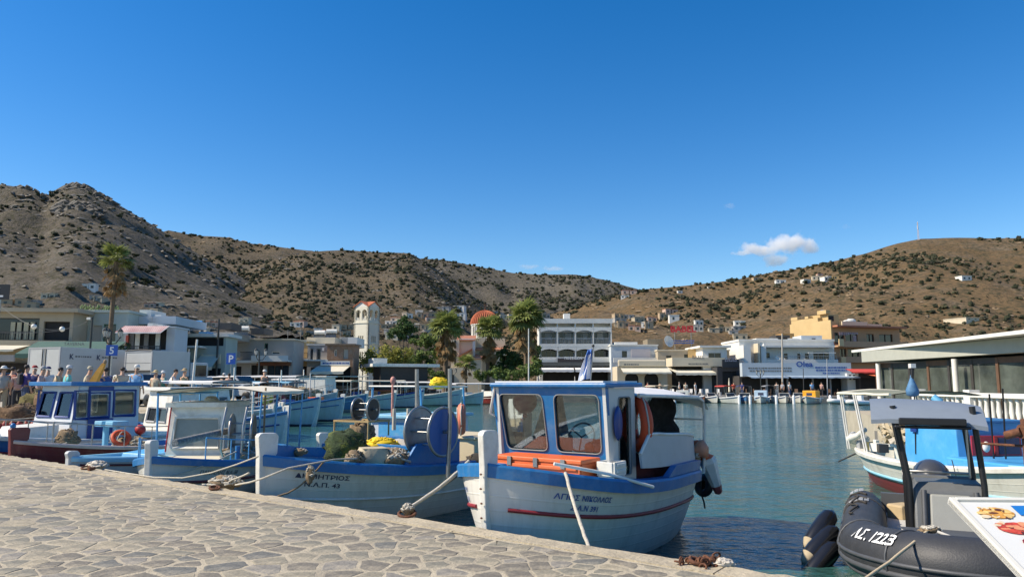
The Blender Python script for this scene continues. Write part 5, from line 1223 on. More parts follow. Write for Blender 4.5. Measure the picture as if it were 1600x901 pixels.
# canopy over the cockpit
cpx0,cpx1=cx-cl-.1,-2.1; zc=2.22
ring=lambda x,k:[(x,y,zc+k-.16*(y/.85)**2) for y in [-.88,-.6,-.3,0,.3,.6,.88]]
m=MB(); XS=[cpx0,cpx0-.5,cpx0-1.0,cpx1+.3,cpx1,cpx1-.1]; KS=[.06,.07,.05,.0,-.07,-.17]
m.loft([ring(x,k) for x,k in zip(XS,KS)],0,False,False,True); m.loft([[(a[0],a[1],a[2]-.012) for a in ring(x,k)][::-1] for x,k in zip(XS,KS)],0,False,False,True); m.build('canopy',WTARP,B1)
zd=H1.z(.1)+.17
for sd in (1,-1):
    MB().tube([(cpx1-.02,sd*.80,zd-.2),(cpx1-.02,sd*.84,zc-.45),(cpx1+.06,sd*.85,zc-.2),(cpx1+.3,sd*.86,zc-.14),(cpx0,sd*.86,zc-.085)],.026,8).build('canopy_post',WHITE,B1)
MB().tube([(cpx1-.02,-.83,zc-.5),(cpx1-.02,.83,zc-.5)],.018,6).build('canopy_bar',WHITE,B1)
ng=MB(); q=random.Random(5); gr=[]
for i in range(9):
    z=lerp(zc-.12,zd-.05,i/8); rr_=[.16,.27,.30,.27,.33,.34,.30,.27,.2][i]
    gr.append([(cpx1+.02+(.11+q.uniform(-.03,.03))*cos(a),.12+rr_*.85*sin(a)*(1+q.uniform(-.14,.14)),z) for a in [2*pi*k/14 for k in range(14)]])
ng.loft(gr); ng.build('hung_net',M('black_net',(.018,.018,.02),.95,.5,9,1,30),None,label='black net bundle hanging from the stern canopy',cat='net').matrix_basis=B1.matrix_basis
# side panel, engine box and stern gear
pc=M('panel_grey',(.46,.47,.46),.55,.08,2,dirt=(.36,.33,.27),damt=.4)
TT=[lerp(.62,.08,i/10) for i in range(11)]; m=MB(); R_=[]
for i,t in enumerate(TT):
    p=H1.pt(t,1,1); b=H1.b(t)-.05; top=.40+.05*min(1,i/1.5)-.12*(i/10); top=top if i>0 else .16
    R_.append([(p.x,b-.03,p.z+.17),(p.x,b-.0,p.z+.17),(p.x,b-.02,p.z+.17+top),(p.x,b-.05,p.z+.17+top)])
m.loft(R_,0,True,True,False); m.build('weather_panel',pc,B1)
m=MB(); m.tube([tuple(Vector(r[2])+Vector((0,-.01,.012))) for r in R_],.024,6); m.build('panel_trim',WHITE,B1)
o=crate('fish_crate','long orange fish crate with lid on the foredeck before the cabin',W_(B1,(1.36,.06,H1.z(.75)-.05)),B1.rotation_euler.z+pi/2,(1.25,.42,.25),ORANGE)
crate('fish_crate','small white crate on the rail beside the orange fish crate',W_(B1,(1.18,.90,H1.z(.73)+.04)),B1.rotation_euler.z,(.3,.22,.2),WHITE,None,False)
o=MB(); o.loft([[(x*1.0,y,z) for x,y,z in r] for r in [[(-.75,-.5,0),(-.75,.5,0),(-.75,.45,.1),(-.75,-.45,.1)],[(-.6,-.55,0),(-.6,.55,0),(-.6,.5,.38),(-.6,-.5,.38)],[(0,-.55,0),(0,.55,0),(0,.42,.55),(0,-.42,.55)],[(.5,-.5,0),(.5,.5,0),(.5,.36,.42),(.5,-.36,.42)],[(.75,-.45,0),(.75,.45,0),(.75,.4,.1),(.75,-.4,.1)]]])
o.build('covered_heap',M('maroon_cloth',(.12,.025,.028),.9,.25,3,.6,10),None,.06,label='heap under a dark maroon cover in the cockpit of the front boat',cat='cover',loc=W_(B1,(-.45,.28,.98)),rz=B1.rotation_euler.z)
for k,(x,y,z,r,mt) in enumerate([(-1.15,.40,1.27,.17,M('ball_red',(0,0,0))),(-.95,.55,1.22,.15,ORANGE)]):
    buoyball('buoy',['round red buoy on the maroon cover','orange buoy at the edge of the maroon cover'][k],W_(B1,(x,y,z)),r,mt)
o=MB(); o.tube([(0,0,0),(0,0,.16)],[.07,.05],10); o.tube([(0,0,.16),(0,0,.22)],.03,8); o.tube([(0,0,.05),(.12,.05,.1),(.14,.06,.2)],.03,8); o.build('blue_pump',M('bright_blue_plastic',(.03,.30,.62),.4,.1),None,label='bright blue hand pump on the maroon cover',cat='pump',loc=W_(B1,(-.75,.15,1.44)))
# stern fenders and floats
for k,(x,y,z,rx,ry,mt,l) in enumerate([(-2.35,.85,.86,.2,.3,WHITE,'white cone fender with a red tip hanging over the stern quarter')]):
    e=empty('fender',W_(B1,(x,y,z)),B1.rotation_euler.z,l,'fender'); e.rotation_euler=(rx,ry,B1.rotation_euler.z)
    MB().lathe([(.03,-.30),(.08,-.22),(.14,.18),(.12,.26),(.05,.30)],6,0,None,False).build('body',mt,e); MB().lathe([(.0,-.37),(.06,-.34),(.085,-.215)],6,0,None,False).build('tip',M('fender_red',(.3,.06,.05),.5,.2),e); MB().lathe([(.121,.262),(.05,.32),(.03,.34)],6,0,None,False).build('cap',ORANGE,e)
for k,(x,y,z,a) in enumerate([(-2.2,.62,1.22,.3),(-2.4,.40,1.18,-.5),(-1.95,.75,1.24,1.1)]):
    e=empty('marker_float',W_(B1,(x,y,z)),a,['orange two cone float lying on the stern rail','pale orange float at the end of the stern heap','small faded orange float before the stern heap'][k],'float','floats on the stern of the front boat'); e.rotation_euler=(1.3,.3,a)
    MB().lathe([(.02,-.2),(.13,-.16),(.15,-.1),(.08,.0),(.15,.1),(.13,.16),(.02,.2)],14).build('body',[ORANGE,M('pale_orange',(.7,.28,.16),.55,.1),M('pale_orange',(0,0,0))][k],e)
pile('rope_heap','tangled heap of line and yellow floats on the stern','ropes',W_(B1,(-1.8,.42,1.05)),(.42,.36,.24),M('net_mixed',(.36,.30,.18),.9,.5,16,.6,40),60,4,.014,mat2=ROPE)
e=empty('tyre_fender',W_(B1,(-2.62,.60,.62)),0,'small black tyre hung off the stern','tyre'); e.rotation_euler=(0,pi/2-.2,B1.rotation_euler.z-.4); MB().torus((0,0,0),.13,.065,24,10).build('tyre',BLACK,e); MB().lathe([(.0,-.05),(.10,-.05)],20).build('hub',DARK,e)
rope('dark line hanging from the stern to the tyre',wobble(W_(B1,(-2.42,.58,1.1)),W_(B1,(-2.58,.60,.25)),8,0,.02),.015,ROPED,group='lines on the front boat')
e=lifebuoy('orange oval lifebuoy on the back corner of the blue cabin',W_(B1,(cx-cl-.22,.80,zf0+.70)),(pi/2,0,B1.rotation_euler.z+.9),.31,DORANGE); e.scale=(1,1.22,1)
e=lifebuoy('second orange lifebuoy tucked behind the first on the blue cabin',W_(B1,(cx-cl-.34,.72,zf0+.70)),(pi/2,0,B1.rotation_euler.z+1.1),.30,DORANGE); e.scale=(1,1.2,1)
MB().box((0,0,.45),(.06,.32,.95)).build('hanging_coat',M('coat_maroon',(.07,.018,.02),.9,.3),None,.03,label='dark maroon coat hanging in the cabin doorway',cat='coat',loc=W_(B1,(cx-.62,.68,zf0+.12)),rz=B1.rotation_euler.z)
# flag on the roof
fp=W_(B1,(cx-.20,.42,zt+.10)); e=empty('greek_flag',fp,0,'small furled blue and white flag on the roof of the front boat','flag')
MB().tube([(0,0,0),(.04,0,.44)],.009,6).build('flagpole',STEEL,e); MB().ball((.04,0,.45),.02,8,6).build('finial',BLACK,e)
fl=MB(); n=9
for i in range(n):
    a0,a1=i/n,(i+1)/n; sw=i%2
    def P_(a,z): return (-.17*a*(1-.6*z)+.035*z+.015*sin(a*9+z*4),.04*sin(a*8+z*3),.02+.40*z-.03*a)
    for j in range(6):
        z0,z1=j/6,(j+1)/6; fl.add([P_(a0,z0),P_(a1,z0),P_(a1,z1),P_(a0,z1)],[(0,1,2,3)],0 if (i%3==0 or z1>.9) else 1,True)
fl.build('cloth',[M('flag_blue',(.05,.16,.48),.8,.1),M('flag_white',(.75,.76,.8),.8,.05)],e)
# boathook, rails and lines on the front boat
rope('pale boat hook lying over the rail of the front boat',[W_(B1,(1.95,.55,1.36)),W_(B1,(1.4,.98,1.22)),W_(B1,(.85,1.30,1.03))],.02,WHITE,'boat hook','boat_hook',8,None)
MB().tube([(cx+rake,-wt,zt),(cx+rake+.02,-wt-.06,zt-.35),(cx+.02,-wt-.06,zt-.42),(cx+.02,-wt-.06,zf0-.1)],.02,6).build('hand_post',WHITE,B1)
MB().b2((1.95,-.35,H1.z(.85)-.04),(2.1,-.12,H1.z(.85)+.12)).build('samson_post',BLUE,B1,.02)
p0=W_(B1,(2.1,.80,H1.z(.89)+.05)); p1=onz(930,853,QZ+.02)+EN*.03; p1.z=QZ-.1
rope('thick pale rope from the rail of the front boat down to the quay edge',wobble(p0,p1,14,.05,.004),.021)
p0=W_(B1,(1.9,-.20,H1.z(.8)+.15)); 
# ---------------------------------------------------------------- helpers for the other boats
CANOP={'c':TARP,'w':WTARP,'b':SKYB}
def canopy(root,x0,x1,w,z,mat,post,crown=.10,zp=.6,n=2,sag=.02,bars=True):
    nx,ny=8,6; m=MB(); P=lambda i,j,d:(lerp(x0,x1,i/nx),lerp(-w/2,w/2,j/ny),z+crown*(1-(2*j/ny-1)**2)-sag*sin(pi*(i*n/nx))**2+rnd(-.006,.006)-d)
    A=[[P(i,j,0) for j in range(ny+1)] for i in range(nx+1)]; m.loft(A,0,False,False,True); m.loft([[(p[0],p[1],p[2]-.02) for p in r][::-1] for r in A],0,False,False,True)
    for sd in (0,ny):
        m.loft([[A[i][sd],(A[i][sd][0],A[i][sd][1],A[i][sd][2]-.07)] for i in range(nx+1)],0,False,False,False)
    m.build('canopy',mat,root)
    for i in range(n+1):
        x=lerp(x0,x1,i/n)*.97
        for sd in (1,-1): MB().tube([(x,sd*w*.47,zp),(x,sd*w*.49,z-.03)],.022,6).build('canopy_post',post,root)
    if bars:
        for sd in (1,-1): MB().tube([(x0,sd*w*.49,z-.05),(x1,sd*w*.49,z-.05)],.018,6).build('canopy_bar',post,root)
def boxhouse(root,x0,x1,w,z0,z1,mat,trim,wins=(),roofmat=None,rake=.15,name='cabin',over=.08,gm=GLASS,taper=.92,frame_m=None,front=()):
    """wheelhouse: x1 is the forward end; wins = side windows (x0,x1,z0,z1), front = (y0,y1,z0,z1)"""
    h=z1-z0; wt=w*taper
    fm=frame_m or trim
    PF=Matrix(((0,-rake/h,1,x1),(1,0,0,0),(0,1,0,z0),(0,0,0,1)))
    q=lambda a:[(a[0],a[2]),(a[1],a[2]),(a[1]-(.04 if a[1]>0 else 0),a[3]),(a[0]+(.04 if a[0]<0 else 0),a[3])]
    f=quadframe(PF,[[(-w/2,0),(w/2,0),(wt/2,h),(-wt/2,h)]]+[q(a) for a in front],.04,mat,name+'_front',root,gm,.06)
    for sd in (1,-1):
        tl=(w-wt)/2/h
        PS=Matrix(((1,0,0,0),(0,-sd*tl,sd,sd*w/2),(0,1,0,z0),(0,0,0,1)))
        quadframe(PS,[[(x0,0),(x1-.02,0),(x1-rake-.02,h),(x0,h)]]+[[(a[0],a[2]),(a[1],a[2]),(a[1],a[3]),(a[0],a[3])] for a in wins],.04,mat,name+'_side',root,gm,.06)
        for a in wins:   # painted surround
            pts=[(a[0]-.05,a[2]-.05),(a[1]+.05,a[2]-.05),(a[1]+.05,a[3]+.05),(a[0]-.05,a[3]+.05),(a[0]-.05,a[2]-.05)]
            MB().tube([PS@Vector((p[0],p[1],.008)) for p in pts],.042,4).build('window_trim',fm,root)
    for a in front:
        p=q(a); MB().tube([PF@Vector((b[0]*1.0,b[1],.008)) for b in p+[p[0]]],.040,4).build('window_trim',fm,root)
    MB().prism([(x0-over,-wt/2-over),(x1-rake+over*2,-wt/2-over),(x1-rake+over*2,wt/2+over),(x0-over,wt/2+over)],.11,0,None,z1+.002).build(name+'_roof',roofmat or trim,root,.015)
    MB().b2((x0+.01,-w/2+.05,z0),(x0+.05,w/2-.05,z1-.01)).build(name+'_back',mat,root)
def rails(root,H,t0,t1,h,mat,sd=(1,-1),n=5,r=.014):
    for s_ in sd:
        T=[lerp(t0,t1,i/n) for i in range(n+1)]; P=[H.pt(t,1,s_)+Vector((0,-s_*.05,0)) for t in T]
        m=MB(); m.tube([p+Vector((0,0,h)) for p in P],r,6)
        for p in P: m.tube([p,p+Vector((0,0,h))],r*.9,5)
        m.build('hand_rail',mat,root)
# ---------------------------------------------------------------- second boat: long white hull with net reel
P2=hullpaint('second_hull_paint',(.66,.65,.58),(.05,.06,.06),-.02)
H2=Hull(6.1,2.2,1.22,.88,.88,.45,.15,.15,bp=2.8,c=.47)
st=at(408,690,11.2); B2=place('fishing_boat','white fishing boat with tall blue net reel and wide blue rail',(st.x,st.y),(-.58,-.815),H2)
kaiki(B2,H2,P2,BLUE,.14,[(lambda t:H2.z(t)*.58-.1,WHITE,.022,.03,.97,'rubbing_strip')],lambda t: lerp(-.12,-.42,max(0,min(1,(.86-t)/.05))),SKYB,BLUE,stem=(.34,.33,WHITE,.10))
hulltext(B2,H2,['ΔΗΜΗΤΡΙΟΣ','Ν.Α.Π. 43'],.875,H2.z(.875)-.25,.09,INK,1,sx=1.35)
for sd in (1,-1):
    m=MB(); TT=[lerp(.62,.97,i/14) for i in range(15)]; rg=[]
    if sd>0: continue
    for i,t in enumerate(TT):
        p=H2.pt(t,1,sd); b=H2.b(t); up=.17*min(1,i/2)
        rg.append([(p.x,sd*(b+.01),p.z+.036),(p.x,sd*(b+.02),p.z+.04+up),(p.x,sd*max(b-.04,.001),p.z+.04+up),(p.x,sd*max(b-.05,.001),p.z+.036)][::sd])
    m.loft(rg,0,False,True,False); m.build('bulwark',BLUE,B2)
m=MB(); zq=H2.z(.5)
m.prism([(-.4,zq+.03),(1.05,zq+.03),(.72,zq+.40),(-.4,zq+.42)],.05,0,Matrix.Translation((0,1.0,0))@Matrix.Rotation(pi/2,4,'X')); m.build('spray_board',BLUE,B2,.008)
MB().b2((-.4,-.95,zq-.2),(-.3,.94,zq+.41)).b2((.66,-.95,zq-.2),(.72,.94,zq+.36)).build('bulkhead',BLUE,B2,.008)
rp=onz(0,0,0); 
RC=B2.matrix_basis.inverted()@at(674,683,12.7); RC.z=zq+.60; reel(B2,RC,1.62,.40,.50,M('reel_galv',(.33,.32,.30),.45,.2,5,metal=.6,dirt=(.3,.14,.07),damt=.5,dsc=4),M('reel_blue',(.015,.12,.40),.42,.12,3,dirt=(.05,.07,.2),damt=.6))
ang=-.27
for k,dx in enumerate((-.36,.36)):
    c=RC+Vector((dx*cos(1.62),dx*sin(1.62),0)); MB().tube([c+Vector((0,0,-.75)),c+Vector((-.04,0,.3)),c+Vector((-.02,0,1.05))],.035,8).build('reel_post',STEEL,B2)
MB().b2((-2.4,-.72,H2.z(.2)-.3),(-1.15,.74,H2.z(.2)+.36)).build('aft_house',M('aft_cream',(.60,.50,.32),.6,.08,2,dirt=(.4,.33,.22),damt=.4),B2,.02)
MB().b2((-2.45,-.77,H2.z(.2)+.362),(-1.1,.79,H2.z(.2)+.40)).build('aft_house_top',M('aft_cream',(0,0,0)),B2,.01)
pile('net_ball','round bundle of dark green netting on the foredeck of the second boat','net',W_(B2,(1.25,-.15,H2.z(.7)+.05)),(.37,.33,.44),M('green_net',(.035,.055,.02),.95,.6,14,1,40,dirt=(.22,.24,.02),damt=.8,dsc=3),40,7,.006,mat2=M('olive_line',(.05,.07,.03),.9,.3))
o=MB(); o.loft([[(-.25,-.25,0),(.25,-.25,0),(.25,.25,0),(-.25,.25,0)],[(-.28,-.28,.15),(.28,-.25,.15),(.25,.28,.15),(-.28,.25,.15)],[(-.2,-.2,.3),(.22,-.2,.3),(.2,.2,.3),(-.2,.2,.3)]]); o.build('sack',M('tan_sack',(.47,.40,.27),.9,.15,5,.6,12),None,.08,label='tan sack before the green net bundle on the second boat',cat='sack',loc=W_(B2,(1.25,.50,H2.z(.7)-.02)),rz=.4)
pile('rope_heap','heap of grey and tan rope beside the sack on the second boat','ropes',W_(B2,(.98,.72,H2.z(.6)+.0)),(.30,.28,.28),ROPEB,50,8,.016,mat2=ROPE)
pile('rope_heap','brown rope heap on the bow rail of the second boat','ropes',W_(B2,(1.75,.62,H2.z(.75)+.02)),(.16,.16,.2),ROPEB,30,9,.014,mat2=M('rope_mid',(.3,.24,.16),.9,.3,20))
pile('net_heap','bright yellow netting beside the green bundle','net',W_(B2,(.50,-.05,H2.z(.55)+.22)),(.30,.26,.2),YELLOW,50,10,.012)
pile('net_heap','pale net heap under the reel of the second boat','net',W_(B2,(.05,.1,H2.z(.5)+.12)),(.4,.4,.25),ROPE,30,11,.01)
pile('rope_heap','small rope heap on the far rail near the bow','ropes',W_(B2,(1.75,-.75,H2.z(.72)+.12)),(.15,.1,.1),ROPEB,20,12,.01,mat2=ROPE)
pile('rope_tangle','dark rope tangle hanging under the reel at the rail','ropes',W_(B2,(-.85,1.12,H2.z(.4)-.08)),(.28,.12,.2),ROPED,26,13,.014,mat2=ROPEB)
# ---------------------------------------------------------------- third boat: cream canopy
P3=hullpaint('third_hull_paint',(.62,.62,.57),(.06,.05,.05),-.05)
H3=Hull(6.8,2.3,1.02,.66,.70,.4,.12,.12,bp=2.8,c=.47)
st=at(233,700,12.95); B3=place('fishing_boat','white fishing boat under a long cream canopy on pale blue posts',(st.x,st.y),(.03,-1),H3)
kaiki(B3,H3,P3,BLUE,.10,[(lambda t:H3.z(t)*.66-.08,DRED,.03,.03,.97,'rubbing_strip')],lambda t: lerp(-.08,-.35,max(0,min(1,(.86-t)/.05))),SKYB,SKYB,stem=(.30,.32,WHITE,.10))
hulltext(B3,H3,['ΠΑΝΤΕΛΗΣ Ν.Α. 58'],.80,H3.z(.80)-.24,.10,INKG,1,sx=1.1)
canopy(B3,.75,-2.75,2.2,2.12,TARP,LBLUE,.10,.6,3)
_b4=set(B3.children)
boxhouse(B3,-1.1,.35,1.25,.5,1.78,WHITE,WHITE,[],WHITE,.14,front=[(-.50,.50,.42,1.06)],frame_m=WHITE,gm=M('sheer_pane',(.22,.24,.22),.25,.15,2))
for c in B3.children:
    if c not in _b4: c.location.y-=.42
MB().lathe([(.0,.16),(.1,.15),(.16,.08),(.17,0)],12,0,Matrix.Translation((-.5,-.42,1.85))).build('roof_vent',WHITE,B3)
rails(B3,H3,.86,.5,.42,LBLUE,(1,-1),4)
MB().b2((.45,-.9,.5),(1.1,.5,.78)).build('engine_box',TARP,B3,.02)
RW=M('reel_wood',(.26,.17,.10),.8,.25,4,.3,12,dirt=(.16,.09,.05),damt=.6)
reel(B3,Vector((.75,.72,H3.z(.6)+.55)),1.75,.40,.42,M('reel_galv',(0,0,0)),RW)
for dx in (-.3,.12): MB().tube([(.85,.75+dx,H3.z(.6)-.1),(1.22,.75+dx,H3.z(.6)+.25),(1.18,.75+dx,H3.z(.6)+.72),(1.0,.75+dx,H3.z(.6)+1.1)],.025,8).build('reel_bracket',STEEL,B3)
MB().tube([(.15,.98,H3.z(.6)),(.15,.98,H3.z(.6)+1.5)],.022,6).build('rod_post',WOOD,B3)
MB().tube([(1.7,.95,H3.z(.75)+.05),(1.7,.95,H3.z(.75)+.3)],.05,6).build('mooring_post',BLUE,B3)
pile('net_heap','bundle of grey nets below the wooden reel of the canopied boat','net',W_(B3,(1.0,.78,H3.z(.6)+.05)),(.42,.24,.24),M('grey_net',(.22,.22,.21),.95,.5,14,.9,40),40,14,.012,mat2=ROPEB)
rope('furled grey sail or pole along the foredeck of the canopied boat',[W_(B3,(2.6,.1,H3.z(.85)+.35)),W_(B3,(.6,.45,H3.z(.6)+.62))],.07,M('grey_net',(0,0,0)),'furled sail','furled_sail',8,None)
for k in range(5):
    MB().tube([W_(B3,(.4-k*.32,-1.0,.85)),W_(B3,(.25-k*.32,-.98,1.9))],.016,6).build('fishing_rod',[RED,STEEL,BLACK][k%3],label='rod leaning under the far side of the cream canopy, number %s from the front'%['one','two','three','four','five'][k] if 0 else ['red rod nearest the bow under the cream canopy','steel rod behind the foremost red one under the cream canopy','black rod in the middle of the rack under the cream canopy','red rod further aft under the cream canopy','steel rod farthest aft under the cream canopy'][k],cat='fishing rod',group='rods under the cream canopy')
# ---------------------------------------------------------------- small pale blue boat
P4=hullpaint('fourth_hull_paint',(.48,.53,.55),(.06,.05,.05),-.2)
H4=Hull(4.8,1.7,.84,.72,.7,.35,.08,.1,bp=2.6,c=.47)
st=at(108,720,14.75); B4=place('rowing_boat','small low boat with sky blue deck and short pale stem',(st.x,st.y),(-.42,-.907),H4)
kaiki(B4,H4,P4,SKYB,.07,[(lambda t:H4.z(t)-.13,DRED,.022,.03,.97,'rubbing_strip')],lambda t: lerp(-.02,-.25,max(0,min(1,(.74-t)/.05))),SKYB,LBLUE,stem=(.14,.24,M('stem_grey',(.5,.52,.52),.6,.1),.10))
MB().prism([(.1,.45),(1.0,.45),(.85,.80),(.25,.84)],1.0,0,Matrix.Translation((0,.5,0))@Matrix.Rotation(pi/2,4,'X')).build('foredeck_box',LBLUE,B4,.02)
MB().tube([(.2,.62,.6),(-.05,.7,.98)],[.11,.15],10).build('white_pipe',WHITE,B4)
MB().box((0,0,.06),(.5,.16,.1)).build('oar_bundle',WOOD,label='dark bundle on the deck of the small blue boat',cat='bundle',loc=W_(B4,(.3,.7,.52)),rz=.3)
# ---------------------------------------------------------------- maroon open boat
P5=hullpaint('maroon_hull_paint',(.15,.022,.028),(.05,.012,.014),-.1,dirt=(.3,.2,.15))
H5=Hull(6.2,2.3,1.02,.70,.74,.4,.25,.12,bp=2.7,c=.47)
st=at(20,670,16.6); B5=place('fishing_boat','maroon open boat with curved stem at far left of the quay',(st.x,st.y),(-.42,-.907),H5)
kaiki(B5,H5,P5,M('rail_pale',(.50,.42,.38),.6,.15,4),.05,[(lambda t:H5.z(t)*.55-.08,M('strip_pink',(.42,.30,.27),.6,.15),.03,.03,.97,'rubbing_strip')],lambda t:-.28,SKYB,BLUE,stem=(.30,.42,DRED,.10))
rails(B5,H5,.90,.45,.5,STEEL,(1,-1),4)
MB().ball((H5.L/2,0,H5.zb+.33),(.06,.06,.07),8,6).build('stem_cap',BLUE,B5)
pile('net_heap','tan net with brown buoys at the bow of the maroon boat','net',W_(B5,(1.75,-.1,H5.z(.8)-.1)),(.26,.24,.42),ROPEB,50,15,.012,mat2=WOOD)
pile('rope_heap','pile of white rope and orange floats in the maroon boat','ropes',W_(B5,(.55,.65,H5.z(.6)-.15)),(.5,.35,.36),ROPEB,90,16,.015,mat2=ROPE)
e=lifebuoy('orange lifebuoy lying on the rope pile in the maroon boat',W_(B5,(.9,.65,H5.z(.6)+.22)),(.9,.3,.5),.24,DORANGE)
buoyball('buoy','red buoy beside the orange lifebuoy in the maroon boat',W_(B5,(.35,.62,H5.z(.6)+.40)),.13,RED)
for y in (-.15,.25): 
    MB().b2((.5,y-.14,1.22),(.95,y+.14,1.36)).b2((.66,y-.05,.6),(.78,y+.05,1.22)).build('sorting_box',SKYB,B5,.02)
# ---------------------------------------------------------------- blue and white cabin boat behind it
P6=hullpaint('cabin_hull_paint',(.02,.13,.36),(.16,.03,.03),.38)
H6=Hull(6.6,2.6,1.10,.75,.80,.45,.3,.15,bp=2.5,c=.47)
B6=empty('fishing_boat',(-12.25,21.1,0),atan2(-.89,-.455),'blue hulled boat with white wheelhouse and round cornered blue windows','boat','fishing boats moored in the harbour')
kaiki(B6,H6,P6,WHITE,.08,[(lambda t:H6.z(t)*.6,RED,.03,.03,.97,'rubbing_strip')],lambda t:-.2,SKYB,BLUE,stem=(.2,.3,BLUE,.12))
boxhouse(B6,-1.25,.85,1.75,.62,2.22,M('wheelhouse_white',(.62,.64,.66),.45,.06,3,dirt=(.4,.36,.28),damt=.2),NAVY,[(-1.08,-.50,.80,1.42),(-.28,.22,.78,1.36),(.32,.62,.76,1.42)],BLUE,.28,front=[(-.74,-.12,.76,1.42),(.08,.70,.76,1.42)],over=.16)
MB().b2((-.44,.876,.66),(.30,.886,1.32)).b2((-.44,.82,2.08),(.30,.835,2.2)).build('blue_door_panel',NAVY,B6)
MB().prism([(.9,.6),(2.0,.6),(1.7,1.16),(.9,1.2)],1.2,0,Matrix.Translation((0,.6,0))@Matrix.Rotation(pi/2,4,'X')).build('fore_trunk',WHITE,B6,.02)
rails(B6,H6,.95,.62,.45,STEEL,(1,-1),4)
# ---------------------------------------------------------------- white boat at the far left, stern drum
P7=hullpaint('far_left_hull_paint',(.58,.62,.63),(.2,.04,.03),.25)
H7=Hull(7.0,2.5,1.15,.85,.95,.45,.25,.15,bp=2.5,c=.47)
B7=empty('fishing_boat',(-15.3,21.6,0),atan2(.55,.83),'white boat at the far left with red floats along its rail','boat','fishing boats moored in the harbour')
kaiki(B7,H7,P7,WHITE,.08,[(lambda t:H7.z(t)*.7,LBLUE,.035,.03,.97,'rubbing_strip')],lambda t:-.12,WHITE,WHITE,stem=(.2,.3,WHITE,.12))
MB().tube([(-2.2,-.7,1.0),(-2.2,-.5,1.7),(-2.2,.4,1.7),(-2.2,.6,1.0)],.05,8).build('stern_arch',WHITE,B7)
d=MB().tube([(-.6,-.75,1.45),(-.6,.6,1.45)],.34,16); d.build('net_drum',M('drum_net',(.20,.15,.08),.95,.4,14,1,40),B7)
for y in (-.78,.63): MB().lathe([(0,-.02),(.42,-.02),(.42,.02),(0,.02)],20,0,Matrix.Translation((-.6,y,1.45))@Matrix.Rotation(pi/2,4,'X')).build('drum_flange',STEEL,B7)
rails(B7,H7,.9,.4,.4,ROPE,(1,-1),5)
pr=MB().lathe([(.01,0),(.09,.04),(.10,.18),(.05,.24),(.02,.30)],10).mesh('marker_float',M('float_red',(.35,.05,.04),.6,.2))
for k in range(8):
    o=bpy.data.objects.new('marker_float',pr); COL.objects.link(o); tag(o,'red marker float standing in the row on the far left white boat','float','red floats on the far left boat',loc=W_(B7,(.2+k*.17,-.9,.95)),rz=k)
pile('net_heap','brown net heap standing behind the red floats','net',W_(B7,(.9,.1,.8)),(.8,.6,.8),M('net_brown',(.17,.105,.06),.95,.5,14,1,40),60,18,.014,mat2=ROPEB)
pile('net_heap','white net heap on the stern of the far left boat','net',W_(B7,(-1.6,.2,.8)),(.6,.6,.35),ROPE,40,19,.012)
# ---------------------------------------------------------------- boat with pale blue house behind the reel
P8=hullpaint('house_hull_paint',(.60,.62,.62),(.05,.06,.08),-.1)
H8=Hull(6.0,2.2,1.0,.72,.78,.4,.2,.12,bp=2.6,c=.47)
B8=empty('fishing_boat',(-2.6,18.6,0),atan2(-.866,-.5),'white boat with sky blue house roof and steel net drum behind the blue reel','boat','fishing boats moored in the harbour')
kaiki(B8,H8,P8,BLUE,.1,[],lambda t:-.25,SKYB,SKYB,stem=(.25,.3,WHITE,.1))
MB().b2((-1.6,-.75,.5),(.5,.75,1.45)).build('deck_house',M('house_white',(.60,.63,.66),.5,.07,3),B8,.02); MB().b2((-1.7,-.86,1.452),(.62,.86,1.53)).build('house_roof',SKYB,B8,.015)
MB().b2((.501,-.5,.8),(.51,.45,1.35)).build('house_door',LBLUE,B8)
for (x,y) in ((.55,.7),(.55,-.7),(-1.5,.7),(-1.5,-.7)): MB().tube([(x,y,1.5),(x*.95,y,2.22)],.028,6).build('canopy_post',LBLUE,B8)
MB().tube([(.6,-.75,2.22),(.6,.75,2.22)],.024,6).tube([(-1.55,-.75,2.2),(-1.55,.75,2.2)],.024,6).tube([(.6,-.75,2.22),(-1.55,-.75,2.2)],.02,6).tube([(.6,.75,2.22),(-1.55,.75,2.2)],.02,6).build('canopy_frame',WHITE,B8)
reel(B8,Vector((1.75,.15,1.70)),1.72,.26,.40,BLACK,BLACK)
fr=MB()
for (x,y) in ((1.4,-.45),(1.4,.55),(2.1,-.45),(2.1,.55)): fr.tube([(x,y,.7),(x,y,1.45)],.02,6)
for z in (.85,1.45):
    fr.b2((1.38,-.47,z-.02),(1.42,.57,z+.02)).b2((2.08,-.47,z-.02),(2.12,.57,z+.02)).b2((1.42,-.47,z-.021),(2.08,-.43,z+.019)).b2((1.42,.53,z-.021),(2.08,.57,z+.019))
fr.build('drum_stand',M('raw_timber',(.42,.29,.13),.8,.2,4),B8)
pile('net_heap','heap of brown line inside the timber frame under the steel drum','net',W_(B8,(1.75,.05,.75)),(.32,.45,.6),ROPEB,60,20,.012,mat2=WOOD)
o=MB().cyl((0,0,0),.22,.42,18,0,None,.26).torus((0,0,.42),.26,.018,20,6); o.build('blue_tub',M('tub_blue',(.015,.04,.30),.4,.1),label='dark blue plastic tub beside the timber frame',cat='tub',loc=W_(B8,(1.0,.75,.62)))
lifebuoy('faded orange lifebuoy behind the blue reel disc',W_(B2,(-1.15,.42,zq+.72)),(pi/2,0,B2.rotation_euler.z+.7),.30,M('faded_orange',(.62,.18,.10),.6,.15))
for k,(x,y) in enumerate(((.75,.6),(.9,.3))): MB().cyl((0,0,0),.05,.5,8,0,None,.04).build('net_float_stick',M('pale_float',(.55,.5,.4),.7,.15),label=['pale wooden stake beside the blue tub','pale wooden stake behind the blue tub'][k],cat='stake',loc=W_(B8,(x,y,1.2)))
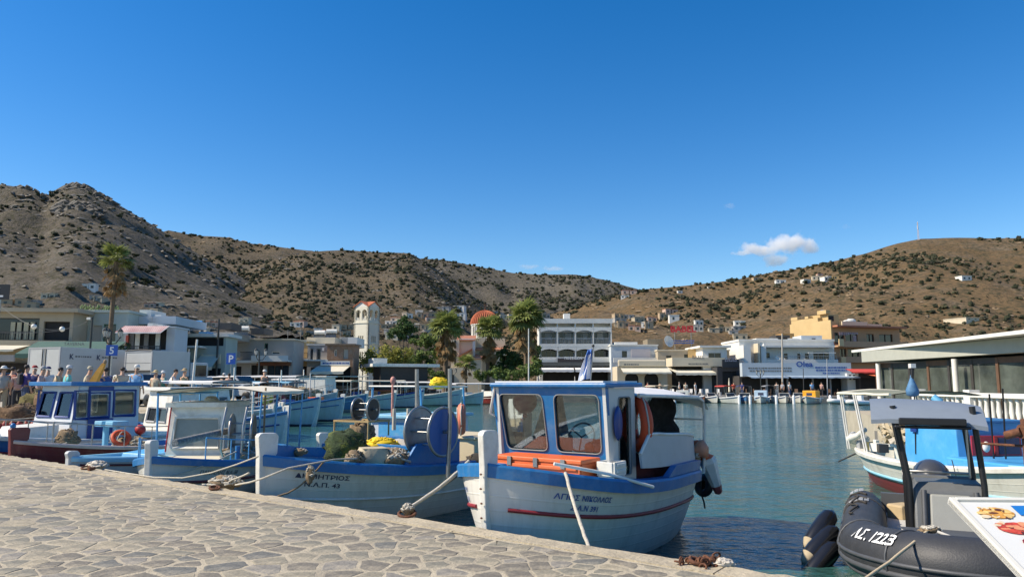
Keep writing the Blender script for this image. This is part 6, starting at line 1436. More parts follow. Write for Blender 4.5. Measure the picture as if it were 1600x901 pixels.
MB().tube([(0,0,0),(0,0,.78)],.035,6,0).ball((0,0,.86),(.07,.07,.10),10,8).build('marker_lamp',M('lamp_redwhite',(.55,.25,.2),.6,.4,8),label='red and white marker lamp on the frame of the blue house boat',cat='lamp',loc=W_(B8,(.6,0,1.5)))
pile('net_heap','yellow net tangle on top of the canopy frame','net',W_(B8,(-.9,.3,2.2)),(.25,.25,.22),YELLOW,40,22,.01)
# white cabin boat peeping out behind the wheelhouse boat
def boat(label,pos,head,L,B,zb,zm,paint,rail,feat,group='boats along the left quay',name='moored_boat',strk=None,stemh=.2,deckm=None,inner=None):
    H=Hull(L,B,zb,zm,zm*1.08,.4,L*.045,.1,bp=2.5,c=.47); h=Vector((head[0],head[1],0)).normalized()
    r=empty(name,(pos[0],pos[1],0),atan2(h.y,h.x),label,'boat',group)
    kaiki(r,H,paint,rail,.09,[(lambda t:H.z(t)*.7,strk,.03,.03,.97,'rubbing_strip')] if strk else [],lambda t:-.15,deckm or SKYB,inner,stem=(stemh,.28,WHITE,.1))
    for f in feat:
        if f[0]=='can': canopy(r,f[1],f[2],f[3],f[4],CANOP[f[5]],f[6] if len(f)>6 else WHITE,.06,zm,2)
        if f[0]=='cab': boxhouse(r,f[1],f[2],f[3],zm-.15,f[4],f[5],f[6],[(f[1]+.15,f[2]-.35,.5,.85)] if f[4]-zm>.9 else [],f[7] if len(f)>7 else f[5],.2,front=[(-f[3]*.38,-.06,.45,.9),(.06,f[3]*.38,.45,.9)] if f[4]-zm>.9 else [],gm=DGLASS)
        if f[0]=='rail': rails(r,H,f[1],f[2],f[3],STEEL,(1,-1),4)
        if f[0]=='mast': MB().tube([(f[1],f[3] if len(f)>3 else 0,zm),(f[1],f[3] if len(f)>3 else 0,f[2])],.035,6).build('mast',WHITE,r)
        if f[0]=='reel': reel(r,Vector((f[1],f[2],f[3])),f[4],f[5],.4,f[6],f[6])
        if f[0]=='box': MB().b2((f[1],f[2],f[3]),(f[4],f[5],f[6])).build('deck_box',f[7],r,.02)
        if f[0]=='arch': MB().tube([(f[1],-B*.4,zm),(f[1],-B*.38,f[2]-.2),(f[1],-B*.2,f[2]),(f[1],B*.2,f[2]),(f[1],B*.38,f[2]-.2),(f[1],B*.4,zm)],.03,6).build('arch',STEEL,r)
    return r,H
PW=hullpaint('row_white_hull',(.60,.60,.55),(.05,.05,.06),.05); PB=hullpaint('row_bluegrey_hull',(.42,.52,.56),(.06,.06,.08),.1); PBL=hullpaint('row_blue_hull',(.05,.18,.38),(.25,.26,.26),.25); PBR=hullpaint('row_wood_hull',(.16,.06,.025),(.05,.03,.02),.1); PRD=hullpaint('row_red_hull',(.25,.03,.03),(.05,.02,.02),.1)
boat('white cabin boat half hidden behind the blue wheelhouse boat',(-11.2,24.6),(-.6,-.8),6.5,2.2,1.0,.75,PW,WHITE,[('cab',-1.2,.6,1.6,2.05,WHITE,GREYT)],deckm=WHITE)
boat('white boat with blue rails and rods behind the cream canopy',(-10.9,26.8),(.9,-.44),7.5,2.4,1.35,.85,PB,BLUE,[('cab',-2,-.6,1.5,1.9,WHITE,NAVY),('rail',.95,.5,.5),('reel',.8,.3,1.4,.5,.3,BLACK),('mast',1.6,2.3,.5)],strk=NAVY)
r,_=boat('white boat under a long dark green awning frame by the trucks',(-13.4,31),(.93,-.36),8.5,2.6,1.3,.9,PW,WHITE,[('can',2.2,-3.2,2.3,2.35,'w',STEEL),('rail',.95,.4,.5)],strk=BLUE)
boat('blue striped white boat with its bow over the water behind the canopy',(-14.2,41),(.97,-.25),8.0,2.5,1.55,.95,PB,BLUE,[('can',1.0,-3,2.2,2.3,'w',LBLUE),('rail',.95,.6,.5),('mast',1.5,2.6),('box',1.2,-.5,.9,2.2,.5,1.4,NAVY)],strk=NAVY)
boat('white boat with long white awning and a leaning blue pole',(-16.0,50.5),(.97,-.25),9.0,2.7,1.7,1.0,PB,WHITE,[('can',2.2,-4,2.6,2.75,'w',WHITE),('cab',-.6,.9,1.6,1.9,WHITE,GREYT),('rail',.95,.5,.6),('mast',2,3.2)],strk=NAVY)
boat('blue and white boat with a square white cabin and dark window',(-15.4,59),(.98,-.2),8.4,2.6,1.5,.95,PBL,WHITE,[('cab',-1.2,1.2,2.0,2.75,WHITE,GREYT),('can',-1.2,-3.5,2.2,2.6,'w',WHITE),('rail',.95,.7,.6),('box',1.8,-.4,1,2.6,.4,1.5,BLACK)],strk=SKYB)
boat('varnished wooden excursion boat with a black cabin and white roof',(-15.2,79),(-.9,-.42),15,4.2,2.3,1.5,PBR,BWOOD,[('box',-6.0,-1.5,1.3,-.8,1.5,4.0,M('excursion_black',(.03,.025,.022),.6,.3)),('box',-7.2,-2,4.002,.2,2,4.32,WHITE),('box',-1.6,-1.1,4.322,-.1,1.1,4.9,WHITE),('can',6,.4,3.2,3.0,'c',WHITE)],strk=M('excursion_white',(.6,.62,.64),.5,.1),stemh=.6)
boat('long pale boat with cream awning moored across the head of the harbour',(-13.0,70),(.95,.3),9.5,2.8,1.6,1.0,PB,NAVY,[('can',2.8,-4,2.6,2.5,'c',WHITE),('box',-2,-.7,.9,.5,.7,1.5,NAVY),('rail',.95,.7,.5)],strk=NAVY)
boat('pale blue boat with a dark awning left of the red one',(-8.6,76),(.95,-.3),7.5,2.6,1.7,1.1,PB,WHITE,[('can',1.8,-3,2.3,2.4,'w',WHITE),('box',-1,-.7,1,1.2,.7,1.5,BLACK),('rail',.95,.6,.5)],strk=NAVY)
boat('small white launch left of the maroon dinghy',(-5.4,80),(.85,-.5),5.5,2.1,1.4,.9,PB,WHITE,[('box',-1,-.6,.8,1,.6,1.3,GREYT),('can',-.2,-2.2,1.8,2.2,'w',WHITE)],strk=GREYT)
boat('maroon dinghy at the middle of the far quay',(-2.3,82),(.6,-.8),4.5,1.9,1.15,.9,PRD,WHITE,[('box',-1,-.5,.8,.8,.5,1.4,WHITE)],strk=WHITE)
boat('white boat under a long white awning left of the front cabin roof',(-3.5,84),(.98,.2),9,2.5,1.3,.9,PW,WHITE,[('can',3,-4,2.5,2.25,'w',WHITE)],strk=None)
# ---------------------------------------------------------------- far quay row
BLT=M('fibreglass_white',(.72,.72,.70),.3,.05,2,coat=.3)
def launch(label,px,Y,head,L,top,tmat,wind=True,group='small boats along the far quay',hull=None):
    x=PX(px,Y,615); H=Hull(L,L*.36,.85,.62,.6,.3,L*.07,0,stern='transom',bp=2.3,c=.4,sw=.85); h=Vector((*head,0)).normalized()
    r=empty('moored_launch',(x,Y,0),atan2(h.y,h.x),label,'boat',group)
    kaiki(r,H,hull or PW,BLT,.07,[(lambda t:H.z(t)*.8,NAVY,.025,.03,.97,'rubbing_strip')],lambda t: -.03 if t>.6 else -.3,BLT,None,None)
    if top=='can': canopy(r,.5,-1.6,1.5,1.95,tmat,STEEL,.08,.55,1)
    if top=='house': MB().b2((-1.3,-.7,.3),(.9,.7,1.45)).build('deck_house',tmat,r,.05); MB().b2((.902,-.3,.9),(.915,.3,1.2)).build('logo_panel',INK,r)
    if wind: 
        m=MB(); m.loft([[(.9,-.55,.62),(.9,.55,.62)],[(.45,-.5,1.12),(.45,.5,1.12)]],0,False,False,False); m.build('windscreen',DGLASS,r); MB().tube([(.9,-.6,.62),(.45,-.54,1.14),(.45,.54,1.14),(.9,.6,.62)],.025,6).build('screen_frame',WHITE,r)
    e=MB(); e.b2((-L/2-.32,-.18,.5),(-L/2-.02,.18,1.0)); e.b2((-L/2-.25,-.06,-.3),(-L/2-.08,.06,.5)); e.build('outboard',M('outboard_grey',(.2,.2,.22),.4,.2),r,.04)
    MB().lathe([(.02,-.3),(.1,-.25),(.1,.25),(.02,.3)],8,0,Matrix.Translation((.3,L*.19,.35))).build('side_fender',WHITE,r)
    return r
launch('small pale launch left of the row, under the stern canopy',990,86,(-.3,-.95),3.6,None,WHITE)
launch('white launch with a low awning beside the pale one',1028,87,(.4,-.9),4.0,'can',CREAM,False)
launch('white launch with a bright red canopy',1137,86,(.25,-.97),4.6,'can',REDC)
launch('dark blue launch between the red topped and white ones',1163,87,(-.2,-.98),3.6,'can',NAVY,True,hull=PBL)
launch('white launch with pale blue cuddy and wide windscreen',1189,86,(-.35,-.94),4.4,'house',M('cuddy_blue',(.45,.58,.68),.5,.05))
launch('white launch with three people standing behind it',1224,86.5,(-.2,-.98),3.6,None,WHITE)
launch('white boat with a bright yellow deck house',1267,84,(-.55,-.83),5.2,'house',M('deckhouse_yellow',(.80,.36,.02),.45,.1),False)
launch('grey launch tucked between the yellow house and the white ones',1246,88,(-.2,-.98),3.6,None,GREYT)
launch('plain dark launch beside the red canopy one',1090,88,(.2,-.98),3.6,None,DARK,False,hull=PBR)
def inflatable(label,px,Y,head,L):
    x=PX(px,Y,615); h=Vector((*head,0)).normalized(); r=empty('inflatable_boat',(x,Y,.25),atan2(h.y,h.x),label,'boat','white inflatables on the far quay')
    MB().tube([(-L/2,.6,0),(-L/4,.65,0),(L*.2,.6,.03),(L*.42,.3,.12),(L/2,0,.15),(L*.42,-.3,.12),(L*.2,-.6,.03),(-L/4,-.65,0),(-L/2,-.6,0)],.24,10).build('tube',BLT,r)
    MB().b2((-L/2+.2,-.45,-.1),(L*.3,.45,.0)).build('floor',GREYT,r); MB().b2((-.4,-.3,.0),(.1,.3,.75)).build('console',BLT,r,.04); MB().b2((-L/2-.2,-.15,.1),(-L/2+.1,.15,.85)).build('outboard',BLACK,r,.04)
inflatable('white inflatable boat left of its neighbour by the yellow house',1312,83,(-.8,-.6),4.2); inflatable('white inflatable boat nearest the glass pavilion',1342,78,(-.8,-.6),4.2)

for a in (('white launch with a folded grey cover among the white ones',1006,87.5,(-.2,-.98),4.0,None,WHITE),('white launch with a cream awning right of the arched shop steps',1047,88.5,(.1,-.99),4.2,'can',TARP,False),('white cuddy launch before the bar awning left end',1066,88.5,(-.2,-.97),4.0,'house',WHITE),('white open launch at the bar awning right end',1107,88,(.3,-.95),3.8,None,WHITE),('white launch with a grey awning left of the yellow house',1205,88.5,(-.1,-.99),4.0,'can',GREYT,False)): launch(*a)
boat('white boat with green hauler between the trucks and the cream canopy',(-13.0,33.5),(.9,-.43),7.0,2.4,1.3,.9,PW,LBLUE,[('cab',-1.8,-.2,1.5,2.0,WHITE,GREYT),('mast',.6,3.0),('rail',.95,.5,.5),('reel',1.3,.2,1.4,.4,.3,STEEL)],strk=LBLUE)
boat('blue railed boat with twin white masts right of the cream canopy',(-13.8,46),(.97,-.25),7.5,2.4,1.45,.95,PB,BLUE,[('mast',1.2,2.9,.4),('mast',-.4,3.1,-.3),('can',.6,-2.6,2.1,2.35,'b',WHITE),('box',1.5,-.4,.9,2.2,.4,1.45,ORANGE)],strk=BLUE)
boat('white boat with an orange net box near the wooden excursion boat',(-13.5,64.5),(.96,-.28),7.5,2.5,1.5,1.0,PB,WHITE,[('box',.8,-.5,1,1.8,.5,1.6,M('net_brown',(0,0,0))),('mast',.2,3.1),('can',0,-3,2.1,2.5,'c',WHITE)],strk=NAVY)
# ---------------------------------------------------------------- right: white, red and sky blue boat coming towards the quay
P9=hullpaint('right_hull_paint',(.70,.68,.60),(.22,.03,.03),.26)
H9=Hull(7.6,2.5,1.15,.72,.80,.5,.3,.25,bp=2.5,c=.47)
B9=empty('fishing_boat',(9.05,14.6,0),atan2(-1,.03),'white and red boat with a sky blue deck house before the balustrade','boat','fishing boats moored in the harbour')
kaiki(B9,H9,P9,WHITE,.07,[(lambda t:H9.z(t)*.42+.02,SKYB,.028,.02,.97,'rubbing_strip')],lambda t: lerp(-.04,-.3,max(0,min(1,(.5-t)/.05))),SKYB,WHITE,stem=(.3,.3,WHITE,.12))
zd=.70
HB=M('deckhouse_skyblue',(.06,.34,.66),.45,.08,3,.1,14,dirt=(.25,.45,.6),damt=.3)
dh=MB(); dh.loft([[(-1.3,-.72,zd-.3),(.55,-.72,zd-.3),(.55,.72,zd-.3),(-1.3,.72,zd-.3)],[(-1.3,-.66,1.55),(.40,-.66,1.55),(.40,.66,1.55),(-1.3,.66,1.55)]],0,True,True,False); dh.build('deck_house',HB,B9,.02)
MB().b2((-1.38,-.74,1.552),(.50,.74,1.60)).build('house_roof',M('roof_blue',(.03,.16,.36),.5,.15,4),B9,.012)
MB().b2((.50,-.45,.95),(.535,.50,1.32)).build('red_hatch',M('hatch_red',(.42,.03,.05),.45,.12,3),B9,.006); MB().b2((.535,.06,.98),(.545,.46,1.28)).build('hatch_panel',M('hatch_dark',(.03,.04,.09),.5,.2),B9); MB().b2((.536,-.03,.95),(.56,.03,1.32)).build('hatch_post',RED,B9)
MB().ball((.60,-.22,1.12),(.05,.07,.10),10,8).build('white_bottle',WHITE,label='white plastic bottle before the red hatch',cat='bottle').matrix_basis=B9.matrix_basis
MB().b2((-1.0,-.725,1.30),(-.80,-.705,1.42)).build('house_vent',NAVY,B9)
MB().prism([(.5,-.95),(1.9,-.75),(2.5,-.35),(2.5,.35),(1.9,.75),(.5,.95)],.16,0,None,H9.z(.7)-.05).build('fore_trunk',HB,B9,.03)
MB().tube([(-.2,-.55,1.6),(-.25,-.55,1.95),(-.32,-.60,2.02)],[.10,.09,.07],10).build('exhaust_pipe',M('pipe_blue',(.12,.4,.62),.5,.1),B9)
for k,(x,y,a,b) in enumerate(((.9,-.3,.25,.3),(1.0,-.15,.3,.25),(-.9,-.7,.1,-.1))): MB().tube([(x,y,.85),(x+a*.6,y-b*.3,2.1+.1*k)],.016,6).build('rod_pole',BLACK,B9)
MB().b2((2.0,-.55,.9),(2.2,-.35,1.70)).b2((2.0,.15,.9),(2.2,.35,1.70)).tube([(2.1,-.62,1.5),(2.1,.42,1.5)],.12,12).lathe([(.0,-.06),(.36,-.06),(.36,.06),(0,.06)],20,0,Matrix.Translation((2.1,-.25,1.55))@Matrix.Rotation(pi/2,4,'X')).build('rusty_winch',RUST,B9)
MB().tube([(1.9,-.75,1.42),(2.1,-.62,1.5)],.07,8).tube([(1.4,-.9,1.25),(2.0,-.5,1.25)],.025,6).build('winch_handle',RUST,B9)
CG=M('canopy_greygreen',(.20,.21,.15),.85,.08,2,.2,6)
m=MB(); A=[[(lerp(-3.55,-1.2,i/7),lerp(-1.0,1.0,j/5),2.05+.08*(1-(2*j/5-1)**2)+rnd(-.01,.01)) for j in range(6)] for i in range(8)]
m.loft(A,0,False,False,True); m.loft([[(p[0],p[1],p[2]-.015) for p in r][::-1] for r in A],0,False,False,True); m.build('canopy',CG,B9)
m=MB()
m.tube([A[i][0] for i in range(8)],.035,6); m.tube([A[0][j] for j in range(6)],.035,6); m.build('canopy_hem',TARP,B9)
for (x,y,x2) in ((-3.3,-.95,-3.55),(-3.2,-.95,-3.45),(-2.35,-1.02,-2.75),(-2.25,-1.02,-2.65),(-3.3,.9,-3.5)):
    MB().tube([(x,y,.75),(x2,y*1.0,2.04)],.022,6).build('canopy_post',M('post_pale',(.62,.6,.55),.4,.1,6,metal=.2),B9)
MB().tube([(-3.4,-.75,1.05),(-3.1,-.95,1.0),(-2.75,-.95,1.10),(-2.45,-.95,1.25)],[.10,.08,.07,.06],10).build('white_outrigger',WHITE,B9)
MB().ball((-3.3,-.7,.98),(.22,.28,.14),12,8).build('white_fender',WHITE,B9)
MB().tube([(-3.7,-.3,.72),(-3.95,-.9,.38)],.02,6).build('tiller_bar',BLACK,B9)
for k in range(4):
    MB().box((0,0,.09),(.2,.16,.18)).build('deck_tin',[GREYT,M('tin_olive',(.14,.14,.06),.7),WHITE,FRM['d']][k],label=['grey tin on the stern deck of the right boat','olive tin on the stern deck of the right boat','white tin on the stern deck of the right boat','dark tin on the stern deck of the right boat'][k],cat='tin',loc=W_(B9,(-2.9+k*.3,-.8,.78)),rz=k)
rope('thin line hanging down the side of the right boat',wobble(W_(B9,(1.2,-1.27,.95)),W_(B9,(1.5,-1.3,.15)),8,0,.004),.008,ROPED,group='lines on the right boat')
# ---------------------------------------------------------------- the black inflatable
hb=Vector((-.43,-.90,0)).normalized(); bowp=Vector((4.02,6.5,0)); R0=empty('inflatable_boat',bowp-hb*2.9,atan2(hb.y,hb.x),'black rigid inflatable with grey canopy, white number on its tube, bow to the quay','inflatable boat')
RT=M('tube_black',(.036,.037,.040),.55,.15,6,.15,60,dirt=(.10,.10,.095),damt=.35,dsc=2)
RT2=M('tube_grey',(.075,.078,.082),.5,.12,6)
def tubepath(n=60):
    P=[]
    for i in range(n+1):
        w=-1+2*i/n; sd=-1 if w<0 else 1; a=1-abs(w)      # a: 0 at the stern end, 1 at the bow
        x=-2.9+5.45*min(1,a*1.12) if a<.62 else None
        if a<=.62: x=-2.9+a/.62*3.6; y=.95; z=.42+.05*max(0,(a-.35)/.27)**2
        else:
            q=(a-.62)/.38*pi/2; x=.70+1.93*sin(q)**.9; y=.95*cos(q)**.85 if q<pi/2 else 0; z=.47+.20*sin(q)
        P.append(Vector((x,sd*y if abs(w)>1e-6 else 0,z)))
    return P
TP=tubepath(); nT=len(TP)
rr_=[.27*(1 if min(i,nT-1-i)>5 else .55+.45*(min(i,nT-1-i)/5)**.6) for i in range(nT)]
MB().tube(TP,rr_,20).build('buoyancy_tube',RT,R0)
for dz,r in ((.0,.022),(-.10,.03),(-.19,.026)):
    m=MB(); pts=[]
    for i,p in enumerate(TP):
        if 3<i<nT-4:
            t=(TP[i+1]-TP[i-1]).normalized(); o=Vector((-t.y,t.x,0)); o=o if o.dot(p-Vector((0,0,p.z)))>0 else -o
            if abs(p.y)<.02: o=Vector((1,0,0))
            rr2=sqrt(max(.27**2-dz**2,0)); pts.append(p+o*(rr2)+Vector((0,0,dz)))
    m.tube(pts,r,6).build('rub_strake',RT2,R0)
sm=MB()
for f in (.18,.50,.82):
    pass
for i in (8,20,26,34,40,52):
    t=(TP[i+1]-TP[i-1]).normalized(); a=t.cross(Vector((0,0,1))).normalized(); b=a.cross(t)
    MB().tube([TP[i]+(a*cos(w)+b*sin(w))*.274 for w in [k*2*pi/24 for k in range(25)]],.012,5,0,False).build('tube_seam',RT2,R0)
def on_tube(i,ang,out=.004):   # ang: 0 outward level, pi/2 on top; starboard half
    i0=int(i); f=i-i0; p=TP[i0].lerp(TP[i0+1],f); t=(TP[min(i0+2,nT-1)]-TP[max(i0-1,0)]).normalized(); o=Vector((t.y,-t.x,0)).normalized()
    o=o if o.y<0 or abs(p.y)<.3 else -o
    return p+(o*cos(ang)+Vector((0,0,1))*sin(ang))*(.27+out)
wm=M('reflective_patch',(.62,.64,.66),.4,.06,3)
for (i0,n_) in ((3.2,3),(8.3,4)):
    for k in range(n_):
        m=MB(); A=[[on_tube(i0+u*1.5,pi/2*.52+k*.26+v*.21,.012) for v in (0,.25,.5,.75,1)] for u in (0,.25,.5,.75,1)]; m.loft(A,0,False,False,True); m.loft([r[::-1] for r in A],0,False,False,True); m.build('reflective_patch',wm,R0)
L_=0
seg=(TP[16]-TP[15]).length
v,f=text_geo('Λ.Σ. 1223',.17,.022)
i_c=24.4
def tfn(x,y):
    return on_tube(i_c+x/((TP[int(i_c)+1]-TP[int(i_c)]).length),.80+(y-.06)/.27,.013)
MB().add([tfn(x,y) for x,y,_ in v],f).build('number_lettering',INKW,R0)
HUL=M('rib_hull',(.10,.105,.11),.4,.1,3)
m=MB(); m.loft([[(x,y,z) for y,z in ((-b,.35),(-b*.8,.05),(0,k),(b*.8,.05),(b,.35))] for x,b,k in ((-2.6,.80,-.35),(-1,.82,-.4),(.5,.8,-.35),(1.5,.55,-.1),(2.2,.2,.25))],0,False,False,True); m.build('hull',HUL,R0)
MB().prism([(-2.6,-.75),(.8,-.75),(1.7,-.5),(2.3,-.1),(2.3,.1),(1.7,.5),(.8,.75),(-2.6,.75)],.05,0,None,.28).build('deck',M('deck_white',(.5,.5,.48),.6,.08),R0)
m=MB(); m.loft([[(1.0,-.62,.72),(1.0,.62,.72)],[(1.6,-.48,.76),(1.6,.48,.76)],[(2.15,-.22,.84),(2.15,.22,.84)]],0,False,False,True); m.build('bow_cover',RT2,R0)
MB().b2((-2.6,-.72,.2),(-2.5,.72,.62)).build('transom',HUL,R0)
CGY=M('console_grey',(.13,.135,.135),.45,.1,4,.1,60); PAD=M('cushion_grey',(.30,.30,.27),.6,.06,4,.1,80)
m=MB(); m.loft([[(-.62,-.40,.3),(.28,-.40,.3),(.28,.40,.3),(-.62,.40,.3)],[(-.52,-.38,1.02),(.06,-.38,1.02),(.06,.38,1.02),(-.52,.38,1.02)],[(-.50,-.34,1.10),(-.04,-.34,1.10),(-.04,.34,1.10),(-.50,.34,1.10)]],0,True,True,False); m.build('console',CGY,R0,.03)
PFc=Matrix(((0,-.22/.72,1,.30),(1,0,0,0),(0,1,0,.32),(0,0,0,1)))
m=MB(); m.prism([(-.24,.05),(.24,.05),(.21,.66),(-.21,.66)],.05,0,PFc); m.build('console_cushion',PAD,R0,.02)
for sd in (-1,1): MB().tube([PFc@Vector((sd*.30,.02,.03)),PFc@Vector((sd*.27,.70,.03))],.03,6).build('console_edge',RT2,R0)
m=MB(); m.loft([[(-1.62,-.42,.3),(-1.12,-.42,.3),(-1.12,.42,.3),(-1.62,.42,.3)],[(-1.60,-.40,.78),(-1.15,-.40,.78),(-1.15,.40,.78),(-1.60,.40,.78)]],0,True,True,False); m.build('helm_seat',CGY,R0,.03)
MB().b2((-1.16,-.36,.36),(-1.10,.36,.56)).b2((-1.16,-.36,.58),(-1.10,.36,.80)).build('seat_cushion',PAD,R0,.02); MB().b2((-1.66,-.40,.80),(-1.52,.40,1.02)).build('seat_back',CGY,R0,.04)
MB().tube([(-1.62,-.42,.9),(-1.62,-.44,1.06),(-1.62,.44,1.06),(-1.62,.42,.9)],.018,6).build('grab_rail',STEEL,R0)
m=MB(); m.loft([[(-2.98,-.16,.45),(-2.62,-.18,.45),(-2.62,.18,.45),(-2.98,.16,.45)]]+[[(-2.80+q*cos(a)*.34,q*sin(a)*.24,z) for a in [2*pi*k/4+pi/4 for k in range(4)]] for q,z in ((1,.55),(1,.9))],0,True,True,False)
MB().ball((-2.85,0,.86),(.36,.27,.27),18,12).build('outboard_cowl',M('cowl_grey',(.06,.062,.068),.28,.1,4,coat=.4),R0)
MB().b2((-3.0,-.10,-.4),(-2.72,.10,.72)).build('outboard_leg',BLACK,R0,.03)
TT_=M('ttop_grey',(.20,.235,.275),.5,.06,4)
m=MB(); A=[]
for i in range(9):
    x=lerp(-1.85,.30,i/8); dz=-.22*max(0,(i-6)/2)**1.5-.03*max(0,(2-i)/2)
    A.append([(x,lerp(-.80,.42,j/6),2.06+dz+.012*(1-(2*j/6-1)**2)-.015*max(0,abs(j-3)-2)+.03*(3-j)/3) for j in range(7)])
m.loft(A,0,False,False,True); m.loft([[(p[0],p[1],p[2]-.05) for p in r][::-1] for r in A],0,False,False,True)
m.loft([[A[i][0],(A[i][0][0],A[i][0][1],A[i][0][2]-.05)] for i in range(9)],0,False,False,False); m.loft([[(A[i][6][0],A[i][6][1],A[i][6][2]-.05),A[i][6]] for i in range(9)],0,False,False,False); m.loft([[A[8][j],(A[8][j][0],A[8][j][1],A[8][j][2]-.05)] for j in range(7)],0,False,False,False)
m.build('canopy_top',TT_,R0)
MB().b2((.30,-.50,1.80),(.40,.20,1.885)).b2((.29,-.55,1.76),(.36,.25,1.795)).build('light_bar',BLACK,R0,.012)
for (x,y,x2,y2) in ((.10,-.42,.05,-.55),(.10,.36,.05,.30),(-1.05,-.42,-1.15,-.55),(-1.05,.36,-1.15,.30)): MB().tube([(x,y,.35),(x*.9,y,1.1),(x2,y2,2.02)],.034,8).build('canopy_leg',BLACK,R0)
MB().tube([(-.7,.3,1.1),(-.78,.3,2.02)],.014,6).build('aerial',STEEL,R0); MB().tube([(-2.5,-.35,.6),(-2.62,-.35,1.35)],.014,6).build('aerial',STEEL,R0)
e=empty('lantern_buoy',W_(R0,(-1.35,-.25,2.11)),0,'blue cone lantern with a white top standing on the grey canopy','lantern')
MB().lathe([(.02,0),(.08,.02),(.085,.09),(.05,.18),(.02,.26),(.015,.30)],10).build('net_bag',M('bag_blue',(.07,.19,.34),.7,.3,10),e); MB().tube([(0,0,.2),(.02,0,.40)],.025,6).build('stem',BLACK,e); MB().box((.02,0,.43),(.07,.07,.06)).build('lamp',WHITE,e)
for k,(x,y,z,mt) in enumerate(((-2.1,-.45,.42,M('tan_tank',(.5,.38,.22),.7)),(-2.0,-.2,.38,WHITE))): MB().box((0,0,0),(.34,.28,.22)).build('fuel_box',mt,None,.03,label=['tan box in the stern of the black inflatable','white box in the stern of the black inflatable'][k],cat='box',loc=W_(R0,(x,y,z)),rz=.4)
m=MB(); 
rope('white mooring line tied round the inflatable bow',wobble(W_(R0,(2.35,-.30,.92)),W_(R0,(2.55,.5,.80)),10,.05,.004),.016,M('line_white',(.62,.58,.5),.9,.15,30),group='lines on the inflatable')
pk=W_(R0,(2.28,-.36,.93)); pile('rope_knot','tan knotted line on the inflatable bow','knot',pk-Vector((0,0,.03)),(.10,.07,.05),ROPEB,16,33,.014,mat2=ROPE)
pq=onz(1338,912,QZ); rope('taut tan line from the inflatable bow to the quay',wobble(pk,pq,10,.02,.003),.014,M('line_tan',(.50,.40,.26),.9,.15,30),group='lines on the inflatable')
for k in range(3):
    i=5.2+k*2.2; tp_,bt_=[((1296,806),(1268,846)),((1304,826),(1262,872)),((1306,850),(1262,902))][k]; Yk=10.25-.2*k
    p1,p0=at(*tp_,Yk),at(*bt_,Yk-.15); ax=(p1-p0).normalized()
    e=empty('boat_fender',(p0+p1)/2,0,['rearmost black fender with tan end hanging by the inflatable stern','middle black fender with tan end on the inflatable','foremost black fender with tan end on the inflatable'][k],'fender','black fenders on the inflatable'); e.rotation_euler=ax.to_track_quat('Z','Y').to_euler()
    MB().lathe([(.02,.33),(.05,.31),(.11,.24),(.125,.12),(.125,-.12),(.11,-.24)],16).build('body',M('fender_black',(.014,.014,.015),.25,.2,4,coat=.3),e); MB().lathe([(.11,-.24),(.07,-.32),(.05,-.36),(.0,-.37)],16).build('end_cap',M('fender_tan',(.4,.33,.22),.8,.2),e)
    rope(['black lashing on the rearmost inflatable fender','black lashing on the middle inflatable fender','black lashing on the foremost inflatable fender'][k],[W_(R0,on_tube(i,.3,-.0)),W_(R0,on_tube(i,.9,.012)),W_(R0,on_tube(i+.5,1.4,.014)),W_(R0,on_tube(i+1.4,1.7,.014))],.014,ROPED,group='lashings on the inflatable')
for k in range(2):
    rope(['black grab line along the inflatable tube, aft','black grab line along the inflatable tube, forward'][k],[W_(R0,on_tube(7+k*4.5+u*4.5,1.15+.18*sin(u*pi*2),.02)) for u in [q/10 for q in range(11)]],.013,ROPED,group='lashings on the inflatable')
# ---------------------------------------------------------------- menu lectern at the near right
mp=at(1482,778,4.0); ml_=empty('menu_board',(mp.x,mp.y,mp.z),R(-2),'white tilted menu board with food pictures and a blue heading','menu board')
tl=R(24); MT=Matrix.Rotation(tl,4,'X')        # board local: x right, y away and up, z off the face
Wd,Hd=.86,.78
m=MB(); m.b2((0,-Hd,-.03),(Wd,0,-.004)); m.build('panel',M('menu_white',(.68,.68,.64),.35,.03,2),ml_)
fr=MB(); 
for a in ((0,.03,-Hd,0),(Wd-.03,Wd,-Hd,0),(.03,Wd-.03,-.025,0),(.03,Wd-.03,-Hd,-Hd+.03)): fr.b2((a[0],a[2],-.033),(a[1],a[3],.010))
fr.build('frame',M('menu_frame',(.70,.68,.60),.4,.05,3,dirt=(.45,.4,.3),damt=.3),ml_,.004)
pr=MB(); pr.add([(.28,-.065,.001),(.82,-.065,.001),(.82,-.15,.001),(.28,-.15,.001)],[(3,2,1,0)]); pr.build('heading_bar',M('menu_blue',(.01,.17,.50),.4,.05),ml_)
v,f=text_geo('pancakes',.075,.02,'LEFT'); MB().add([(x+.33,y-.128,.002) for x,y,_ in v],f).build('heading',INKW,ml_)
q=random.Random(5); ln=MB(); l2=MB()
for k in range(9):
    x=.36; y=-.20-k*.042
    while x<.72: 
        w=q.uniform(.015,.05); (ln if k%3==0 else l2).add([(x,y,.001),(x+w,y,.001),(x+w,y-.012,.001),(x,y-.012,.001)],[(3,2,1,0)]); x+=w+.008
ln.build('menu_print',M('menu_pink',(.6,.12,.2),.6),ml_); l2.build('menu_print',M('menu_grey',(.3,.3,.42),.6),ml_)
def disc(cx,cy,rx,ry,z,n=14): return [(cx+rx*cos(2*pi*k/n)*q.uniform(.9,1.08),cy+ry*sin(2*pi*k/n)*q.uniform(.9,1.08),z) for k in range(n)]
FP=[((.62,.30,.06),(.80,.52,.18)),((.55,.07,.04),(.75,.30,.15)),((.25,.02,.03),(.5,.08,.08))]
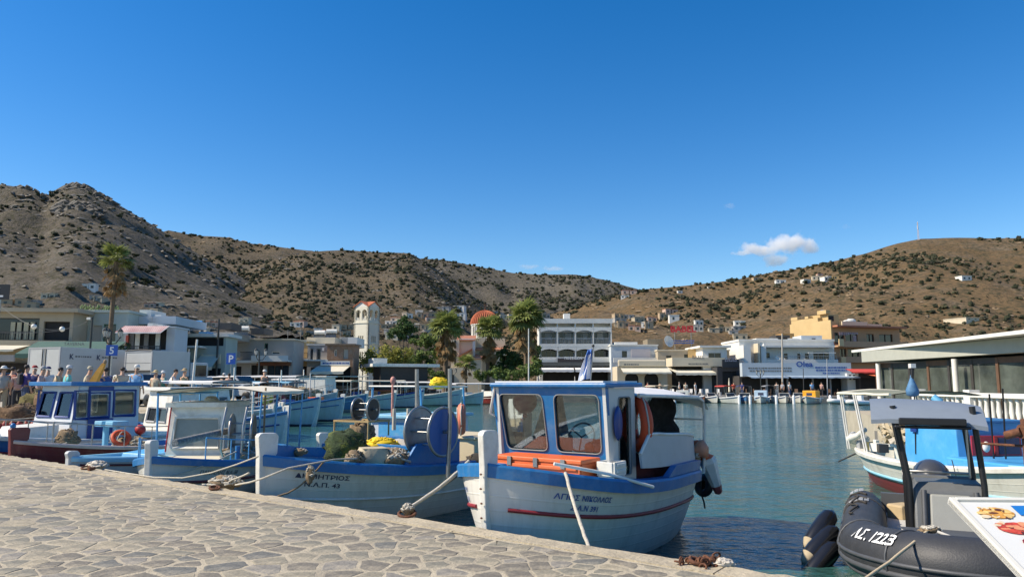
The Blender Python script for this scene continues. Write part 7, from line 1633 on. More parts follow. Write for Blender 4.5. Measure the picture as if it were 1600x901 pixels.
for k,(cx,cy) in enumerate(((.17,-.13),(.19,-.26),(.235,-.38))):
    m=MB(); mats=[M('food_%d'%k,FP[k][0],.4,.4,30),M('food_%db'%k,FP[k][1],.4,.3,30),M('food_cream',(.75,.62,.42),.4,.2,20),M('food_dark',(.10,.03,.02),.4,.3)]
    P=disc(cx,cy,.085,.05,.001); m.add(P,[tuple(range(len(P)))],0)
    for j in range(26):
        P=disc(cx+q.uniform(-.075,.075),cy+q.uniform(-.045,.045),q.uniform(.008,.028),q.uniform(.006,.018),.0012+j*.00005,8); m.add(P,[tuple(range(8))],q.choice([0,1,1,2,3]))
    m.build('food_picture',mats,ml_)
m=MB(); P=disc(.25,-.435,.10,.022,.0008); m.add(P,[tuple(range(len(P)))]); m.build('plate_picture',BLACK,ml_)
for c in list(ml_.children): c.matrix_basis=MT@c.matrix_basis
MB().b2((Wd*.5-.05,-.45,-mp.z+QZ+.03),(Wd*.5+.05,-.35,-.19)).build('leg',FRM['g'],ml_); MB().b2((Wd*.5-.28,-.65,-mp.z+QZ+.004),(Wd*.5+.28,-.15,-mp.z+QZ+.03)).build('foot_plate',FRM['g'],ml_)
# ---------------------------------------------------------------- mooring rings, chains and lines on the quay
def ring(px,py,label,R_=.10,rot=0,tilt=.25):
    p=onz(px,py,QZ+.012); e=empty('mooring_ring',p,rot,label,'mooring ring','iron mooring rings on the quay edge')
    MB().torus((0,0,.035),R_,.018,24,8,0,Matrix.Rotation(tilt,4,'X')).build('ring',RUST,e); MB().torus((0,R_*.95,.04),.05,.016,14,6,0,Matrix.Rotation(pi/2,4,'Y')).build('staple',RUST,e); return p
p=ring(636,806,'rusty iron ring at the quay edge left of the front boat'); pile('rope_knot','pale rope knotted on the rusty ring left of the front boat','knot',p+Vector((0,.04,.03)),(.075,.065,.10),ROPEB,30,41,.014,mat2=ROPE)
a=p+Vector((.02,.05,.10)); 
for k,(x,y,z) in enumerate(((1.95,-.72,1.32),(1.8,-.85,1.28))): rope(['upper of two pale lines from the ring to the front boat bow','lower of two pale lines from the ring to the front boat bow'][k],wobble(a,W_(B1,(x,y,z)),12,.04,.004),.02)
rope('dark line from the ring up to the second boat rail',wobble(a,W_(B2,(-.55,1.18,H2.z(.4))),12,.03,.004),.016,M('rope_darkbrown',(.10,.08,.06),.95,.3,20))
p=ring(335,765,'rusty iron ring with a heap of rope near the second boat stem',.07,.5); pile('rope_heap','heap of grey rope and chain on the quay beside the second boat stem','ropes',onz(352,762,QZ),(.26,.15,.17),ROPEB,46,42,.016,mat2=ROPE)
rope('pale line from the rope heap up to the second boat bow rail',[onz(368,757,QZ+.08),at(390,753,10.95),at(410,747,10.7),at(450,731,10.75),W_(B2,(2.35,.80,H2.z(.88)+.06)),W_(B2,(1.8,.75,H2.z(.8)+.1))],.014)
rope('grey line dipping over the quay edge under the second boat name',wobble(onz(420,776,QZ-.05)+EN*-.15,W_(B2,(2.45,.72,H2.z(.9)+.03)),14,.10,.005),.014,ROPEB)
pile('rope_hank','hank of grey rope hanging on the side of the second boat','ropes',W_(B2,(2.62,.62,.86)),(.07,.03,.20),ROPEB,30,43,.010,mat2=ROPE)
p=ring(134,733,'rusty iron ring beside the small blue boat',.07,.3); rope('rusty bar and shackle lying by the ring near the small blue boat',[onz(138,733,QZ+.04),onz(148,731,QZ+.05)],.03,RUST,'shackle','shackle',8,None); pile('rope_knot','pale knotted rope on the quay by the small blue boat','knot',onz(152,731,QZ),(.20,.10,.12),M('rope_cream',(.55,.5,.42),.9,.2,20),40,44,.016)
rope('long pale line sagging along the quay edge to the third boat',[onz(164,733,QZ+.03),onz(200,739,QZ+.02),at(240,745,12.6),at(285,746,12.1),at(330,738,11.7),at(370,725,11.4),at(404,712,11.15)],.011)
rope('pale line from the quay to the third boat mooring post',wobble(onz(262,744,QZ+.0)-EN*.05,W_(B3,(1.7,.95,H3.z(.75)+.2)),10,.03,.004),.013)
rope('second pale line from the quay edge to the second boat stem',wobble(onz(312,757,QZ+.0)-EN*.05,W_(B2,(3.15,-.12,.98)),10,.05,.004),.014)
rope('pale line from the small blue boat to the third boat stem',wobble(W_(B4,(.1,.9,.62)),W_(B3,(3.3,0,1.1)),8,.03,.003),.012)
rope('pale line from the maroon boat bow down to the left end of the quay',wobble(W_(B5,(2.2,.55,.95)),onz(0,712,QZ),10,.06,.004),.014)
p=ring(1088,882,'rusty ring with chain at the near end of the quay edge',.06,.8)
e=empty('rusty_chain',onz(1105,884,QZ),0,'heap of rusty chain at the near corner of the quay','chain'); q=random.Random(9)
lk=MB().torus((0,0,0),.026,.008,12,6,0,None,1.5).mesh('chain_link',RUST)
for k in range(34): link('chain_link',lk,e,(q.gauss(0,.10),q.gauss(0,.05),.02+.05*q.random()**2),(q.uniform(0,3),q.uniform(0,3),q.uniform(0,6)))
pile('rope_knot','pale knotted rope end beside the rusty chain','knot',onz(1130,885,QZ),(.10,.07,.06),M('rope_cream',(0,0,0)),24,45,.014)
# ================================================================ left quay: platform, trucks, cars, people
LQ=1.15
poly_slab('upper_quay',[(-14.6,26.2),(-13.9,28),(-16.7,36.5),(-18.2,50),(-19.2,64),(-60,64),(-60,20),(-24,24.5)],.5,LQ,CONC)
TRW=M('truck_white',(.46,.47,.46),.4,.05,2,dirt=(.35,.33,.3),damt=.25)
def truck(px,Y,fw,wd,ln,ht,label,shutter=False,logo=False):
    f=Vector((*fw,0)).normalized(); x0=PX(px,Y,560); right=Vector((f.y,-f.x,0)); c=Vector((x0,Y,0))+right*wd/2
    e=empty('box_truck',(c.x,c.y,LQ),atan2(f.y,f.x),label,'truck','white box trucks on the left quay')
    MB().b2((0,-wd/2,.95),(ln,wd/2,ht)).build('cargo_box',TRW,e,.02)
    fr=MB(); t=.09
    for a in ((-wd/2,-wd/2+t,.95,ht),(wd/2-t,wd/2,.95,ht),(-wd/2+t,wd/2-t,ht-t,ht),(-wd/2+t,wd/2-t,.95,.95+t)): fr.b2((-.05,a[0],a[2]),(-.003,a[1],a[3]))
    fr.build('rear_frame',GREYT,e)
    if shutter:
        for k in range(3): z0=.95+t+(ht-.95-2*t)*k/3; MB().b2((-.03,-wd/2+t,z0+.015),(-.003,wd/2-t,z0+(ht-.95-2*t)/3-.015)).build('shutter_panel',TRW,e)
        MB().b2((-.08,-wd/2+t,1.75),(-.052,wd/2-t,1.85)).build('tail_bar',FRM['d'],e)
        MB().tube([(-.05,-wd/2,ht),(-.06,0,ht+.05),(-.05,wd/2,ht)],.03,6).build('rear_rail',FRM['d'],e)
    else:
        for s_ in (-1,1): 
            y0,y1=sorted((s_*.03,s_*(wd/2-t))); d=MB().b2((-.035,y0,.95+t),(-.003,y1,ht-t)).build('rear_door',TRW,e)
            MB().tube([(-.05,s_*.12,1.0),(-.05,s_*.12,ht-.1)],.02,6).build('lock_bar',FRM['d'],d)
    MB().b2((ln+.1,-wd/2+.05,.55),(ln+1.9,wd/2-.05,1.5)).b2((ln+.15,-wd/2+.08,1.5),(ln+1.5,wd/2-.08,2.35)).build('cab',TRW,e,.06); MB().b2((ln+.5,-wd/2+.07,1.55),(ln+1.35,wd/2-.07,2.2)).build('cab_window',DGLASS,e)
    MB().b2((0,-.45,.6),(ln+.2,.45,.94)).build('chassis',FRM['d'],e)
    for x in (.9,ln+1.0):
        for s_ in (-1,1):
            w=MB().lathe([(.1,-.12),(.36,-.12),(.42,-.08),(.42,.08),(.36,.12),(.1,.12)],18,0,Matrix.Translation((x,s_*(wd/2-.2),.42))@Matrix.Rotation(pi/2,4,'X')).build('wheel',BLACK,e)
    for s_ in (-1,1): MB().b2((-.08,s_*wd*.40-.14,.70),(-.02,s_*wd*.40+.14,.82)).build('tail_light',RED,e)
    if logo:
        for (xx,t_) in ((ln*.12,'K'),(ln*.52,'K')):
            MB().add([(xx+a,-wd/2-.006,ht-.62+b) for a,b,_ in text_geo('K',.38,.03,'LEFT')[0]],text_geo('K',.38,.03,'LEFT')[1]).build('logo_letter',INK,e)
            m=MB(); q=random.Random(2); x=xx+.35
            for k in range(7): w=q.uniform(.06,.14); m.b2((x,-wd/2-.006,ht-.52),(x+w,-wd/2-.004,ht-.43)); x+=w+.04
            m.build('logo_print',INKG,e)
    return e
truck(45,40,(.34,.94),2.35,4.2,3.05,'white box truck with two rear doors and a letter K on its side',False,True)
truck(196,42,(.40,.92),2.15,2.6,2.95,'white box truck with a shutter tailgate beside the P sign lamp',True)
def car(px,Y,fw,mat,label,pick=False,z=LQ):
    f=Vector((*fw,0)).normalized(); x=PX(px,Y,590); e=empty('parked_car',(x,Y,z),atan2(f.y,f.x),label,'car','cars parked on the left quay')
    pf=[(-2.1,.35),(-2.15,.75),(-2.0,.95),(.95,.98),(2.0,.80),(2.15,.6),(2.1,.35)]
    MB().prism(pf,1.7,0,Matrix.Translation((0,.85,0))@Matrix.Rotation(pi/2,4,'X')).build('body',mat,e,.07)
    tp=[(-.6 if pick else -1.8,.95),(-.5 if pick else -1.3,1.55),(.35,1.58),(1.05,.97)]
    MB().prism(tp,1.5,0,Matrix.Translation((0,.75,0))@Matrix.Rotation(pi/2,4,'X')).build('roof',mat,e,.05)
    for s_ in (-1,1):
        a,b_=(-.45,.75) if pick else (-1.4,.75)
        MB().prism([(a+.05,1.02),(a+.2,1.48),(.0,1.5),(.0,1.02)],.012,0,Matrix.Translation((0,s_*.765+.006,0))@Matrix.Rotation(pi/2,4,'X')).build('window',DGLASS,e); MB().prism([(.08,1.02),(.08,1.5),(.33,1.5),(.8,1.02)],.012,0,Matrix.Translation((0,s_*.765+.006,0))@Matrix.Rotation(pi/2,4,'X')).build('window',DGLASS,e)
        for xx in (-1.35,1.35): MB().lathe([(.05,-.1),(.28,-.1),(.33,-.06),(.33,.06),(.28,.1),(.05,.1)],16,0,Matrix.Translation((xx,s_*.80,.33))@Matrix.Rotation(pi/2,4,'X')).build('wheel',BLACK,e)
        MB().b2((2.08,s_*.6-.16,.62),(2.16,s_*.6+.16,.76)).build('headlight',WHITE,e)
    MB().prism([(.42,1.55),(1.03,1.02),(1.05,1.03),(.44,1.57)],1.36,0,Matrix.Translation((0,.68,0))@Matrix.Rotation(pi/2,4,'X')).build('windscreen',DGLASS,e)
car(336,47,(.97,-.25),M('car_silver',(.42,.45,.46),.25,.06,2,metal=.4,coat=.4),'silver pickup parked beyond the cream canopy',True); car(371,46,(.95,-.3),M('car_white',(.66,.66,.63),.25,.05,2,coat=.4),'white car with a low bonnet right of the silver pickup'); car(226,37,(.9,-.4),M('car_white',(0,0,0)),'white car half hidden before the shutter truck'); car(20,33,(.9,-.4),M('car_dark',(.03,.03,.035),.25,.1,2,coat=.5),'dark car at far left under the beige building')
# ---------------------------------------------------------------- people
SKIN=M('skin',(.50,.29,.19),.6,.08,8); SKIN2=M('skin_tan',(.38,.21,.13),.6,.08,8)
def skin_mesh(name,V,E,Rr,mats,root=0,sub=1):
    bm=bmesh.new(); lay=bm.verts.layers.skin.verify(); vs=[]
    for i,(p,r) in enumerate(zip(V,Rr)):
        v=bm.verts.new(p); v[lay].radius=(r,r) if not isinstance(r,tuple) else r; v[lay].use_root=(i==root); vs.append(v)
    for a,b in E: bm.edges.new((vs[a],vs[b]))
    me=bpy.data.meshes.new('t'); bm.to_mesh(me); bm.free(); o=bpy.data.objects.new('t',me); COL.objects.link(o)
    o.modifiers.new('s','SKIN').use_smooth_shade=True
    if sub: o.modifiers.new('u','SUBSURF').levels=sub
    dg=bpy.context.evaluated_depsgraph_get(); nm=bpy.data.meshes.new_from_object(o.evaluated_get(dg)); nm.name=name
    bpy.data.objects.remove(o); bpy.data.meshes.remove(me); nm.materials.clear(); nm.materials.append(mats)
    for p in nm.polygons: p.use_smooth=True
    return nm
def figure(pose):
    """joints of a 1.72 m person facing +x; pose: (lean, left arm, right arm); an arm is (shoulder swing, elbow bend, outward)"""
    lean,la,ra=pose; V=[];E=[];Rd=[]
    def add(p,r,par=None):
        V.append(p);Rd.append(r)
        if par is not None: E.append((par,len(V)-1))
        return len(V)-1
    L=lambda z: lean*max(0,z-.95)
    pel=add((0,0,.95),(.13,.105)); bel=add((L(1.1),0,1.10),(.125,.10),pel); ch=add((L(1.3),0,1.29),(.15,.115),bel); nk=add((L(1.46),0,1.45),.055,ch)
    hd=add((L(1.6)+.015,0,1.575),(.082,.088),nk); tp=add((L(1.66)+.012,0,1.655),(.076,.082),hd)
    ns=add((L(1.6)+.095,0,1.585),.016,hd)
    hands=[]
    for sd,(sw,el,ow) in ((1,la),(-1,ra)):
        sh=add((L(1.38),sd*.185,1.375),.056,ch)
        a=Vector((sin(sw),sd*ow,-cos(sw))).normalized(); e_=Vector(V[sh])+a*.285; k=add(tuple(e_),.042,sh)
        b=Vector((sin(sw+el),sd*ow*.3,-cos(sw+el))).normalized(); w_=e_+b*.25; kw=add(tuple(w_),.027,k)
        hp_=w_+b*.065; kh=add(tuple(hp_),(.036,.018),kw); sidev=Vector((0,1,0)).cross(b).normalized()
        for q,l in ((-.026,.07),(-.009,.082),(.009,.078),(.026,.062)):
            k1=add(tuple(hp_+b*.035+sidev*q),.0085,kh); add(tuple(hp_+b*(.035+l*.6)+sidev*q*1.15+Vector((0,-sd*.012,0))),.0075,k1)
        add(tuple(hp_+sidev*.045+b*.015),.0095,kh); hands.append(hp_)
    for sd in (1,-1):
        hp_=add((0,sd*.09,.88),.085,pel); kn=add((.02,sd*.10,.50),.056,hp_); an=add((-.01,sd*.10,.09),.036,kn); ft=add((.07,sd*.105,.045),(.04,.03),an); add((.16,sd*.11,.03),(.035,.022),ft)
    return V,E,Rd,hands
EYEM=MB().ball((0,0,0),(.008,.011,.007),6,4).mesh('eye',BLACK); EARM={m.name:MB().ball((0,0,0),(.02,.012,.03),6,4).mesh('ear',m) for m in (SKIN,SKIN2)}
def person(label,px,pytop,Y,yaw,shirt,trs,hat=None,hair=None,pose=(0,(0.1,.2,.12),(0.1,.2,.12)),sc=1,z=LQ,bag=None,group=None,sk=SKIN,x=None):
    X=PX(px,Y,590) if x is None else x; H=1.72*sc
    if pytop is not None: z=z
    e=empty('person',(X,Y,z),yaw,label,'person',group); e.scale=(sc,sc,sc)
    V,E,Rd,hands=figure(pose)
    o=bpy.data.objects.new('body',skin_mesh('body',V,E,Rd,sk)); COL.objects.link(o); o.parent=e
    lean=pose[0]
    # shirt: same skeleton, a little wider, torso and upper arms only
    keep=[0,1,2]; sv=[V[0],V[1],V[2]]; sr=[(.155,.125),(.15,.122),(.168,.13)]; se=[(0,1),(1,2)]
    sv.append((V[2][0],0,1.40)); sr.append((.09,.075)); se.append((2,3))
    for k in range(len(V)):
        if Rd[k]==.056 and abs(V[k][2]-1.375)<.01:
            sv.append(V[k]); sr.append(.072); se.append((2,len(sv)-1)); a=Vector(V[k]); b=Vector(V[k+1]); sv.append(tuple(a.lerp(b,.8))); sr.append(.062); se.append((len(sv)-2,len(sv)-1))
    o=bpy.data.objects.new('shirt',skin_mesh('shirt',sv,se,sr,shirt,1)); COL.objects.link(o); o.parent=e
    tv=[(0,0,.98)];tr=[(.14,.118)];te=[]
    for sd in (1,-1): tv+=[(0,sd*.09,.86),(.02,sd*.10,.50),(-.005,sd*.10,.14)]; tr+=[.105,.075,.062]; b=len(tv)-3; te+=[(0,b),(b,b+1),(b+1,b+2)]
    o=bpy.data.objects.new('trousers',skin_mesh('trousers',tv,te,tr,trs,0)); COL.objects.link(o); o.parent=e
    hx=lean*.68+.01
    for sd in (1,-1): link('eye',EYEM,e,(hx+.078,sd*.032,1.625)); link('ear',EARM[sk.name],e,(hx,sd*.088,1.60))
    MB().ball((hx+.078,0,1.545),(.010,.024,.006),6,4).build('mouth',M('lip',(.33,.12,.09),.6),e)
    if hair: MB().ball((hx-.018,0,1.655),(.092,.092,.085),12,8,0,None,.15).build('hair',hair,e)
    if hat:
        m=MB(); m.lathe([(.097,0),(.093,.05),(.06,.095),(.0,.105)],14,0,Matrix.Translation((hx-.005,0,1.665)))
        if hat[1]=='cap': m.ball((hx+.10,0,1.672),(.075,.07,.010),12,6)
        else: m.lathe([(.09,.005),(.19,-.012),(.19,-.005),(.09,.014)],18,0,Matrix.Translation((hx,0,1.672)))
        m.build('hat',hat[0],e)
    if bag: MB().box((lean*.3-.19,0,1.22),(.14,.27,.38)).build('backpack',bag,e,.05)
    return e
C=lambda n,c: M('cloth_'+n,c,.9,.12,5,.2,30)
HD=M('hair_dark',(.025,.018,.014),.7,.3,20); HG=M('hair_grey',(.25,.23,.21),.7,.2,20)
wc=C('white',(.62,.61,.58)); KH=C('khaki',(.34,.28,.19)); DJ=C('denim',(.06,.09,.17)); BK=C('black',(.03,.03,.035))
g_='people walking on the left quay'
person('person in a grey shirt and wide white sun hat at the far left',5,575,26.5,1.9,C('grey',(.33,.32,.30)),KH,(wc,'brim'),None,group=g_)
person('person with dark hair and a pinkish top behind the one in purple',29,578,29,2.3,C('rose',(.42,.25,.22)),BK,None,HD,group=g_,sc=.97)
person('person in a purple blue shirt with a black backpack',41,568,28,.9,C('purple',(.06,.05,.22)),DJ,None,HD,bag=BK,group=g_,sc=1.06)
person('person in a red cap and dark blue shirt',53,570,29.5,1.3,C('darkblue',(.035,.04,.14)),BK,(C('redcap',(.34,.05,.05)),'cap'),None,group=g_,sc=1.05)
person('person in a grey cap and mauve shirt holding a white bag',62,577,27,.5,C('mauve',(.42,.33,.34)),KH,(C('greycap',(.35,.34,.33)),'cap'),None,(.12,(.5,.9,.15),(.1,.3,.1)),group=g_)
person('person in a patterned beige shirt leaning forward',87,576,27.5,.35,C('beige',(.48,.40,.29)),C('brown',(.12,.07,.04)),None,HD,(.22,(.6,.5,.1),(.4,.5,.1)),group=g_)
person('person in a turquoise shirt and white cap with a dark strap',104,572,27,.8,C('turquoise',(.13,.50,.52)),BK,(wc,'cap'),None,(.08,(.3,.7,.2),(.2,.4,.15)),group=g_,sc=1.02)
person('person in a cream shirt and beige cap by the yellow crane arm',135,577,27,.2,C('cream',(.52,.47,.36)),KH,(C('beigecap',(.42,.38,.28)),'cap'),None,(.15,(.9,.5,.1),(.4,.4,.1)),group=g_)
person('person in a navy and white shirt right of the yellow crane arm',165,577,28,2.6,C('navy',(.05,.09,.24)),wc,None,HD,group=g_)
person('person in a sky blue shirt and white cap before the shutter truck',213,571,27.5,1.5,C('sky',(.22,.42,.66)),C('tan',(.4,.28,.18)),(wc,'cap'),None,group=g_,sc=1.04,sk=SKIN2)
person('person in a white shirt bending near the right end of the trucks',266,573,31,.3,wc,DJ,None,HD,(.3,(.6,.7,.1),(.5,.7,.1)),group=g_)
person('person in a tan sun hat and dark shirt right of the trucks',288,578,31,1.2,C('darkgreen',(.05,.07,.05)),BK,(C('tanhat',(.42,.30,.16)),'brim'),None,group=g_)
person('person in a tan hat and cream top between the two bending people',243,579,30,1.4,C('cream2',(.5,.42,.3)),KH,(C('strawhat',(.5,.38,.2)),'brim'),None,group=g_,sc=.95)
person('person in dark clothes and a white cap beside the red shapes under the lamp',413,580,42,1.2,C('charcoal',(.05,.055,.06)),BK,(wc,'cap'),None,group=g_,sc=1.08)
person('person in a pinkish shirt by the parked white car',358,583,45,1.6,C('pink',(.50,.33,.30)),KH,None,HD,group=g_)
person('person in a white cap beside the silver pickup',350,580,45.5,1.9,C('olive',(.16,.15,.1)),KH,(wc,'cap'),None,group=g_)
gf='people on the far quay'
FZ=QZ
for (px,Y,c,t_,l,h) in ((1146,89,C('redtop',(.62,.10,.06)),BK,'person in a red top on the far quay by the red canopy launch',HD),(1086,90,wc,wc,'person all in white on the far quay before the bar',HD),(1071,91,C('cream',(0,0,0)),KH,'person in cream seated side of the bar front',HD),(1159,90,C('darkblue',(0,0,0)),DJ,'person in dark blue right of the red topped launch',HD),(1213,89,C('paleshirt',(.5,.48,.45)),wc,'person in a pale shirt, left of the three behind the launch',HD),(1222,89.5,C('greytop',(.3,.3,.32)),BK,'person in a grey top, middle of the three behind the launch',HD),(1233,89,wc,DJ,'person in a white top, right of the three behind the launch',HG),(1268,91,C('sky',(0,0,0)),DJ,'person in a pale blue top behind the yellow deck house',HD),(1283,91,C('rose',(0,0,0)),BK,'person in a rose top right of the yellow deck house',HD),(992,91,wc,DJ,'person in white before the arched shop',HD),(1012,91,C('redtop',(0,0,0)),BK,'person in red before the arched shop',HD),(1031,91.5,C('beige',(0,0,0)),KH,'person in beige before the arched shop doorway',HD),(1061,92,C('paleshirt',(0,0,0)),BK,'person in pale grey at the bar awning',HG)):
    person(l,px,590,Y,rnd(0,6.2),c,t_,None,h,z=QZ-.01,group=gf)
for k,(px,Y,yw,c,t_,ht,hr,l) in enumerate(((16,30,1.2,C('brick',(.36,.12,.08)),BK,None,HD,'person in a brick red top behind the sun hat'),(74,30,2.0,wc,DJ,(C('navycap',(.04,.05,.12)),'cap'),None,'person in white with a navy cap behind the mauve shirt'),(192,31,2.3,C('sand',(.45,.38,.28)),BK,None,HD,'person in sand coloured shirt before the shutter truck left edge'),(254,33,1.0,C('teal',(.06,.26,.26)),KH,(wc,'cap'),None,'person in teal with a white cap before the shutter truck'))):
    person(l,px,576,Y,yw,c,t_,ht,hr,(rnd(0,.2),(rnd(.1,.9),rnd(.2,1.2),.15),(rnd(0,.6),rnd(.2,.9),.12)),sc=rnd(.94,1.05),group=g_)
# yellow crane arm
e=empty('crane_arm',(PX(140,26.6),26.6,LQ),0,'orange yellow crane arm slanting up among the people','crane')
MB().box((0,0,.45),(.7,.5,.9)).build('base',M('crane_base',(.2,.2,.2),.6),e,.03)
MB().loft([[(-.15,-.12,.85),(.15,-.12,.85),(.15,.12,.85),(-.15,.12,.85)],[(.22,-.09,1.55),(.40,-.09,1.5),(.40,.09,1.5),(.22,.09,1.55)],[(.42,-.05,1.86),(.52,-.05,1.82),(.52,.05,1.82),(.42,.05,1.86)]],0,True,True,False).build('arm',M('crane_yellow',(.62,.30,.04),.5,.1),e); MB().ball((.5,0,1.9),(.07,.05,.09),8,6).build('arm_head',WOOD,e)
# quay side clutter: net heaps and red tables under the lamp
for k,(px,Y,r,mt,l) in enumerate(((424,41,(.9,.5,.8),RED,'red tarpaulin heap under the old street lamp'),(446,43,(1.2,.7,.9),M('net_brown',(0,0,0)),'brown net heap right of the red tarpaulin'),(300,37,(1.0,.6,.7),M('grey_net',(0,0,0)),'grey net heap before the silver pickup'),(470,48,(1.2,.7,.8),M('net_mixed',(0,0,0)),'tan net heap at the end of the left quay'),(68,25.6,(.7,.5,.8),M('net_olive',(.13,.11,.04),.95,.5,14,1,40),'olive net heap before the mauve shirt'),(88,25.4,(.6,.5,.9),M('net_brown',(0,0,0)),'brown net heap before the turquoise shirt'))):
    pile('net_heap',l,'net',(PX(px,Y),Y,LQ),r,mt,50,60+k,.02,mat2=ROPEB)
buoyball('buoy','yellow ball buoy under the white awning boat bow',(PX(418,40),40,LQ+.35),.35,M('buoy_yellow',(.75,.5,.03),.4,.1))
# ---------------------------------------------------------------- lamps, signs, wires
IRON=M('cast_iron',(.03,.035,.032),.55,.2); LG_=M('lantern_glass',(.50,.50,.46),.25,.1,5)
def lamp(px,Y,ytop,label,n=3,z=LQ,sc=1):
    x=PX(px,Y,560); h=PZ(ytop,Y)-z; e=empty('street_lamp',(x,Y,z),.3,label,'street lamp','old style street lamps')
    MB().lathe([(.16,0),(.14,.25),(.08,.5),(.055,1.2),(.05,h-.55)],10).build('post',IRON,e)
    arms=[(0,h)]+[] 
    for k in range(n):
        a=k*2*pi/n; r=0.0 if n==1 else .42*sc; zz=h-.62*sc
        MB().tube([(0,0,zz-.35),(r*.6*cos(a),r*.6*sin(a),zz-.30),(r*cos(a),r*sin(a),zz-.02)],.028,6).build('arm',IRON,e)
        T=Matrix.Translation((r*cos(a),r*sin(a),zz))
        l=MB().lathe([(.06*sc,0),(.13*sc,.30*sc)],6,0,T,False).build('lantern_glass',LG_,e); MB().lathe([(.15*sc,.30*sc),(.13*sc,.36*sc),(.04*sc,.46*sc),(.0,.52*sc)],6,0,T,False).lathe([(0,-.05),(.07*sc,-.02),(.07*sc,.01)],6,0,T,False).build('lantern_cap',IRON,l)
        fr=MB()
        for j in range(6):
            b=j*pi/3; fr.tube([(.06*sc*cos(b),.06*sc*sin(b),0),(.132*sc*cos(b),.132*sc*sin(b),.3*sc)],.01,4,0,True,T)
        fr.build('lantern_frame',IRON,l)
    MB().lathe([(.03,h-.6*sc),(.05,h-.4*sc),(.0,h-.25*sc)],8).build('finial',IRON,e)
lamp(171,38,508,'black street lamp with two lanterns and a blue sign before the green awning',3,LQ,1.0)
lamp(405,52,541,'black street lamp with lanterns right of the blue P sign',3,LQ,1.0); lamp(1187,91,575,'black street lamp before the long blue signboard',3,QZ,1.1); lamp(707,95,573,'black street lamp between the church palms',3,QZ,1.1); lamp(567,84,566,'dark street lamp in the yellow green tree',3,QZ,1)
def sign(px,py,Y,w,h,mat,label,glyph=None,post=None,z=LQ,rz=0,gm=INKW,rot=0):
    p=at(px,py,Y); e=empty('road_sign',(p.x,p.y,z),rz,label,'sign'); zz=p.z-z
    m=MB().prism([(-w/2,-h/2),(w/2,-h/2),(w/2,h/2),(-w/2,h/2)],.03,0,Matrix.Translation((0,0,zz))@Matrix.Rotation(rot,4,'Y')@Matrix.Rotation(pi/2,4,'X')); m.build('plate',mat,e)
    if glyph: v,f=text_geo(glyph,h*.9,.02); MB().add([(x,-.034,zz-h*.32+y) for x,y,_ in v],f).build('symbol',gm,e)
    if post: MB().tube([(0,.03,0),(0,.03,zz+h/2)],.03,6).build('post',STEEL,e)
SB=M('sign_blue',(.02,.10,.42),.4,.08)
sign(361,560,50,.62,.75,SB,'blue parking sign with a white P left of the old lamp','P',True); sign(175,547,37.8,.55,.55,SB,'blue square sign with a pale mark on the street lamp','5',True,rz=.2)
sign(1,456,30,.75,.62,M('sign_black2',(.015,.015,.017),.5,.2),'black sign with a white letter at the left edge of the picture','L',True,LQ)
e=empty('flood_light_pole',(PX(137,44),44,LQ),0,'slim dark pole with a white flood light before the pale building','light pole'); hp_=PZ(495,44)-LQ
MB().tube([(0,0,0),(0,0,hp_)],.06,8).build('pole',IRON,e); MB().box((-.2,0,hp_-.1),(.24,.12,.14)).build('flood_light',WHITE,e,.02)
wl=[(at(2,479,43),at(53,510,42)),(at(53,510,42),at(97,514,43)),(at(97,514,43),at(136,502,44)),(at(-20,518,40),at(97,516,43))]
for k,(a,b) in enumerate(wl): MB().tube(wobble(a,b,8,.10),.014,4).build('light_wire',INKG,label=['thin wire from the roof edge to the left globe','thin wire between the two globes','thin wire from the right globe to the flood light pole','long low wire before the beige building'][k],cat='wire',group='wires with globe lights')
for px,py,Y,l in ((53,510,42,'left white globe light hanging on the wire'),(97,514,43,'right white globe light hanging on the wire')):
    e=empty('globe_light',at(px,py,Y),0,l,'globe light','globe lights'); MB().ball((0,0,0),.15,14,10).build('globe',WHITE,e); MB().cyl((0,0,.13),.05,.08,8).build('cap',IRON,e)
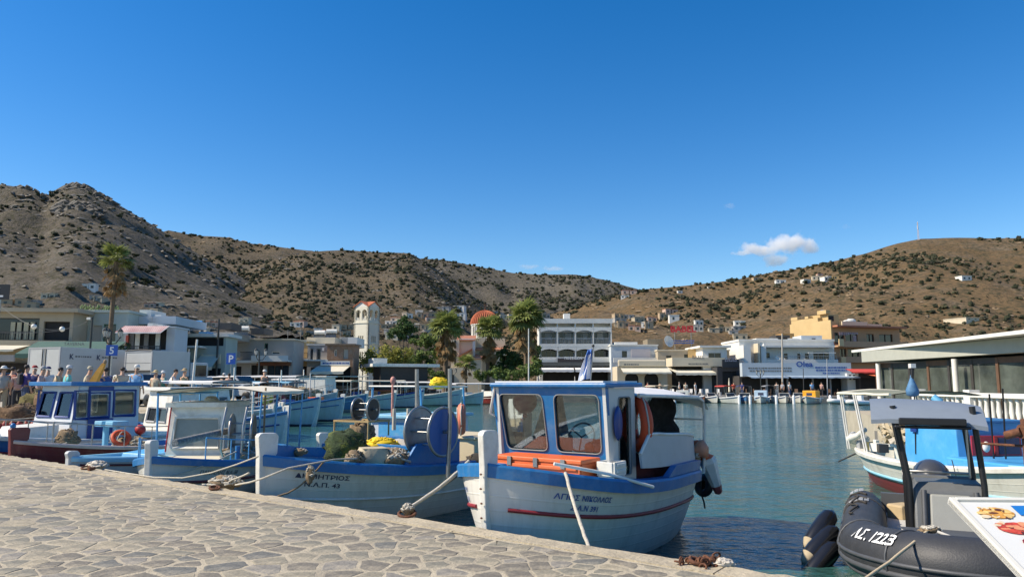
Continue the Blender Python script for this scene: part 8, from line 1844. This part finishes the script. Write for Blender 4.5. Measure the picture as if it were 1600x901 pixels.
def pole(px,y0,Y,label,mat,r=.09,z=QZ,px2=None,cat='pole'):
    a=at(px,y0,Y); x2=PX(px2 if px2 else px,Y,600); MB().tube([(0,0,0),((a.x-x2)*.5,0,(a.z-z)*.5),(a.x-x2,0,a.z-z)],[r,r*.85,r*.7],8).build('tall_pole',mat,label=label,cat=cat,loc=(x2,Y,z))
pole(1222,521,93,'tall pale wooden pole before the long blue signboard',M('pole_wood',(.40,.36,.30),.8,.15),.13); pole(826,513,92,'white flagpole left of the white hotel',WHITE,.09); pole(308,530,40,'leaning white mast beyond the cream canopy',WHITE,.08,LQ,300,'mast'); pole(296,545,52,'dark leaning mast behind the trucks',FRM['g'],.06,LQ,288,'mast'); pole(1292,560,91,'thin grey pole right end of the blue signboard',GREYT,.07); pole(1255,575,90,'thin dark pole before the restaurant middle',FRM['d'],.06)
# white picket posts of the moored row
for k,px in enumerate((1002,1034,1054,1155,1172,1213,1240,1297)):
    x=PX(px,82.5,620); MB().lathe([(.16,-1),(.16,.75),(.10,.95),(.0,1.0)],10).build('mooring_pile',BLT,label='white mooring pile standing in the water by the far launches',cat='mooring pile',group='white mooring piles',loc=(x,82.5,0))
# tables, chairs and parasols under the far awnings
def chair(mat):
    e=empty('cafe_chair',(0,0,0),0,'x','chair'); MB().b2((-.2,-.2,.42),(.2,.2,.46)).build('seat',mat,e); MB().b2((-.2,.17,.46),(.2,.2,.88)).build('backrest',mat,e)
    for x in (-.18,.18):
        for y in (-.18,.18): MB().b2((x-.02,y-.02,0),(x+.02,y+.02,.42)).build('leg',mat,e)
    return e
c0=chair(wc); c1=chair(FRM['b']); first={0:c0,1:c1}; used=set()
spots_=[(px,Y) for Y in (92.2,93.6) for px in range(968,1136,14)]+[(px,93) for px in range(1165,1320,13)]
for i,(px,Y) in enumerate(spots_):
    k=0 if px<1140 else 1; o=first[k]
    if k in used: o=copy_tree(first[k])
    used.add(k); tag(o,['white cafe chair under the far awnings','brown cafe chair under the long blue signboard'][k],group=['white cafe chairs on the far quay','brown cafe chairs on the far quay'][k],loc=(PX(px+rnd(-3,3),Y,612),Y+rnd(-.4,.4),QZ-.012),rz=rnd(0,6.2))
